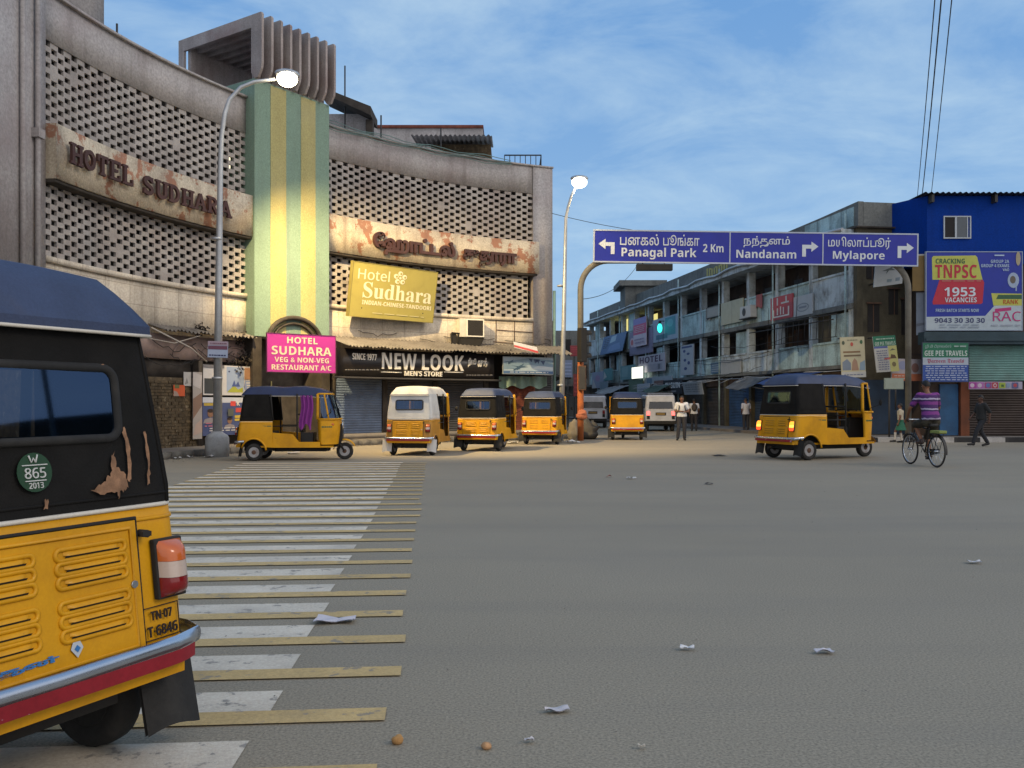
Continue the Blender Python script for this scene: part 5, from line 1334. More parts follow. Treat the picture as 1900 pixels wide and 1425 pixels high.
LAMB = mat('amber_lens', (.55, .12, .02), .2, coat=.6, bump=0, fine=0, var=.05); LWHT = mat('frosted_lens', (.50, .40, .34), .25, coat=.6, bump=0, fine=0, var=.05); LRED = mat('red_lens', (.20, .006, .008), .2, coat=.6, bump=0, fine=0, var=.05)
LAMB_ON = mat('amber_lens_lit', (1, .3, .03), emit=(1.0, .34, .03), estr=1.7); LRED_ON = mat('red_lens_lit', (1, .1, .02), emit=(1.0, .08, .02), estr=1.5); LWHT_ON = mat('white_lens_lit', (1, .5, .1), emit=(1.0, .50, .06), estr=1.8)
HW = .63     # half width

def plan_path(zfrac=0.0, xf=.46, hw=HW, xr=-.335, rc=.09, n=7):
    """left side -> round the rear -> right side; returns points (x, y)"""
    pts = []
    xs = [xf - (xf - (xr + rc)) * i / 20 for i in range(21)]
    pts += [(x, hw) for x in xs]
    pts += [(xr + rc - rc * math.sin(R_(90 * i / n)), hw - rc + rc * math.cos(R_(90 * i / n))) for i in range(1, n + 1)]
    m = 26
    pts += [(xr, (hw - rc) - 2 * (hw - rc) * i / m) for i in range(1, m)]
    r2 = [(x, -y) for x, y in pts[:21 + n]]
    return pts + r2[::-1]
WZ = .985
def rear_x(z):   # rear face leans outward towards the bumper
    return -.355 - .065 * max(0, min(1, (WZ - z) / .52)) if z < WZ else -.355 + .085 * (z - WZ) / .66

def make_auto():
    root = thing('auto_rickshaw', 'auto', 'auto rickshaw')
    Y = M['auto_yellow']
    # --- yellow tub with wheel arches, sills, floor and front cowl
    mb = MB(); pp = plan_path(); L = len(pp)
    zt = WZ
    def wall(u, v, off=0.0):
        i = min(L - 1, int(round(u * (L - 1)))); x, y = pp[i]
        zb = .36
        side = abs(y) > .5 and x > -.3
        if side:
            d = abs(x - 0.0)
            if d < .30: zb = max(zb, .22 + math.sqrt(max(0, .30 ** 2 - d * d)) * 1.08)
            if x > .30: zb = .34
        z = zb + (zt - zb) * v
        bul = rear_x(z) + .335
        xx = x + (bul if x < .0 else 0) * (1 if x < -.2 else max(0, -x / .2))
        yy = y * (1 + .012 * math.sin(math.pi * v)) 
        s_ = 1 - off
        return Vector((xx + (off * .0 if abs(y) < .5 else 0) + off * (1 if x < -.3 else 0), yy - math.copysign(off, y) * (abs(y) > .45), z))
    mb.grid(wall, L - 1, 7, smooth=True)
    mb.grid(lambda u, v: wall(u, v, .02), L - 1, 7, flip=True)
    mb.grid(lambda u, v: wall(u, 1.0, .02 * v), L - 1, 1, flip=False)
    # wheel arch lips
    for s_ in (1, -1):
        mb.tube([Vector((.0 + .31 * math.cos(R_(a)), s_ * (HW + .004), .22 + .335 * math.sin(R_(a)))) for a in range(8, 173, 11)], .022, 6)
        mb.prism([(.42, .33), (1.62, .33), (1.62, .47), (1.1, .47), (.95, .66), (.46, .70)], lambda x, z, d: Vector((x, s_ * d, z)), HW - .06, HW - .022)
    mb.box(.1, 1.9, -.56, .56, .33, .37)
    mb.box(-.28, .46, -.55, .55, .56, .60)
    # cowl
    def cowl(u, v):
        a = R_(-90 + 180 * u); p = .72
        k = .86 + .14 * min(1, v / .6)
        cx, cy = math.copysign(abs(math.cos(a)) ** p, math.cos(a)), math.copysign(abs(math.sin(a)) ** p, math.sin(a))
        z = .40 + .64 * v
        return Vector((1.58 + (.50 * cx) * k - .03 * v, .56 * cy * (1 if True else k), z))
    mb.grid(cowl, 28, 6); mb.grid(lambda u, v: cowl(u, v) + Vector((-.02 * math.cos(R_(-90 + 180 * u)), 0, 0)), 28, 6, flip=True)
    mb.prism([(cowl(k / 28, 1).x, cowl(k / 28, 1).y) for k in range(29)], lambda x, y, d: Vector((x, y, d)), 1.0, 1.035)
    mb.build('body_shell', Y, root)
    # underbody and engine mass
    mb = MB(); mb.box(-.27, .45, -.42, .42, .24, .555); mb.box(.45, 1.75, -.30, .30, .22, .325)
    mb.prism([(1.5, .33), (1.95, .33), (2.1, .5), (2.1, .9), (1.6, .9)], lambda x, z, d: Vector((x, d, z)), -.14, .14)
    mb.tube([(-.05, -.55, .22), (-.05, .55, .22)], .03, 6); mb.tube([(-.25, .2, .27), (-.42, .24, .24)], .03, 6)
    mb.build('underbody', M['tub_dark'], root)
    # rear skirt
    mb = MB()
    mb.prism([(-.44, -.58), (-.30, -.62), (-.30, .62), (-.44, .58)], lambda x, y, d: Vector((x, y, d)), .34, .40); mb.build('rear_skirt', Y, root)
    # engine lid with pressed louvres
    rx = rear_x
    def rf(y, z, d=0.0): return Vector((rx(z) - .003 - d, y, z))
    mb = MB(); y0, y1, z0, z1 = -.40, .44, .455, .925
    mb.grid(lambda u, v: rf(y0 + (y1 - y0) * u, z0 + (z1 - z0) * v, .012), 2, 10, 0, False, flip=True)
    for a, b, c, d in ((y0, y0 + .0, z0, z1),): pass
    edge = [(y0, z0), (y1, z0), (y1, z1), (y0, z1)]
    for (ya, za), (yb, zb) in zip(edge, edge[1:] + edge[:1]):
        n_ = 10
        mb.add([rf(ya + (yb - ya) * k / n_, za + (zb - za) * k / n_, dd) for k in range(n_ + 1) for dd in (.0, .012)], [(2 * k, 2 * k + 1, 2 * k + 3, 2 * k + 2) for k in range(n_)], 0)
    # thin dark gap round the lid, raised bead
    mb.tube([rf(y, z, .012) for y, z in ((y0 + .03, z0 + .025), (y1 - .03, z0 + .025), (y1 - .03, z1 - .025), (y0 + .03, z1 - .025))], .008, 6, closed=True)
    gap = [rf(y, z, .004) for y, z in ((y0 - .006, z0 - .006), (y1 + .006, z0 - .006), (y1 + .006, z1 + .006), (y0 - .006, z1 + .006))]
    mb.tube(gap, .009, 5, 1, closed=True)
    for (ya, yb) in ((.02, .36), (-.345, -.06)):
        for zc in (.845, .799, .753, .672, .626, .580):
            w2, hh = (yb - ya) / 2, .0185; yc = (ya + yb) / 2
            # pressed oval with a bulging upper lip and a dark slit under it
            ring = [rf(yc + math.copysign(w2 - hh, math.cos(R_(a))) + hh * math.cos(R_(a)), zc + hh * math.sin(R_(a)), .013) for a in range(0, 360, 20)]
            mb.tube(ring, .009, 6, closed=True)
            nseg = 14
            def hood(u, v):
                y = yc - (w2 - .03) + 2 * (w2 - .03) * u
                e = min(1, min(u, 1 - u) / .08); e = e * (2 - e)
                return rf(y, zc + .012 - .015 * v, .013 + .013 * e * math.sin(math.pi / 2 * v))
            mb.grid(hood, nseg, 4, 0, True, flip=True)
            mb.grid(lambda u, v: rf(yc - (w2 - .032) + 2 * (w2 - .032) * u, zc - .0032 - .011 * v, .0150 + .0105 * (1 - v)), nseg, 1, 1, False, flip=True)
    mb.build('engine_lid', [Y, M['tub_dark']], root)
    mb = MB(); mb.tube([rf(-.425, .875, .0), rf(-.425, .875, .045)], .014, 8); mb.box(rx(.875) - .05, rx(.875) - .035, -.44, -.40, .866, .884); mb.build('lid_latch', M['tub_dark'], root)
    mb = MB(); mb.tube([rf(-.37, .70, .01), rf(-.37, .70, .02)], .014, 8); mb.build('lid_bolt', M['chrome'], root)
    # pressed waist line under the hood
    mb = MB(); mb.tube([wall(k / (L - 1), .90) + Vector((0, 0, 0)) for k in range(L)], .008, 6); mb.build('body_bead', Y, root)
    # tail lights: housing with amber, frosted and red lens
    for s_ in (1, -1):
        mb = MB(); yc = s_ * .535
        mb.prism([(yc - .068, .625), (yc + .068, .625), (yc + .068, .845), (yc - .068, .845)], lambda y, z, d: rf(y, z, d), .0, .025, 0)
        tl = mb.build('tail_light', M['tub_dark'], root, bevel=.006)
        for nm, za, zb, m_ in (('red_lens', .632, .705, LRED), ('frosted_lens', .706, .764, LWHT), ('amber_lens', .765, .838, LAMB)):
            mb = MB()
            def lens(u, v):
                y = yc - .058 + .116 * u; z = za + (zb - za) * v
                zz = (z - .632) / .206
                b = (math.sin(math.pi * min(1, max(0, u))) ** .35) * (min(1, 6 * zz) * min(1, 6 * (1 - zz))) ** .5
                return rf(y, z, .024 + .055 * b)
            mb.grid(lens, 10, 5, 0, True, flip=True); mb.build(nm, m_, tl)
    # bumper
    bp = [(-.22, .67, .47), (-.36, .675, .462), (-.445, .64, .455), (-.475, .5, .45), (-.485, 0, .447), (-.475, -.5, .45), (-.445, -.64, .455), (-.36, -.675, .462), (-.22, -.67, .47)]
    def bump(u, v):
        t = u * (len(bp) - 1); i = min(len(bp) - 2, int(t)); p = Vector(bp[i]).lerp(Vector(bp[i + 1]), t - i)
        out = Vector((-1, 0, 0)) if abs(p.y) < .6 else Vector((0, math.copysign(1, p.y), 0))
        a = R_(-90 + 180 * v)
        return p + Vector((0, 0, .012 + .030 * math.sin(a))) + out * (.02 * math.cos(a))
    mb = MB(); mb.grid(bump, 40, 6, flip=True); b_ = mb.build('bumper', M['chrome'], root)
    mb = MB()
    def strp(u, v):
        y = .60 - 1.20 * u
        return Vector((-.508 + .05 * max(0, (abs(y) - .45) / .15) ** 2 * .7, y, .398 + .05 * v))
    mb.grid(strp, 24, 1, flip=True); mb.build('reflective_strip', mat('worn_red_tape', (.24, .012, .022), .4, peel=(.40, .28, .30), peel_at=.62, peel_scale=7, bump=.05), b_)
    # mud flaps
    for s_ in (1, -1):
        mb = MB(); mb.grid(lambda u, v: Vector((-.28 - .07 * v - .02 * math.sin(3 * u), s_ * (.49 + .26 * u), .44 - .34 * v + .02 * math.sin(u * 4))), 6, 5)
        mb.grid(lambda u, v: Vector((-.265 - .07 * v - .02 * math.sin(3 * u), s_ * (.49 + .26 * u), .44 - .34 * v + .02 * math.sin(u * 4))), 6, 5); mb.build('mud_flap', M['rubber'], root)
    # --- canvas hood
    zb, zt2 = .972, 1.645
    def hood(u, v, off=0.0):
        i = u * (L - 1); j = min(L - 2, int(i)); x, y = Vector(pp[j]).lerp(Vector(pp[j + 1]), i - j)
        z = zb + (zt2 - zb) * v
        lean = .085 * v
        bg_ = .008 * math.sin(u * 60) * math.sin(math.pi * v) * .5
        k = 1 if x < -.2 else max(0, -x / .2)
        xx = x + (rear_x(z) + .335 + .025) * k - .028 * k
        if x > .2: xx = x - (.10 * v) * (x - .2) / .26
        yy = y - math.copysign(lean - .006 - off + bg_, y) * min(1, max(0, (abs(y) - .3) / .3))
        return Vector((xx + off * k, yy, z))
    NV = 16
    i0 = next(i for i, p in enumerate(pp) if p[0] <= -.33 and p[1] < .385); i1 = next(i for i, p in enumerate(pp) if p[0] <= -.33 and p[1] < -.345)
    skip = lambda i, j: i0 <= i < i1 and 6 <= j < 12
    mb = MB(); mb.grid(hood, L - 1, NV, skip=skip); mb.grid(lambda u, v: hood(u, v, .012), L - 1, NV, skip=skip, flip=True)
    # hem folds / seams
    for v in (.06, .97): mb.tube([hood(k / (L - 1), v) for k in range(L)], .006, 5)
    for k in (i0 - 6, i1 + 6, 24, L - 25): mb.tube([hood(k / (L - 1), v / 10) for v in range(11)], .007, 5)
    mb.build('canvas_hood', M['canvas'], root)
    za, zc = zb + (zt2 - zb) * 6 / NV, zb + (zt2 - zb) * 12 / NV
    ya, yb = pp[i0][1], pp[i1][1]
    def wf(y, z, d=0): return Vector((rear_x(z) - .003 - d, y, z))
    ring = []
    rr = .05
    for cy, cz, a0 in ((ya - rr, zc - rr, 0), (yb + rr, zc - rr, 90), (yb + rr, za + rr, 180), (ya - rr, za + rr, 270)):
        ring += [wf(cy + rr * math.cos(R_(a0 + a)), cz + rr * math.sin(R_(a0 + a))) for a in range(0, 91, 18)]
    mb = MB(); mb.tube(ring, .017, 8, closed=True); fr = mb.build('rear_window', M['rubber'], root)
    mb = MB(); mb.grid(lambda u, v: wf(ya + (yb - ya) * u, za + (zc - za) * v, .006 + .004 * math.sin(5 * u)), 6, 2, flip=True); mb.build('pane', M['glass'], fr)
    # roof: sloping rear flap, nearly flat crown
    x0, x1, RW = -.31, 1.78, HW - .095
    def roof(u, v, dz=0.0):
        x = x0 + (x1 - x0) * u; y = -RW + 2 * RW * v
        a = min(1, (x - x0) / .16); b = min(1, (RW - abs(y)) / .12); c = min(1, (x1 - x) / .22)
        f = lambda t: t * (2 - t) * .25 + t * .75
        h_ = .185 * min(f(a), f(b)) * (.55 + .45 * f(c)) + .028 * math.cos(y / RW * math.pi / 2) * f(a) + .012 * math.sin(x * 7) * f(a) * f(b)
        lx = x + .0 * h_
        return Vector((lx, y, 1.64 + h_ - dz - .05 * max(0, (x - 1.2) / .6)))
    mb = MB(); mb.grid(roof, 42, 28); mb.grid(lambda u, v: roof(u, v, .014), 42, 28, flip=True)
    edge = [(u / 20, 0) for u in range(21)] + [(1, v / 10) for v in range(1, 11)] + [(1 - u / 20, 1) for u in range(1, 21)] + [(0, 1 - v / 10) for v in range(1, 10)]
    mb.add([q_ for e in edge for q_ in (roof(*e) + Vector((0, 0, .0)), roof(*e) - Vector((0, 0, .035)))], [(2 * i, 2 * i + 1, (2 * i + 3) % (2 * len(edge)), (2 * i + 2) % (2 * len(edge))) for i in range(len(edge))])
    mb.build('roof_cover', M['roof_navy'], root)
    mb = MB(); mb.tube([roof(*e) - Vector((0, 0, .036)) for e in edge], .0065, 6, closed=True); mb.build('roof_piping', M['piping'], root)
    mb = MB(); mb.tube([hood(k / (L - 1), 0) - Vector((0, 0, .002)) for k in range(L)], .0085, 6); mb.build('waist_piping', M['piping'], root)
    # frame tubes
    mb = MB()
    for s_ in (1, -1):
        mb.tube([(1.05, s_ * .55, .37), (1.05, s_ * .57, 1.1), (1.05, s_ * .56, 1.66)], .02, 6)
        mb.tube([(.46, s_ * .58, 1.0), (.40, s_ * .56, 1.65)], .022, 6)
        mb.tube([(.42, s_ * .60, 1.0), (.42, s_ * .60, .60)], .018, 6)
        mb.tube([(.46, s_ * .57, .86), (1.05, s_ * .57, .86)], .013, 6)
    mb.tube([(1.05, -.55, 1.15), (1.05, .55, 1.15)], .018, 6); mb.tube([(1.05, -.55, .95), (1.05, .55, .95)], .013, 6)
    mb.build('frame_tubes', M['tub_dark'], root)
    # windscreen
    def ws(u, v):
        a = R_(-90 + 180 * u); p = .62
        cx, cy = abs(math.cos(a)) ** p, math.copysign(abs(math.sin(a)) ** p, math.sin(a))
        return Vector((1.55 + .50 * cx * (1 - .42 * v) , .555 * cy * (1 - .02 * v), 1.03 + .63 * v))
    mb = MB()
    for u in (.0, .12, .88, 1.0): mb.tube([ws(u, v / 6) for v in range(7)], .024 if u in (.12, .88) else .034, 6)
    for v in (.0, 1.0): mb.tube([ws(u / 24, v) for u in range(25)], .024, 6)
    wsf = mb.build('windscreen_frame', Y, root)
    mb = MB(); mb.grid(lambda u, v: ws(.02 + .96 * u, .02 + .96 * v), 20, 3); mb.build('windscreen', M['glass'], wsf)
    # seats, bars
    mb = MB(); mb.box(-.12, .40, -.52, .52, .602, .72); mb.build('passenger_seat', M['seat'], root, bevel=.03)
    mb = MB(); mb.prism([(-.12, .722), (.0, .722), (-.12, 1.17), (-.2, 1.17)], lambda x, z, d: Vector((x, d, z)), -.52, .52); mb.build('seat_back', M['seat'], root, bevel=.02)
    mb = MB(); mb.box(1.08, 1.40, -.28, .28, .37, .70); mb.prism([(1.06, .703), (1.12, .703), (1.10, 1.02), (1.05, 1.02)], lambda x, z, d: Vector((x, d, z)), -.3, .3); mb.build('driver_seat', M['seat'], root, bevel=.02)
    mb = MB(); mb.tube([(1.75, 0, .9), (1.66, 0, 1.08)], .025, 6); mb.tube([(1.60, .33, 1.06), (1.66, .15, 1.09), (1.66, -.15, 1.09), (1.60, -.33, 1.06)], .016, 6); mb.build('handlebar', M['tub_dark'], root)
    # headlight, indicators, mirror
    mb = MB(); mb.lathe([(.02, 0), (.075, .03), (.085, .07), (.08, .08), (.01, .09)], 16, fn=lambda x, y, z: Vector((2.03 + z, x, .86 + y))); mb.build('headlight', M['chrome'], root)
    for s_ in (1, -1):
        mb = MB(); mb.ball((1.86, s_ * .462, .90), (.09, .03, .04), 10, 6); mb.build('indicator', LAMB, root)
        mb = MB(); mb.tube([(1.75, s_ * .54, 1.1), (1.9, s_ * .72, 1.2)], .008, 5); mb.ball((1.9, s_ * .73, 1.24), (.015, .05, .07), 8, 6); mb.build('wing_mirror', M['tub_dark'], root)
    # front mudguard
    def fg(u, v):
        a = R_(25 + 150 * u); r_ = .285
        return Vector((2.15 + r_ * math.cos(a), -.11 + .22 * v, .215 + r_ * math.sin(a) + .03 * math.sin(math.pi * v)))
    mb = MB(); mb.grid(fg, 14, 4); mb.grid(lambda u, v: fg(u, v) - Vector((0, 0, .012)), 14, 4, flip=True); mb.build('front_mudguard', Y, root)
    mb = MB()
    for s_ in (1, -1): mb.tube([(2.15, s_ * .09, .22), (2.0, s_ * .09, .45), (1.9, 0, .6)], .025, 6)
    mb.build('front_fork', M['tub_dark'], root)
    # green stripe along the sides
    for s_ in (1, -1):
        mb = MB()
        for k in range(5):
            xa = -.22 + k * .135
            mb.grid(lambda u, v: Vector((xa + .115 * u, s_ * (HW + .0045), .845 + .028 * v)), 1, 1)
        mb.build('green_stripe', paint((.02, .11, .05)), root); mb = MB()
        for k in range(5):
            ua = .03 + .035 * k
            for uu in ((ua, ua + .028),): mb.grid(lambda u, v: cowl((uu[0] + (uu[1] - uu[0]) * u) if s_ < 0 else 1 - (uu[0] + (uu[1] - uu[0]) * u), .66 + .05 * v) * 1.0 + Vector((.002, s_ * .004, 0)), 1, 1)
        mb.build('green_stripe', paint((.02, .11, .05)), root)
    # wheels
    for (x, y) in ((0, .55), (0, -.55), (2.15, 0)):
        mb = MB(); c = Vector((x, y, .215)); f = lambda a, b, z: c + Vector((a, z, b))
        mb.lathe([(.125, -.045), (.16, -.058), (.195, -.056), (.211, -.04), (.215, 0), (.211, .04), (.195, .056), (.16, .058), (.125, .045)], 28, fn=f)
        w_ = mb.build('wheel', M['rubber'], root)
        mb = MB()
        for s_ in (1, -1):
            mb.lathe([(.132, s_ * .046), (.124, s_ * .052), (.11, s_ * .03), (.07, s_ * .022), (.05, s_ * .045), (.03, s_ * .05), (.004, s_ * .05)], 24, fn=f)
        mb.build('rim', M['rim'], w_)
        mb = MB()
        for s_ in (1, -1): mb.lathe([(.055, s_ * .0), (.055, s_ * .051), (.045, s_ * .056), (.003, s_ * .06)], 12, fn=f)
        mb.build('hub', M['rust'], w_)
    return root

def recolour(root, table, hide=()):
    for o in KIDS.get(root.name, []):
        b = o.name.split('.')[0]
        if b in table:
            o.material_slots[0].link = 'OBJECT'; o.material_slots[0].material = table[b]
        recolour(o, table)

AUTO = make_auto()
def place(o, px, D, phi, scale, label):
    o.location = (gx(px, D), D, 0); o.rotation_euler = (0, 0, R_(phi)); o.scale = (scale,) * 3
    o['label'] = label; o['group'] = 'auto rickshaws at the crossing'
    return o
near = AUTO
near.location = (-1.95, 3.24, 0); near.rotation_euler = (0, 0, R_(154.9)); near.scale = (1.035,) * 3
near['label'] = 'closest auto rickshaw, cut off by the left edge, with green round W 865 sticker'
near['group'] = 'auto rickshaws at the crossing'
side = place(copy_tree(AUTO), 481, 22.5, 3, .97, 'auto rickshaw parked side on under the magenta hotel sign, facing right')
white = place(copy_tree(AUTO), 766, 24.5, 79, .99, 'auto rickshaw with an all white hood in front of the black shop sign')
third = place(copy_tree(AUTO), 893, 26.7, 73, .98, 'auto rickshaw with blue roof tucked close behind the white hooded one')
fourth = place(copy_tree(AUTO), 1005, 30.8, 76, .96, 'auto rickshaw beside the signal pole at the right end of the hotel')
fifth = place(copy_tree(AUTO, skip=('engine_lid', 'lid_latch', 'lid_bolt')), 1163, 34.5, 87, .97, 'auto rickshaw with a plain yellow back beside the white van in the side street')
moving = place(copy_tree(AUTO), 1466, 22.8, 24, 1.13, 'auto rickshaw with glowing orange tail lights crossing in front of the shops')
recolour(near, {'roof_cover': M['roof_blue'], 'rim': M['rubber'], 'hub': M['rubber']})
recolour(white, {'canvas_hood': M['white_rexine'], 'roof_cover': mat('white_roof_rexine', (.60, .57, .50), .6, var=.08, vscale=3, dirt=(.36, .33, .28), dirt_amt=.4, dirt_scale=2, bump=.2, bscale=120), 'body_shell': mat('dull_ochre_enamel', (.40, .20, .03), .5, var=.1, vscale=3, dirt=(.22, .12, .03), dirt_amt=.5, dirt_scale=2, bump=.03)})
recolour(third, {'roof_cover': M['roof_blue']}); recolour(fourth, {'roof_cover': M['roof_blue']})
recolour(moving, {'amber_lens': LAMB_ON, 'red_lens': LRED_ON, 'frosted_lens': LWHT_ON, 'roof_cover': M['roof_blue']})
for o in KIDS[white.name]:
    if o.name.split('.')[0] == 'mud_flap': o.material_slots[0].link = 'OBJECT'; o.material_slots[0].material = paint((.5, .5, .5))

# --- lettering, stickers and worn patches of the closest auto
def nr(y, z, d=0.0): return Vector((rear_x(z) - .004 - d, y, z))
def nfn(x, y, d):          # x grows to the picture's right (vehicle -y) and wraps round the body corner
    if x <= .54: return nr(-x, y, d)
    a = min((x - .54) / .09, 1.5)
    return Vector((rear_x(y) + .09 - (.094 + d) * math.cos(a), -.54 - (.094 + d) * math.sin(a), y))
mb = MB()
write(mb, 'TN\u00b707', nfn, .435, .535, .555, .588, .008, .012, bold=.006); write(mb, 'T\u00b76846', nfn, .415, .555, .497, .535, .008, .012, bold=.012)
for q in ((.405, .572, .60, .603), (.405, .572, .484, .487), (.569, .572, .486, .603)):
    mb.box(q[0], q[1], q[2], q[3], .006, .009, fn=lambda x, y, d: nfn(x, y, d)) if q[2] < q[3] else mb.box(q[0], q[1], q[3], q[2], .006, .009, fn=lambda x, y, d: nfn(x, y, d))
mb.build('plate_lettering', paint((.02, .012, .01)), near)
def disc(mb, cx, cy, r, d): mb.prism([(cx + r * math.cos(R_(a)), cy + r * math.sin(R_(a))) for a in range(0, 360, 15)], nfn, d, d + .002)
mb = MB(); disc(mb, .012, 1.125, .064, .012); st = mb.build('round_sticker', paint((.010, .05, .02)), near)
mb = MB()
for (a, b, c, d) in (((-.014, 1.180), (-.006, 1.157), (.002, 1.171), (.010, 1.157)), ((.010, 1.157), (.018, 1.182), (.018, 1.182), (.018, 1.182))): 
    mb.tube([nfn(q_[0] + .006, q_[1], .0165) for q_ in (a, b, c, d)[: 4 if a[0] < 0 else 2]], .003, 5)
write(mb, '865', nfn, -.026, .050, 1.106, 1.140, .014, .018); write(mb, '2013', nfn, -.014, .038, 1.073, 1.092, .014, .018)
mb.box(-.034, .058, 1.1475, 1.1505, .014, .018, fn=nfn); mb.box(-.026, .05, 1.0965, 1.0995, .014, .018, fn=nfn)
mb.build('lettering', paint((.55, .56, .54)), st)
mb = MB(); M['torn'] = mat('torn_brown_backing', (.27, .15, .085), .9, var=.4, vscale=14, dirt=(.08, .05, .035), dirt_amt=.6, dirt_scale=16, bump=.4)
def torn(pts, seed, d=.012, n=5):
    r = random.Random(seed); out = []
    for p, q_ in zip(pts, pts[1:] + pts[:1]):
        for k in range(n):
            t = k / n; out.append((p[0] + (q_[0] - p[0]) * t + r.uniform(-.004, .004), p[1] + (q_[1] - p[1]) * t + r.uniform(-.006, .006)))
    mb = MB(); mb.add([nfn(x, y, d) for x, y in out], [tuple(range(len(out)))]); mb.build('torn_patch', M['torn'], near)
torn([(.225, 1.045), (.28, 1.075), (.315, 1.10), (.325, 1.165), (.335, 1.175), (.34, 1.12), (.375, 1.10), (.385, 1.05), (.36, 1.03), (.345, 1.04), (.34, 1.005), (.333, 1.035), (.29, 1.03)], 1)
torn([(.385, 1.06), (.392, 1.16), (.383, 1.25), (.392, 1.27), (.408, 1.18), (.402, 1.07)], 2)
torn([(.035, 1.0), (.055, 1.01), (.05, 1.035), (.04, 1.03)], 3, n=3)
torn([(.475, 1.05), (.485, 1.14), (.478, 1.24), (.486, 1.25), (.495, 1.14), (.488, 1.06)], 4)
torn([(.30, 1.478), (.335, 1.476), (.325, 1.495)], 5, n=3)
mb = MB(); cx, cy = .11, .535
mb.prism([(cx, cy - .03), (cx + .024, cy), (cx + .012, cy + .026), (cx - .012, cy + .026), (cx - .024, cy)], nfn, .016, .018); mb.build('diamond_sticker', paint((.45, .50, .55)), near)
mb = MB(); mb.prism([(cx - .012, cy), (cx, cy - .012), (cx + .012, cy), (cx, cy + .012)], nfn, .019, .020); write(mb, '\u0bae\u0ba9\u0bbf\u0ba4\u0ba9\u0bcd', nfn, -.42, .04, .505, .535, .016, .019, bold=.03); mb.build('blue_lettering', paint((.03, .16, .42)), near)

# purple cloth inside the side-on auto
mb = MB()
sm = world_mat(side)
mb.grid(lambda u, v: sm @ Vector((1.12 + .30 * u + .03 * math.sin(v * 5), -.56 + .03 * math.sin(u * 19), 1.62 - (.78 + .08 * math.sin(u * 8)) * v)), 24, 8)
tag(mb.build('hanging_cloth', mat('purple_cloth', (.20, .03, .22), .85, bump=.1)), 'purple cloth hung in the front opening of the side on auto rickshaw', 'cloth')

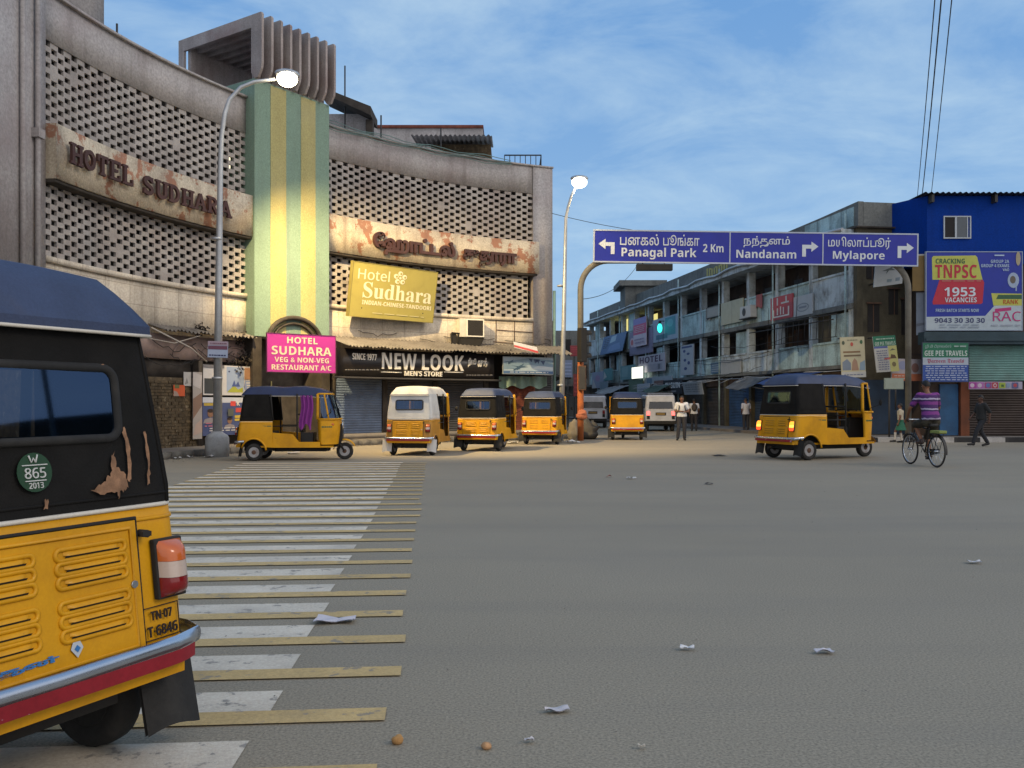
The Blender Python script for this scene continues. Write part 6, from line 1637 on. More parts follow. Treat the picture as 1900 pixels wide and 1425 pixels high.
# ------------------------------------------------------------------ vans in the side street
def make_van():
    root = thing('van', 'van', 'van')
    Wt = mat('white_van_enamel', (.52, .53, .56), .4, coat=.2, dirt=(.30, .30, .31), dirt_amt=.4, dirt_scale=2, bump=.02)
    secs = []
    def sec(x, hw, z0, zt, hwt, zs):
        return [Vector((x, -hw, z0)), Vector((x, -hw, zs)), Vector((x, -hwt, zt - .06)), Vector((x, -hwt + .08, zt)), Vector((x, hwt - .08, zt)), Vector((x, hwt, zt - .06)), Vector((x, hw, zs)), Vector((x, hw, z0))]
    rings = [sec(-.02, .70, .50, 1.72, .64, 1.08), sec(.08, .75, .48, 1.78, .68, 1.08), sec(2.3, .75, .48, 1.80, .68, 1.08), sec(2.75, .75, .48, 1.72, .62, 1.08), sec(3.15, .74, .48, 1.14, .66, 1.04), sec(3.45, .66, .48, .98, .6, .9)]
    mb = MB(); mb.loft(rings, True, 0, False); mb.build('body', Wt, root, bevel=.02)
    rw = MB(); f = lambda y, z, d: Vector((-.025 + .03 * (z - 1.08) / .64 - d, y, z))
    rw.prism([(-.58, 1.10), (.58, 1.10), (.53, 1.62), (-.53, 1.62)], f, 0.0, .012); wnd = rw.build('rear_window', M['glass_dark'], root, bevel=.004)
    for s_ in (1, -1):
        mb = MB(); mb.prism([(.2, 1.12), (1.0, 1.12), (1.0, 1.6), (.2, 1.6)], lambda x, z, d: Vector((x, s_ * (.752 - .07 * (z - 1.08) / .64 + d), z)), 0, .008)
        mb.prism([(1.12, 1.12), (2.0, 1.12), (2.0, 1.6), (1.12, 1.6)], lambda x, z, d: Vector((x, s_ * (.752 - .07 * (z - 1.08) / .64 + d), z)), 0, .008)
        mb.prism([(2.1, 1.12), (2.85, 1.12), (2.6, 1.58), (2.1, 1.6)], lambda x, z, d: Vector((x, s_ * (.752 - .08 * (z - 1.08) / .64 + d), z)), 0, .008); mb.build('side_window', M['glass_dark'], root)
        mb = MB(); mb.box(-.045, 0.0, s_ * .60 - .07, s_ * .60 + .07, .78, .98); mb.build('tail_light', LRED, root)
        mb = MB(); mb.box(-.042, 0.0, s_ * .60 - .07, s_ * .60 + .07, .60, .775); mb.build('lamp_housing', M['tub_dark'], root)
        mb = MB(); mb.ball((2.75, s_ * .86, 1.15), (.04, .08, .07), 8, 6); mb.build('wing_mirror', M['tub_dark'], root)
    mb = MB(); mb.prism([(2.75, 1.16), (2.78, 1.16), (2.5, 1.6), (2.47, 1.6)], lambda x, z, d: Vector((x + .33 * (1 - (z - 1.16) / .44), d, z)), -.56, .56); mb.build('windscreen', M['glass_dark'], root)
    mb = MB(); mb.box(-.10, .05, -.74, .74, .36, .52); mb.build('bumper', M['tub_dark'], root, bevel=.02); mb = MB(); mb.box(3.35, 3.52, -.68, .68, .36, .52); mb.build('bumper', M['tub_dark'], root, bevel=.02)
    mb = MB(); mb.box(-.035, -.021, -.25, .25, .78, .92); npl = mb.build('number_plate', paint((.05, .035, .02)), root)
    mb = MB(); mb.box(-.0395, -.0355, -.2, .2, .81, .89); mb.build('plate_face', paint((.26, .17, .05)), npl)
    mb = MB(); mb.box(.3, 2.9, -.62, .62, .26, .47); mb.build('underbody', M['tub_dark'], root)
    mb = MB(); mb.box(.1, 2.2, -.6, .6, 1.83, 1.87); mb.box(.2, .25, -.6, .6, 1.79, 1.829); mb.box(2.0, 2.05, -.6, .6, 1.79, 1.829); mb.build('roof_rack', paint((.20, .24, .34)), root)
    for (x, y) in ((.55, .62), (.55, -.62), (2.8, .62), (2.8, -.62)):
        mb = MB(); c = Vector((x, y, .29)); fl_ = lambda a, b, z: c + Vector((a, z, b))
        mb.lathe([(.17, -.08), (.27, -.085), (.29, -.05), (.29, .05), (.27, .085), (.17, .08)], 20, fn=fl_); w_ = mb.build('wheel', M['rubber'], root)
        mb = MB(); 
        for s_ in (1, -1): mb.lathe([(.18, s_ * .07), (.1, s_ * .05), (.01, s_ * .07)], 16, fn=fl_)
        mb.build('rim', M['rim'], w_)
    return root
M['glass_dark'] = mat('tinted_glass', (.018, .02, .024), .08, spec=.7, bump=0, fine=0)
van = make_van()
van.location = (gx(1226, 44.3), 44.3, 0); van.rotation_euler = (0, 0, R_(88)); van['label'] = 'white van with both red tail lights lit in the side street'; van['group'] = 'vans in the side street'
van2 = copy_tree(van); van2.location = (gx(1100, 50.5), 50.5, 0); van2.rotation_euler = (0, 0, R_(83)); van2['label'] = 'unlit white van half hidden behind the signal pole'
LR_ON = mat('van_tail_lit', (1, .1, .1), emit=(1.0, .12, .10), estr=2.6)
recolour(van, {'tail_light': LR_ON})

# ------------------------------------------------------------------ bicycle
def make_bicycle(loc, phi):
    root = thing('bicycle', 'black roadster bicycle being ridden away past the corner shops', 'bicycle', loc, R_(phi))
    Rw = .345; xr, xf = 0.0, 1.10
    for x in (xr, xf):
        c = Vector((x, 0, Rw)); f = lambda a, b, z: c + Vector((a, z, b))
        mb = MB(); mb.tube([f(.33 * math.cos(R_(a)), .33 * math.sin(R_(a)), 0) for a in range(0, 360, 10)], .019, 7, closed=True); w_ = mb.build('wheel', M['rubber'], root)
        mb = MB(); mb.tube([f(.308 * math.cos(R_(a)), .308 * math.sin(R_(a)), 0) for a in range(0, 360, 10)], .010, 6, closed=True); mb.build('rim', M['chrome'], w_)
        mb = MB()
        for k in range(18):
            a = R_(20 * k); s_ = 1 if k % 2 else -1
            mb.tube([f(.02 * math.cos(a + .9 * s_), .02 * math.sin(a + .9 * s_), .03 * s_), f(.305 * math.cos(a), .305 * math.sin(a), 0)], .0022, 4)
        mb.tube([c + Vector((0, -.06, 0)), c + Vector((0, .06, 0))], .02, 8); mb.build('spokes', M['chrome'], w_)
        mb = MB(); g = [f(.37 * math.cos(R_(a)), .37 * math.sin(R_(a)), 0) for a in (range(60, 200, 10) if x == xr else range(40, 150, 10))]
        mb.grid(lambda u, v: g[min(len(g) - 1, int(round(u * (len(g) - 1))))] + Vector((0, -.03 + .06 * v, .006 * math.sin(math.pi * v))), len(g) - 1, 2); mb.build('mudguard', M['iron'], root)
    mb = MB(); bb_, st, hd0, hd1 = (.48, 0, .30), (.30, 0, .80), (.93, 0, .74), (.89, 0, .90)
    mb.tube([bb_, st, (.28, 0, .88)], .016, 7); mb.tube([st, hd1], .015, 7); mb.tube([bb_, hd0], .016, 7); mb.tube([hd0, hd1, (.87, 0, 1.0)], .018, 7)
    for s_ in (1, -1):
        mb.tube([bb_, (xr, s_ * .06, Rw), (.30, s_ * .015, .80)], .010, 6); mb.tube([hd0, (1.03, s_ * .05, .5), (xf, s_ * .05, Rw)], .012, 6)
    mb.build('frame', mat('black_enamel', (.02, .02, .02), .35, coat=.3, bump=0), root)
    mb = MB(); mb.tube([(.70, .27, .98), (.82, .25, 1.03), (.88, .08, 1.02), (.88, -.08, 1.02), (.82, -.25, 1.03), (.70, -.27, .98)], .012, 7); hb = mb.build('handlebar', M['chrome'], root)
    for s_ in (1, -1):
        mb = MB(); mb.tube([(.69, s_ * .272, .977), (.79, s_ * .256, 1.018)], .018, 7); mb.build('grip', M['rubber'], hb)
    mb = MB(); mb.prism([(.08, -.09), (.2, -.1), (.42, -.02), (.46, 0), (.42, .02), (.2, .1), (.08, .09), (.06, 0)], lambda x, y, d: Vector((x, y, d)), .88, .94); mb.build('saddle', M['seat'], root, bevel=.015)
    mb = MB(); mb.box(-.25, .22, -.08, .08, .72, .735)
    for s_ in (1, -1): mb.tube([(-.15, s_ * .07, .72), (0, s_ * .06, Rw)], .007, 5)
    mb.build('carrier', M['iron'], root)
    mb = MB(); mb.box(-.25, .12, -.09, .09, .737, .80); mb.build('carrier_bundle', mat('pale_green_bundle', (.20, .24, .07), .8, bump=.2), root, bevel=.015)
    mb = MB(); mb.lathe([(.09, -.004), (.09, .004)], 20, fn=lambda a, b, z: Vector((.48 + a, -.05 + z, .30 + b)))
    mb.tube([(.48, -.08, .30), (.56, -.09, .15)], .009, 5); mb.tube([(.48, .08, .30), (.40, .09, .45)], .009, 5)
    cr_ = mb.build('crank', M['chrome'], root)
    for x, y, z in ((.56, -.13, .15), (.40, .13, .45)):
        mb = MB(); mb.box(x - .05, x + .05, y - .045, y + .045, z - .012, z + .012); mb.build('pedal', M['rubber'], cr_)
    mb = MB(); mb.prism([(.0, Rw - .05), (.48, .22), (.48, .38), (.0, Rw + .05)], lambda x, z, d: Vector((x, d, z)), -.065, -.045); mb.build('chain_case', M['iron'], root)
    return root
BIKE_P = Vector((gx(1738, 19.8), 19.8, 0)); BIKE_PHI = 95.0
bike = make_bicycle(BIKE_P, BIKE_PHI)
# ------------------------------------------------------------------ people
def remesh(mb, voxel, smooth=3):
    me = bpy.data.meshes.new('m'); me.from_pydata([tuple(p) for p in mb.v], [], mb.f); me.update()
    bm = bmesh.new(); bm.from_mesh(me); bmesh.ops.remove_doubles(bm, verts=bm.verts, dist=1e-6); bmesh.ops.recalc_face_normals(bm, faces=bm.faces); bm.to_mesh(me); bm.free()
    ob = bpy.data.objects.new('m', me); COL.objects.link(ob)
    md = ob.modifiers.new('r', 'REMESH'); md.mode = 'VOXEL'; md.voxel_size = voxel
    sm = ob.modifiers.new('s', 'SMOOTH'); sm.iterations = smooth; sm.factor = .5
    dg = bpy.context.evaluated_depsgraph_get()
    out = bpy.data.meshes.new_from_object(ob.evaluated_get(dg))
    vs = [v.co.copy() for v in out.vertices]; fs_l = [tuple(p.vertices) for p in out.polygons]
    bpy.data.objects.remove(ob); bpy.data.meshes.remove(me); bpy.data.meshes.remove(out)
    return vs, fs_l
def cap(mb, a, b, ra, rb, n=10):
    """tapered limb segment with rounded ends"""
    a, b = Vector(a), Vector(b); d = (b - a); L = d.length; d.normalize()
    u = d.orthogonal().normalized(); w = d.cross(u)
    prof = [(a - d * ra * math.cos(R_(t)), ra * math.sin(R_(t))) for t in (4, 30, 60)] + [(a, ra), (b, rb)] + [(b + d * rb * math.sin(R_(t)), rb * math.cos(R_(t))) for t in (30, 60, 86)]
    mb.loft([[c + (u * math.cos(k * 2 * math.pi / n) + w * math.sin(k * 2 * math.pi / n)) * r for k in range(n)] for c, r in prof], True, 0, True)
def torso(mb, P, grow=0.0, top=1.0, low=0.0, k=1.0, fat=1.0):
    """elliptic sections from hips to neck along pelvis-chest-neck"""
    pel, ch, nk = Vector(P['pelvis']), Vector(P['chest']), Vector(P['neck'])
    right = (Vector(P['shR']) - Vector(P['shL'])).normalized(); hr = (Vector(P['hipR']) - Vector(P['hipL'])).normalized()
    secs = [(-.10, .13, .10), (-.03, .165, .115), (.10, .158, .108), (.28, .140, .10), (.48, .152, .108), (.66, .168, .118), (.82, .178, .112), (.93, .150, .092), (1.0, .085, .072)]
    rings = []
    for t, rx, ry in secs:
        if t < low or t > top: continue
        if t < .5: p = pel.lerp(ch, t / .5) if t >= 0 else pel + (pel - ch) * (-t) * 1.0
        else: p = ch.lerp(nk, (t - .5) / .5)
        ax = hr.lerp(right, max(0, min(1, t))).normalized()
        up = (ch - pel).normalized() if t < .5 else (nk - ch).normalized()
        f = up.cross(ax).normalized() * -1; ax = f.cross(up) * 1.0
        rings.append([p + ax * ((rx * k * fat + grow) * math.cos(a)) + f * ((ry * k * fat + grow) * math.sin(a)) for a in [2 * math.pi * q / 20 for q in range(20)]])
    mb.loft(rings, True, 0, True)

def pose_stand(h, lean=0.0):
    k = h / 1.70
    P = dict(pelvis=(0, 0, .92), chest=(0, .01, 1.22), neck=(0, 0, 1.43), head=(0, .015, 1.575), shL=(-.185, 0, 1.385), shR=(.185, 0, 1.385), elL=(-.235, -.02, 1.11), elR=(.235, -.02, 1.11), wrL=(-.24, .06, .86), wrR=(.24, .06, .86),
             hipL=(-.092, 0, .885), hipR=(.092, 0, .885), knL=(-.10, .015, .485), knR=(.10, .015, .485), anL=(-.105, -.03, .085), anR=(.105, -.03, .085), toL=(-.125, .14, .03), toR=(.125, .14, .03))
    return {a: Vector(b) * k for a, b in P.items()}, k

def make_person(label, loc, rz, P, k, skin, hair_c, garments, group=None, hair_len=0.0, curl=.5, world_ik=None):
    root = thing('person', label, 'person', loc, rz, group)
    b = MB()
    torso(b, P, k=k)
    nk, hd = P['neck'], P['head']; up = (hd - nk).normalized()
    face_d = Vector((0, 1, 0)) if 'face' not in P else P['face'].normalized()
    right = face_d.cross(up).normalized(); face_d = up.cross(right)
    MH = Matrix((right, face_d, up)).transposed()
    cap(b, nk - up * .03 * k, hd - up * .03 * k, .055 * k, .052 * k)
    b.ball(hd + up * .02 * k, (.075 * k, .094 * k, .105 * k), 16, 12, M=MH)
    b.ball(hd - up * .055 * k + face_d * .018 * k, (.055 * k, .070 * k, .062 * k), 14, 8, M=MH)       # jaw
    b.ball(hd - up * .005 * k + face_d * .095 * k, (.014 * k, .022 * k, .022 * k), 8, 6, M=MH)         # nose
    b.ball(hd - up * .05 * k + face_d * .083 * k, (.024 * k, .012 * k, .012 * k), 8, 6, M=MH)          # lips
    for s_ in (1, -1): b.ball(hd + right * s_ * .078 * k - up * .0 * k, (.014 * k, .022 * k, .032 * k), 8, 6, M=MH)
    hands = []
    for S_ in ('L', 'R'):
        sg_ = -1 if S_ == 'L' else 1
        cap(b, P['sh' + S_], P['el' + S_], .050 * k, .040 * k); cap(b, P['el' + S_], P['wr' + S_], .040 * k, .026 * k)
        cap(b, P['chest'].lerp(P['neck'], .7), P['sh' + S_], .07 * k, .055 * k)
        cap(b, P['hip' + S_], P['kn' + S_], .085 * k, .055 * k); cap(b, P['kn' + S_], P['an' + S_], .054 * k, .036 * k)
        an, to = P['an' + S_], P['to' + S_]
        cap(b, an - Vector((0, 0, .035 * k)), to, .036 * k, .030 * k); cap(b, an - Vector((0, .0, .04 * k)) - (to - an).normalized() * .03 * k, an - Vector((0, 0, .04 * k)), .034 * k, .034 * k)
        # palm
        fd = (P['wr' + S_] - P['el' + S_]).normalized()
        if 'hd' + S_ in P: fd = P['hd' + S_].normalized()
        inner = P.get('in' + S_, Vector((-sg_, 0, 0)))
        inner = (inner - fd * inner.dot(fd)).normalized()     # palm normal
        sd = fd.cross(inner).normalized()                      # across the palm
        thumb_s = sd if sd.dot(P.get('th' + S_, Vector((0, 1, 0)))) > 0 else -sd
        wr = P['wr' + S_]
        for t in (-.024, -.008, .008, .024): cap(b, wr, wr + fd * .085 * k + sd * t * k, .016 * k, .012 * k, 8)
        hands.append((wr, fd, inner, sd, thumb_s))
    vs, fs_l = remesh(b, .014 * max(.8, k), 3)
    mb = MB(); mb.add(vs, fs_l, 0, True)
    for wr, fd, inner, sd, th in hands:
        sgn = 1 if sd.dot(th) > 0 else -1
        for i, (t, ln) in enumerate(((.027, .068), (.009, .078), (-.009, .072), (-.027, .056))):
            t *= sgn; c = wr + fd * .080 * k + sd * t * k
            pts = [c]; d = fd.copy(); ang = 0
            for seg, frac in enumerate((.45, .32, .23)):
                ang += curl * (.55 + .12 * i); d = (fd * math.cos(ang) + inner * math.sin(ang)).normalized(); pts.append(pts[-1] + d * ln * frac * k)
            mb.tube(pts, [.0095 * k, .009 * k, .008 * k, .006 * k], 7)
        c = wr + fd * .025 * k + th * .022 * k
        p1 = c + (th * .8 + fd * .6 + inner * .25).normalized() * .034 * k; p2 = p1 + (th * .25 + fd * .9 + inner * .4).normalized() * .03 * k
        mb.tube([c, p1, p2], [.012 * k, .0105 * k, .008 * k], 7)
    # eyes and brows
    for s_ in (1, -1):
        e = hd + right * s_ * .030 * k + face_d * .083 * k + up * .014 * k
        mb.ball(e, (.013 * k, .010 * k, .007 * k), 8, 6, 1, MH); mb.ball(e + face_d * .007 * k, (.006 * k, .005 * k, .006 * k), 8, 6, 2, MH)
        mb.tube([e + up * .020 * k - right * .016 * k + face_d * .004 * k, e + up * .023 * k + face_d * .006 * k, e + up * .019 * k + right * .016 * k + face_d * .003 * k], .004 * k, 5, 2)
    sk = mat('skin', skin, .55, var=.08, vscale=6, bump=.03, fine=.05)
    mb.build('body', [sk, paint((.55, .52, .48)), paint((.012, .010, .009))], root, weld=False)
    # hair cap
    hb = MB()
    hb.ball(hd + up * .035 * k - face_d * .012 * k, (.083 * k, .098 * k, .098 * k), 16, 12, M=MH)
    vs, fs_l = [], []
    for j in range(9):
        for i in range(20):
            a = 2 * math.pi * i / 20; el = R_(90 - 118 * j / 8)
            c = Vector((.083 * math.cos(el) * math.cos(a), .101 * math.cos(el) * math.sin(a), .112 * math.sin(el) + .018)) * k
            front = math.sin(a) * math.cos(el)
            if el < R_(28) and front > .25: c = Vector((c.x, c.y * .86, max(c.z, .055 * k)))
            if abs(c.y) < .03 * k and c.z < .01 * k: c.z = .01 * k
            c *= 1 + .03 * mnoise.noise(Vector((i * .9, j * .8, k * 9 + loc[0])))
            vs.append(hd + MH @ c)
    for j in range(8):
        for i in range(20): fs_l.append((j * 20 + i, (j + 1) * 20 + i, (j + 1) * 20 + (i + 1) % 20, j * 20 + (i + 1) % 20))
    hb = MB(); hb.add(vs, fs_l, 0, True); hb.build('hair', mat('hair', hair_c, .6, var=.3, vscale=20, bump=.3, bscale=120), root)
    for name, fnc, m_, vox in garments:
        g = MB(); fnc(g, P, k); vs, fs_l = remesh(g, vox * max(.8, k), 2)
        o = MB(); o.add(vs, fs_l, 0, True); o.build(name, m_, root, weld=False)
    return root
def shirt(sleeve=.62, loose=.022, low=-.10):
    def f(g, P, k):
        torso(g, P, grow=loose * k, k=k, top=.95, low=low)
        for S_ in ('L', 'R'):
            cap(g, P['chest'].lerp(P['neck'], .66), P['sh' + S_], .085 * k, .072 * k)
            e = P['sh' + S_].lerp(P['el' + S_], min(1, sleeve)); cap(g, P['sh' + S_], e, .070 * k, .062 * k)
            if sleeve > 1: cap(g, P['el' + S_], P['el' + S_].lerp(P['wr' + S_], sleeve - 1), .055 * k, .042 * k)
    return f
def trousers(to=.97, wide=1.0):
    def f(g, P, k):
        torso(g, P, grow=.012 * k, k=k, top=.3, low=-.2)
        for S_ in ('L', 'R'):
            cap(g, P['hip' + S_], P['kn' + S_], .098 * k * wide, .074 * k * wide)
            if to > .5:
                cap(g, P['kn' + S_], P['kn' + S_].lerp(P['an' + S_], (to - .5) * 2), .074 * k * wide, .060 * k * wide)
    return f
def skirt(g, P, k):
    torso(g, P, grow=.012 * k, k=k, top=.2, low=-.2)
    pel = P['pelvis']
    g.loft([[pel + Vector(((.17 + .12 * t) * k * math.cos(a), (.12 + .12 * t) * k * math.sin(a), (-.02 - .36 * t) * k)) for a in [2 * math.pi * q / 20 for q in range(20)]] for t in (0, .33, .66, 1)], True, 0, True)
def shoe(S_):
    def f(g, P, k):
        an, to = P['an' + S_], P['to' + S_]; d = (to - an); d.z = 0; d.normalize()
        cap(g, an - Vector((0, 0, .03 * k)) - d * .02 * k, to + d * .01 * k + Vector((0, 0, .008 * k)), .046 * k, .036 * k); cap(g, an + Vector((0, 0, .01)), an - Vector((0, 0, .04 * k)), .045 * k, .043 * k)
    return f
def backpack(fwd):
    def f(g, P, k):
        c = P['chest'] - Vector((0, fwd * .19, -.02)) * k
        g.ball(c, (.15 * k, .09 * k, .21 * k), 14, 10); g.ball(c - Vector((0, fwd * .06, .07)) * k, (.11 * k, .06 * k, .11 * k), 12, 8)
    return f
def straps(g, P, k):
    for s_ in (1, -1):
        pts = [P['chest'] + Vector((s_ * .10, -.13, .10)) * k, P['neck'] + Vector((s_ * .105, -.06, .0)) * k, P['neck'] + Vector((s_ * .11, .04, -.01)) * k, P['chest'] + Vector((s_ * .105, .142, .06)) * k, P['chest'] + Vector((s_ * .13, .135, -.08)) * k, P['chest'] + Vector((s_ * .165, .02, -.13)) * k]
        for a, b in zip(pts, pts[1:]): cap(g, a, b, .022 * k, .022 * k, 8)
SK = (.16, .075, .045); HAIR = (.010, .008, .007)
cw_ = mat('white_shirt_cotton', (.56, .57, .60), .85, var=.06, vscale=5, bump=.2, bscale=40); ct = mat('dark_trousers', (.025, .025, .032), .85, bump=.2); cb_ = mat('black_leather', (.014, .014, .015), .6, bump=.05)
# man in white shirt, facing us, hands together in front
P, k = pose_stand(1.66)
P['elL'] = Vector((-.25, .03, 1.10)) * k; P['elR'] = Vector((.25, .03, 1.10)) * k; P['wrL'] = Vector((-.07, .23, 1.08)) * k; P['wrR'] = Vector((.06, .21, 1.11)) * k
P['hdL'] = Vector((1, .25, .05)); P['hdR'] = Vector((-1, .3, .02)); P['inL'] = Vector((0, -.3, 1)); P['inR'] = Vector((0, .2, -1)); P['face'] = Vector((.05, 1, -.25))
P['anR'] = P['anR'] + Vector((.05, .10, 0)); P['toR'] = P['toR'] + Vector((.07, .09, 0)); P['knR'] = P['knR'] + Vector((.02, .07, 0))
make_person('man in a white short sleeved shirt with black backpack straps standing beside the white van', (gx(1265, 34.0), 34.0, 0), R_(174), P, k, SK, HAIR,
            [('shirt', shirt(.6, .03), cw_, .016), ('trousers', trousers(.97, 1.05), ct, .016), *[('shoe', shoe(S_), cb_, .012) for S_ in 'LR'], ('backpack', backpack(1), cb_, .02), ('backpack_straps', straps, cb_, .012)])
P, k = pose_stand(1.60)
P['anL'] = P['anL'] + Vector((0, .14, .0)); P['toL'] = P['toL'] + Vector((0, .14, 0)); P['knL'] = P['knL'] + Vector((0, .12, 0)); P['wrR'] = P['wrR'] + Vector((0, .12, .06))
make_person('white shirted person with a dark bag on the back, walking away beyond the white van', (gx(1288, 45), 45, 0), R_(-8), P, k, SK, HAIR,
            [('shirt', shirt(.6, .028), cw_, .016), ('trousers', trousers(.97, 1.05), ct, .016), *[('shoe', shoe(S_), cb_, .012) for S_ in 'LR'], ('bag', backpack(1), mat('dark_bag', (.05, .04, .035), .8), .02)])
P, k = pose_stand(1.62)
P['wrL'] = P['wrL'] + Vector((.1, .12, .1)); P['face'] = Vector((-.3, 1, -.1))
make_person('person in a pale grey shirt and dark trousers seen from behind near the shop fronts', (gx(1384, 42.5), 42.5, 0), R_(20), P, k, SK, HAIR,
            [('shirt', shirt(.65, .028), mat('pale_grey_cotton', (.42, .42, .46), .85, bump=.2), .016), ('trousers', trousers(.97), ct, .016), *[('shoe', shoe(S_), paint((.35, .35, .38)), .012) for S_ in 'LR']])
# dark man striding to the left
P, k = pose_stand(1.66)
P['knL'] = Vector((-.09, .24, .52)) * k; P['anL'] = Vector((-.09, .36, .12)) * k; P['toL'] = Vector((-.10, .53, .07)) * k
P['knR'] = Vector((.09, -.02, .49)) * k; P['anR'] = Vector((.09, -.26, .12)) * k; P['toR'] = Vector((.10, -.10, .03)) * k
P['elL'] = Vector((-.24, -.12, 1.12)) * k; P['wrL'] = Vector((-.24, -.10, .88)) * k; P['elR'] = Vector((.24, .08, 1.12)) * k; P['wrR'] = Vector((.22, .24, .95)) * k
for a in ('pelvis', 'chest', 'neck', 'head', 'shL', 'shR'): P[a] = P[a] + Vector((0, .02, -.02))
dk = mat('black_shirt', (.020, .022, .024), .9, bump=.2)
make_person('person in black clothes striding left along the painted kerb at the right', (gx(1822, 29.2), 29.2, 0), R_(96), P, k, (.10, .05, .035), HAIR,
            [('shirt', shirt(.95, .03), dk, .016), ('trousers', trousers(.97), mat('charcoal_trousers', (.022, .024, .030), .9, bump=.2), .016), *[('shoe', shoe(S_), cb_, .012) for S_ in 'LR']])
# child in green skirt at the kerb
P, k = pose_stand(1.38)
P['anL'] = P['anL'] + Vector((0, .2, .02)); P['toL'] = P['toL'] + Vector((0, .2, .02)); P['knL'] = P['knL'] + Vector((0, .14, .02))
make_person('short person in a cream top and green skirt walking beside the bicycle', (gx(1671, 31.9), 31.9, 0), R_(60), P, k, SK, HAIR,
            [('top', shirt(.6, .02, 0.0), mat('cream_top', (.42, .37, .28), .85, bump=.2), .016), ('skirt', skirt, mat('green_skirt', (.02, .11, .065), .85, bump=.2), .016), *[('sock', (lambda s: lambda g, P, k: cap(g, P['kn' + s].lerp(P['an' + s], .2), P['an' + s], .056 * k, .042 * k))(s), paint((.45, .42, .38)), .014) for s in 'LR'], *[('shoe', shoe(S_), cb_, .012) for S_ in 'LR']])
# cyclist: coordinates in the bicycle's frame, x forward -> local y forward
P, k = pose_stand(1.70)
def bk(x, y, z): return Vector((-y, x, z))            # bicycle (x fwd, y left) -> person (x right, y fwd)
k = 1.04
P = dict(pelvis=bk(.22, 0, 1.03), chest=bk(.31, 0, 1.36), neck=bk(.38, 0, 1.60), head=bk(.43, 0, 1.765), shL=bk(.36, .20, 1.555), shR=bk(.36, -.20, 1.555), elL=bk(.50, .33, 1.28), elR=bk(.50, -.33, 1.28), wrL=bk(.70, .285, 1.06), wrR=bk(.70, -.285, 1.06),
         hipL=bk(.24, .10, .98), hipR=bk(.24, -.10, .98), knL=bk(.62, .14, .90), knR=bk(.60, -.13, .64), anL=bk(.38, .13, .56), anR=bk(.50, -.13, .245), toL=bk(.53, .14, .50), toR=bk(.65, -.14, .185))
P['face'] = Vector((-.15, 1, -.05)); P['hdL'] = Vector((-.05, .75, -.62)); P['hdR'] = Vector((.05, .75, -.62)); P['inL'] = Vector((0, -.6, -1)); P['inR'] = Vector((0, -.6, -1)); P['thL'] = Vector((1, 0, 0)); P['thR'] = Vector((-1, 0, 0))
def striped(name, cols, scale):
    m = bpy.data.materials.new(name); m.use_nodes = True; n, l = m.node_tree.nodes, m.node_tree.links; b = n['Principled BSDF']; b.inputs['Roughness'].default_value = .85
    t = n.new('ShaderNodeTexCoord'); s = n.new('ShaderNodeSeparateXYZ'); l.new(t.outputs['Object'], s.inputs[0])
    nz = n.new('ShaderNodeTexNoise'); nz.inputs['Scale'].default_value = 9; l.new(t.outputs['Object'], nz.inputs['Vector'])
    ad = n.new('ShaderNodeMath'); ad.operation = 'MULTIPLY_ADD'; ad.inputs[1].default_value = .05; l.new(nz.outputs['Fac'], ad.inputs[0]); l.new(s.outputs['Z'], ad.inputs[2])
    md = n.new('ShaderNodeMath'); md.operation = 'MULTIPLY'; md.inputs[1].default_value = scale; l.new(ad.outputs[0], md.inputs[0])
    fr = n.new('ShaderNodeMath'); fr.operation = 'FRACT'; l.new(md.outputs[0], fr.inputs[0])
    r = n.new('ShaderNodeValToRGB'); r.color_ramp.interpolation = 'CONSTANT'
    els = r.color_ramp.elements
    while len(els) < len(cols): els.new(.5)
    for e, (p, c) in zip(els, cols): e.position = p; e.color = c + (1,)
    l.new(fr.outputs[0], r.inputs[0]); l.new(r.outputs[0], b.inputs['Base Color'])
    return m
make_person('cyclist in a purple and white striped shirt and dark shorts riding away', BIKE_P, R_(BIKE_PHI - 90), P, k, (.21, .095, .05), HAIR,
            [('shirt', shirt(.72, .035), striped('purple_stripes', [(0, (.055, .015, .10)), (.33, (.17, .03, .19)), (.66, (.04, .012, .075)), (.84, (.36, .32, .44))], 4.6), .016), ('shorts', trousers(.52, 1.15), mat('dark_shorts', (.035, .030, .020), .9, var=.4, vscale=8, bump=.2), .016),
             *[('sandal', shoe(S_), paint((.05, .03, .025)), .012) for S_ in 'LR'], ('anklet_band', lambda g, P, k: cap(g, P['knR'].lerp(P['anR'], .78), P['knR'].lerp(P['anR'], .9), .046, .046), paint((.5, .48, .46)), .012)], curl=.75)

# ------------------------------------------------------------------ rubbish and small things on the ground
def paper(label, px, py, wpx, c=(.55, .54, .53), hgt=.05, seed=1, asp=.6):
    p = gp(px, py); D = p.y; wd = wpx * D / FPX; r = random.Random(seed); mb = MB(); ph = r.uniform(0, 6)
    a = r.uniform(-.3, .3); ca_, sa_ = math.cos(a), math.sin(a); dp = wd * asp
    def f(u, v, o=0):
        x = (u - .5) * wd; y = (v - .5) * dp * (1 + .3 * math.sin(u * 5 + ph))
        z = .012 + hgt * (.5 + .5 * mnoise.noise(Vector((u * 2.6 + seed, v * 2.2, seed * .7)))) * (.3 + .7 * abs(math.sin(u * 3.1 + ph)))
        return p + Vector((x * ca_ - y * sa_, x * sa_ + y * ca_, z + o))
    mb.grid(f, 9, 6, smooth=False); mb.grid(lambda u, v: f(u, v, -.004), 9, 6, smooth=False, flip=True)
    return tag(mb.build('litter', paint(c, .8)), label, 'litter', 'litter scattered on the road')
paper('largest crumpled white paper, lying on the zebra crossing stripes', 622, 1155, 72, (.52, .50, .54), .035, 3, .55)
paper('white oval scrap in the middle of the empty asphalt', 1275, 1207, 26, (.62, .62, .62), .03, 4, .5)
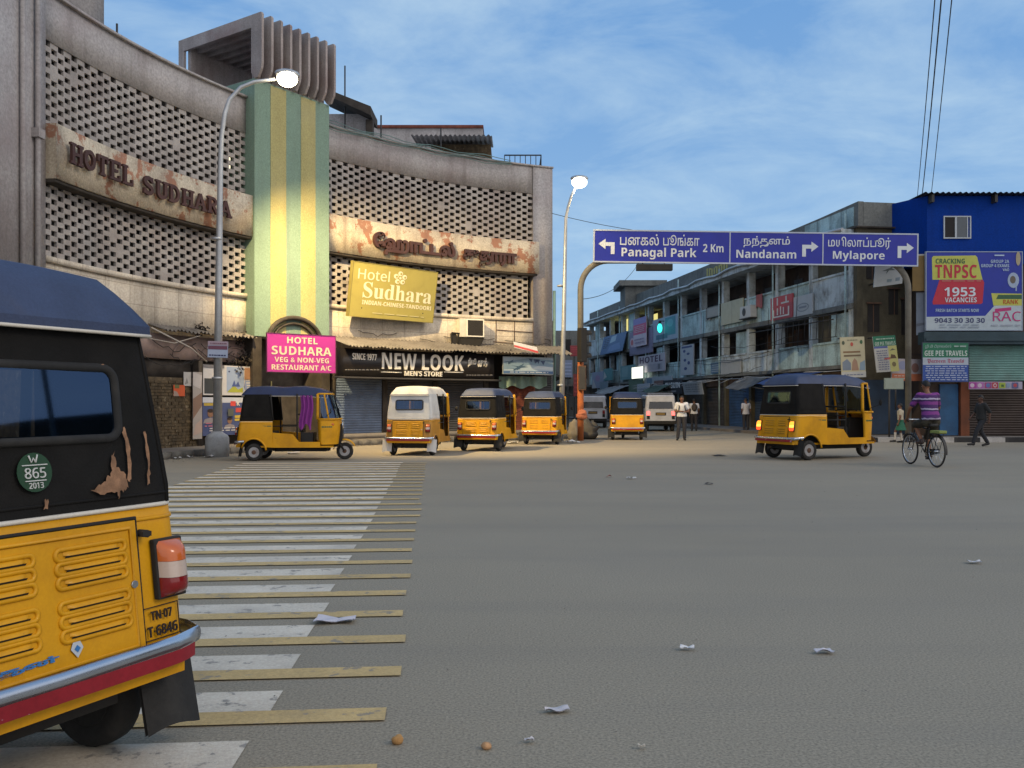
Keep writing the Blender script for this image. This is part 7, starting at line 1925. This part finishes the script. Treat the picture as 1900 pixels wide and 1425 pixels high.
paper('pale lilac strip of paper right of the white oval scrap', 1528, 1213, 34, (.50, .49, .53), .03, 5, .5)
paper('long thin sliver of paper near the bottom edge', 1033, 1322, 46, (.50, .48, .50), .02, 6, .4)
paper('white scrap far to the right on the bluish asphalt', 1808, 1046, 22, (.52, .52, .53), .03, 7, .7)
paper('small white scrap beyond the dark dried leaf', 1172, 889, 14, (.58, .57, .55), .05, 8, .9)
paper('tiny red wrapper beside the small white scrap', 1130, 886, 9, (.40, .07, .05), .05, 9, .9)
paper('dark dried leaf lying on the asphalt', 1315, 899, 14, (.05, .04, .035), .04, 10, .9)
paper('flat dark rag in front of the moving auto rickshaw', 1333, 846, 20, (.04, .04, .042), .03, 11, 1.5)
paper('pale torn scrap lying just right of the lone chips', 982, 1379, 18, (.50, .48, .49), .02, 12, .6)
paper('small buff scrap at the bottom edge', 1190, 1390, 13, (.45, .41, .34), .015, 13, .6)
def pebble(label, px, py, wpx, c, seed):
    p = gp(px, py); wd = wpx * p.y / FPX; mb = MB(); mb.ball(p + Vector((0, 0, wd * .30)), (wd * .5, wd * .42, wd * .36), 12, 8)
    mb.v = [v + (v - p) * .35 * mnoise.noise(v * 40 + Vector((seed, 0, 0))) for v in mb.v]
    return tag(mb.build('stone', mat('ochre_stone', c, .9, var=.25, vscale=12, bump=.4)), label, 'stone', 'broken brick chips on the road')
pebble('larger ochre brick chip near the end of the crossing stripes', 737, 1380, 24, (.40, .22, .08), 1); pebble('smaller ochre brick chip out on the bare asphalt', 903, 1390, 20, (.42, .24, .12), 5)
# heap and bags by the signal pole
def heap(name, label, cat, c, size, m_, seed, group=None):
    c = Vector(c); mb = MB(); mb.ball(c + Vector((0, 0, size[2] * .45)), (size[0] / 2, size[1] / 2, size[2] * .55), 22, 14)
    mb.v = [Vector((v.x, v.y, max(.01, v.z))) + (v - c).normalized() * .42 * min(size) * (mnoise.noise(v * 3.1 + Vector((seed, 0, 0))) + .6 * mnoise.noise(v * 8 + Vector((0, seed, 0)))) for v in mb.v]
    for v in mb.v: v.z = max(.006, v.z)
    return tag(mb.build(name, m_), label, cat, group)
tarp = mat('grey_sacking', (.10, .095, .085), .9, var=.3, vscale=4, dirt=(.04, .035, .03), dirt_amt=.6, dirt_scale=4, bump=.4)
heap('rubbish_heap', 'lumpy grey sack heap behind the foot of the orange signal pole', 'heap', (gx(1088, 35), 35.2, 0), (1.0, .8, .72), tarp, 2)
heap('rubbish_heap', 'small pale heap leaning left of the orange signal pole', 'heap', (gx(1064, 34.2), 34.3, 0), (.5, .4, .75), mat('pale_sacking', (.20, .18, .15), .9, bump=.3), 7)
cl_ = thing('cloth_bundle', 'orange red cloth bundle tied round the signal pole at waist height', 'cloth', (gx(1081, GD), GD + .2, .8))
mb = MB(); c = Vector((gx(1081, GD), GD + .16, .95)); mb.ball(c, (.2, .17, .19), 16, 10); mb.v = [v + (v - c) * .5 * mnoise.noise(v * 6) for v in mb.v]; mb.build('bundle', mat('orange_cloth', (.38, .13, .07), .85, bump=.3), cl_, True)
mb = MB(); mb.tube([c + Vector((-.15 + .3 * t, -.16 - .02 * math.sin(3 * t), .02 + .05 * t)) for t in (0, .25, .5, .75, 1)], .012, 5); mb.build('knot', mat('orange_cloth', (.3, .1, .06), .85), cl_, True)
paper('white plastic bowl shaped scrap at the foot of the signal pole', 1064, 822, 22, (.62, .62, .62), .14, 14, 1.2)
paper('white carrier bag behind the fourth auto rickshaw', 951, 823, 20, (.55, .55, .54), .12, 15, 1.2)
for i, (px, py, w_, lab) in enumerate(((330, 852, 12, 'pale rag in the gutter nearest the closest auto rickshaw'), (352, 850, 10, 'small white scrap in the gutter left of the lamp plinth'), (388, 849, 14, 'white wrapper lying against the lamp plinth'), (545, 842, 22, 'white plastic sheet under the side on auto rickshaw'), (1108, 812, 9, 'small white scrap on the ground right of the signal pole'), (1383, 800, 12, 'white bag by the feet of the person in grey'))):
    paper(lab, px, py, w_, (.5, .49, .48), .08, 20 + i, 1.2)
# gravel and dust along the gutter
mb = MB(); r = random.Random(3)
def grit(p, s_):
    a = [Vector((r.uniform(-1, 1), r.uniform(-1, 1), r.uniform(0, 1))) * s_ for _ in range(4)]
    mb.add([p + q_ for q_ in a], [(0, 1, 2), (0, 2, 3), (0, 3, 1), (1, 3, 2)])
for _ in range(1500):
    t = r.uniform(113, 186); rad = AR - 1.93 - abs(r.gauss(0, .28)); p = arc(t, rad, .004); grit(p, r.uniform(.008, .03))
for _ in range(900):
    s_ = r.uniform(0, 40); p = B(s_, 1.7 + abs(r.gauss(0, .5)) + .02 * s_, .004); p.z = .004; grit(p, r.uniform(.012, .04))
for _ in range(900):
    p = Vector((r.uniform(-3, 8), r.uniform(3, 25), .003)); grit(p, r.uniform(.003, .010))
tag(mb.build('road_grit', mat('grit', (.18, .165, .15), .95, var=.5, vscale=3, bump=0)), 'loose grit and dust on the road and along the kerbs', 'grit', kind='stuff')
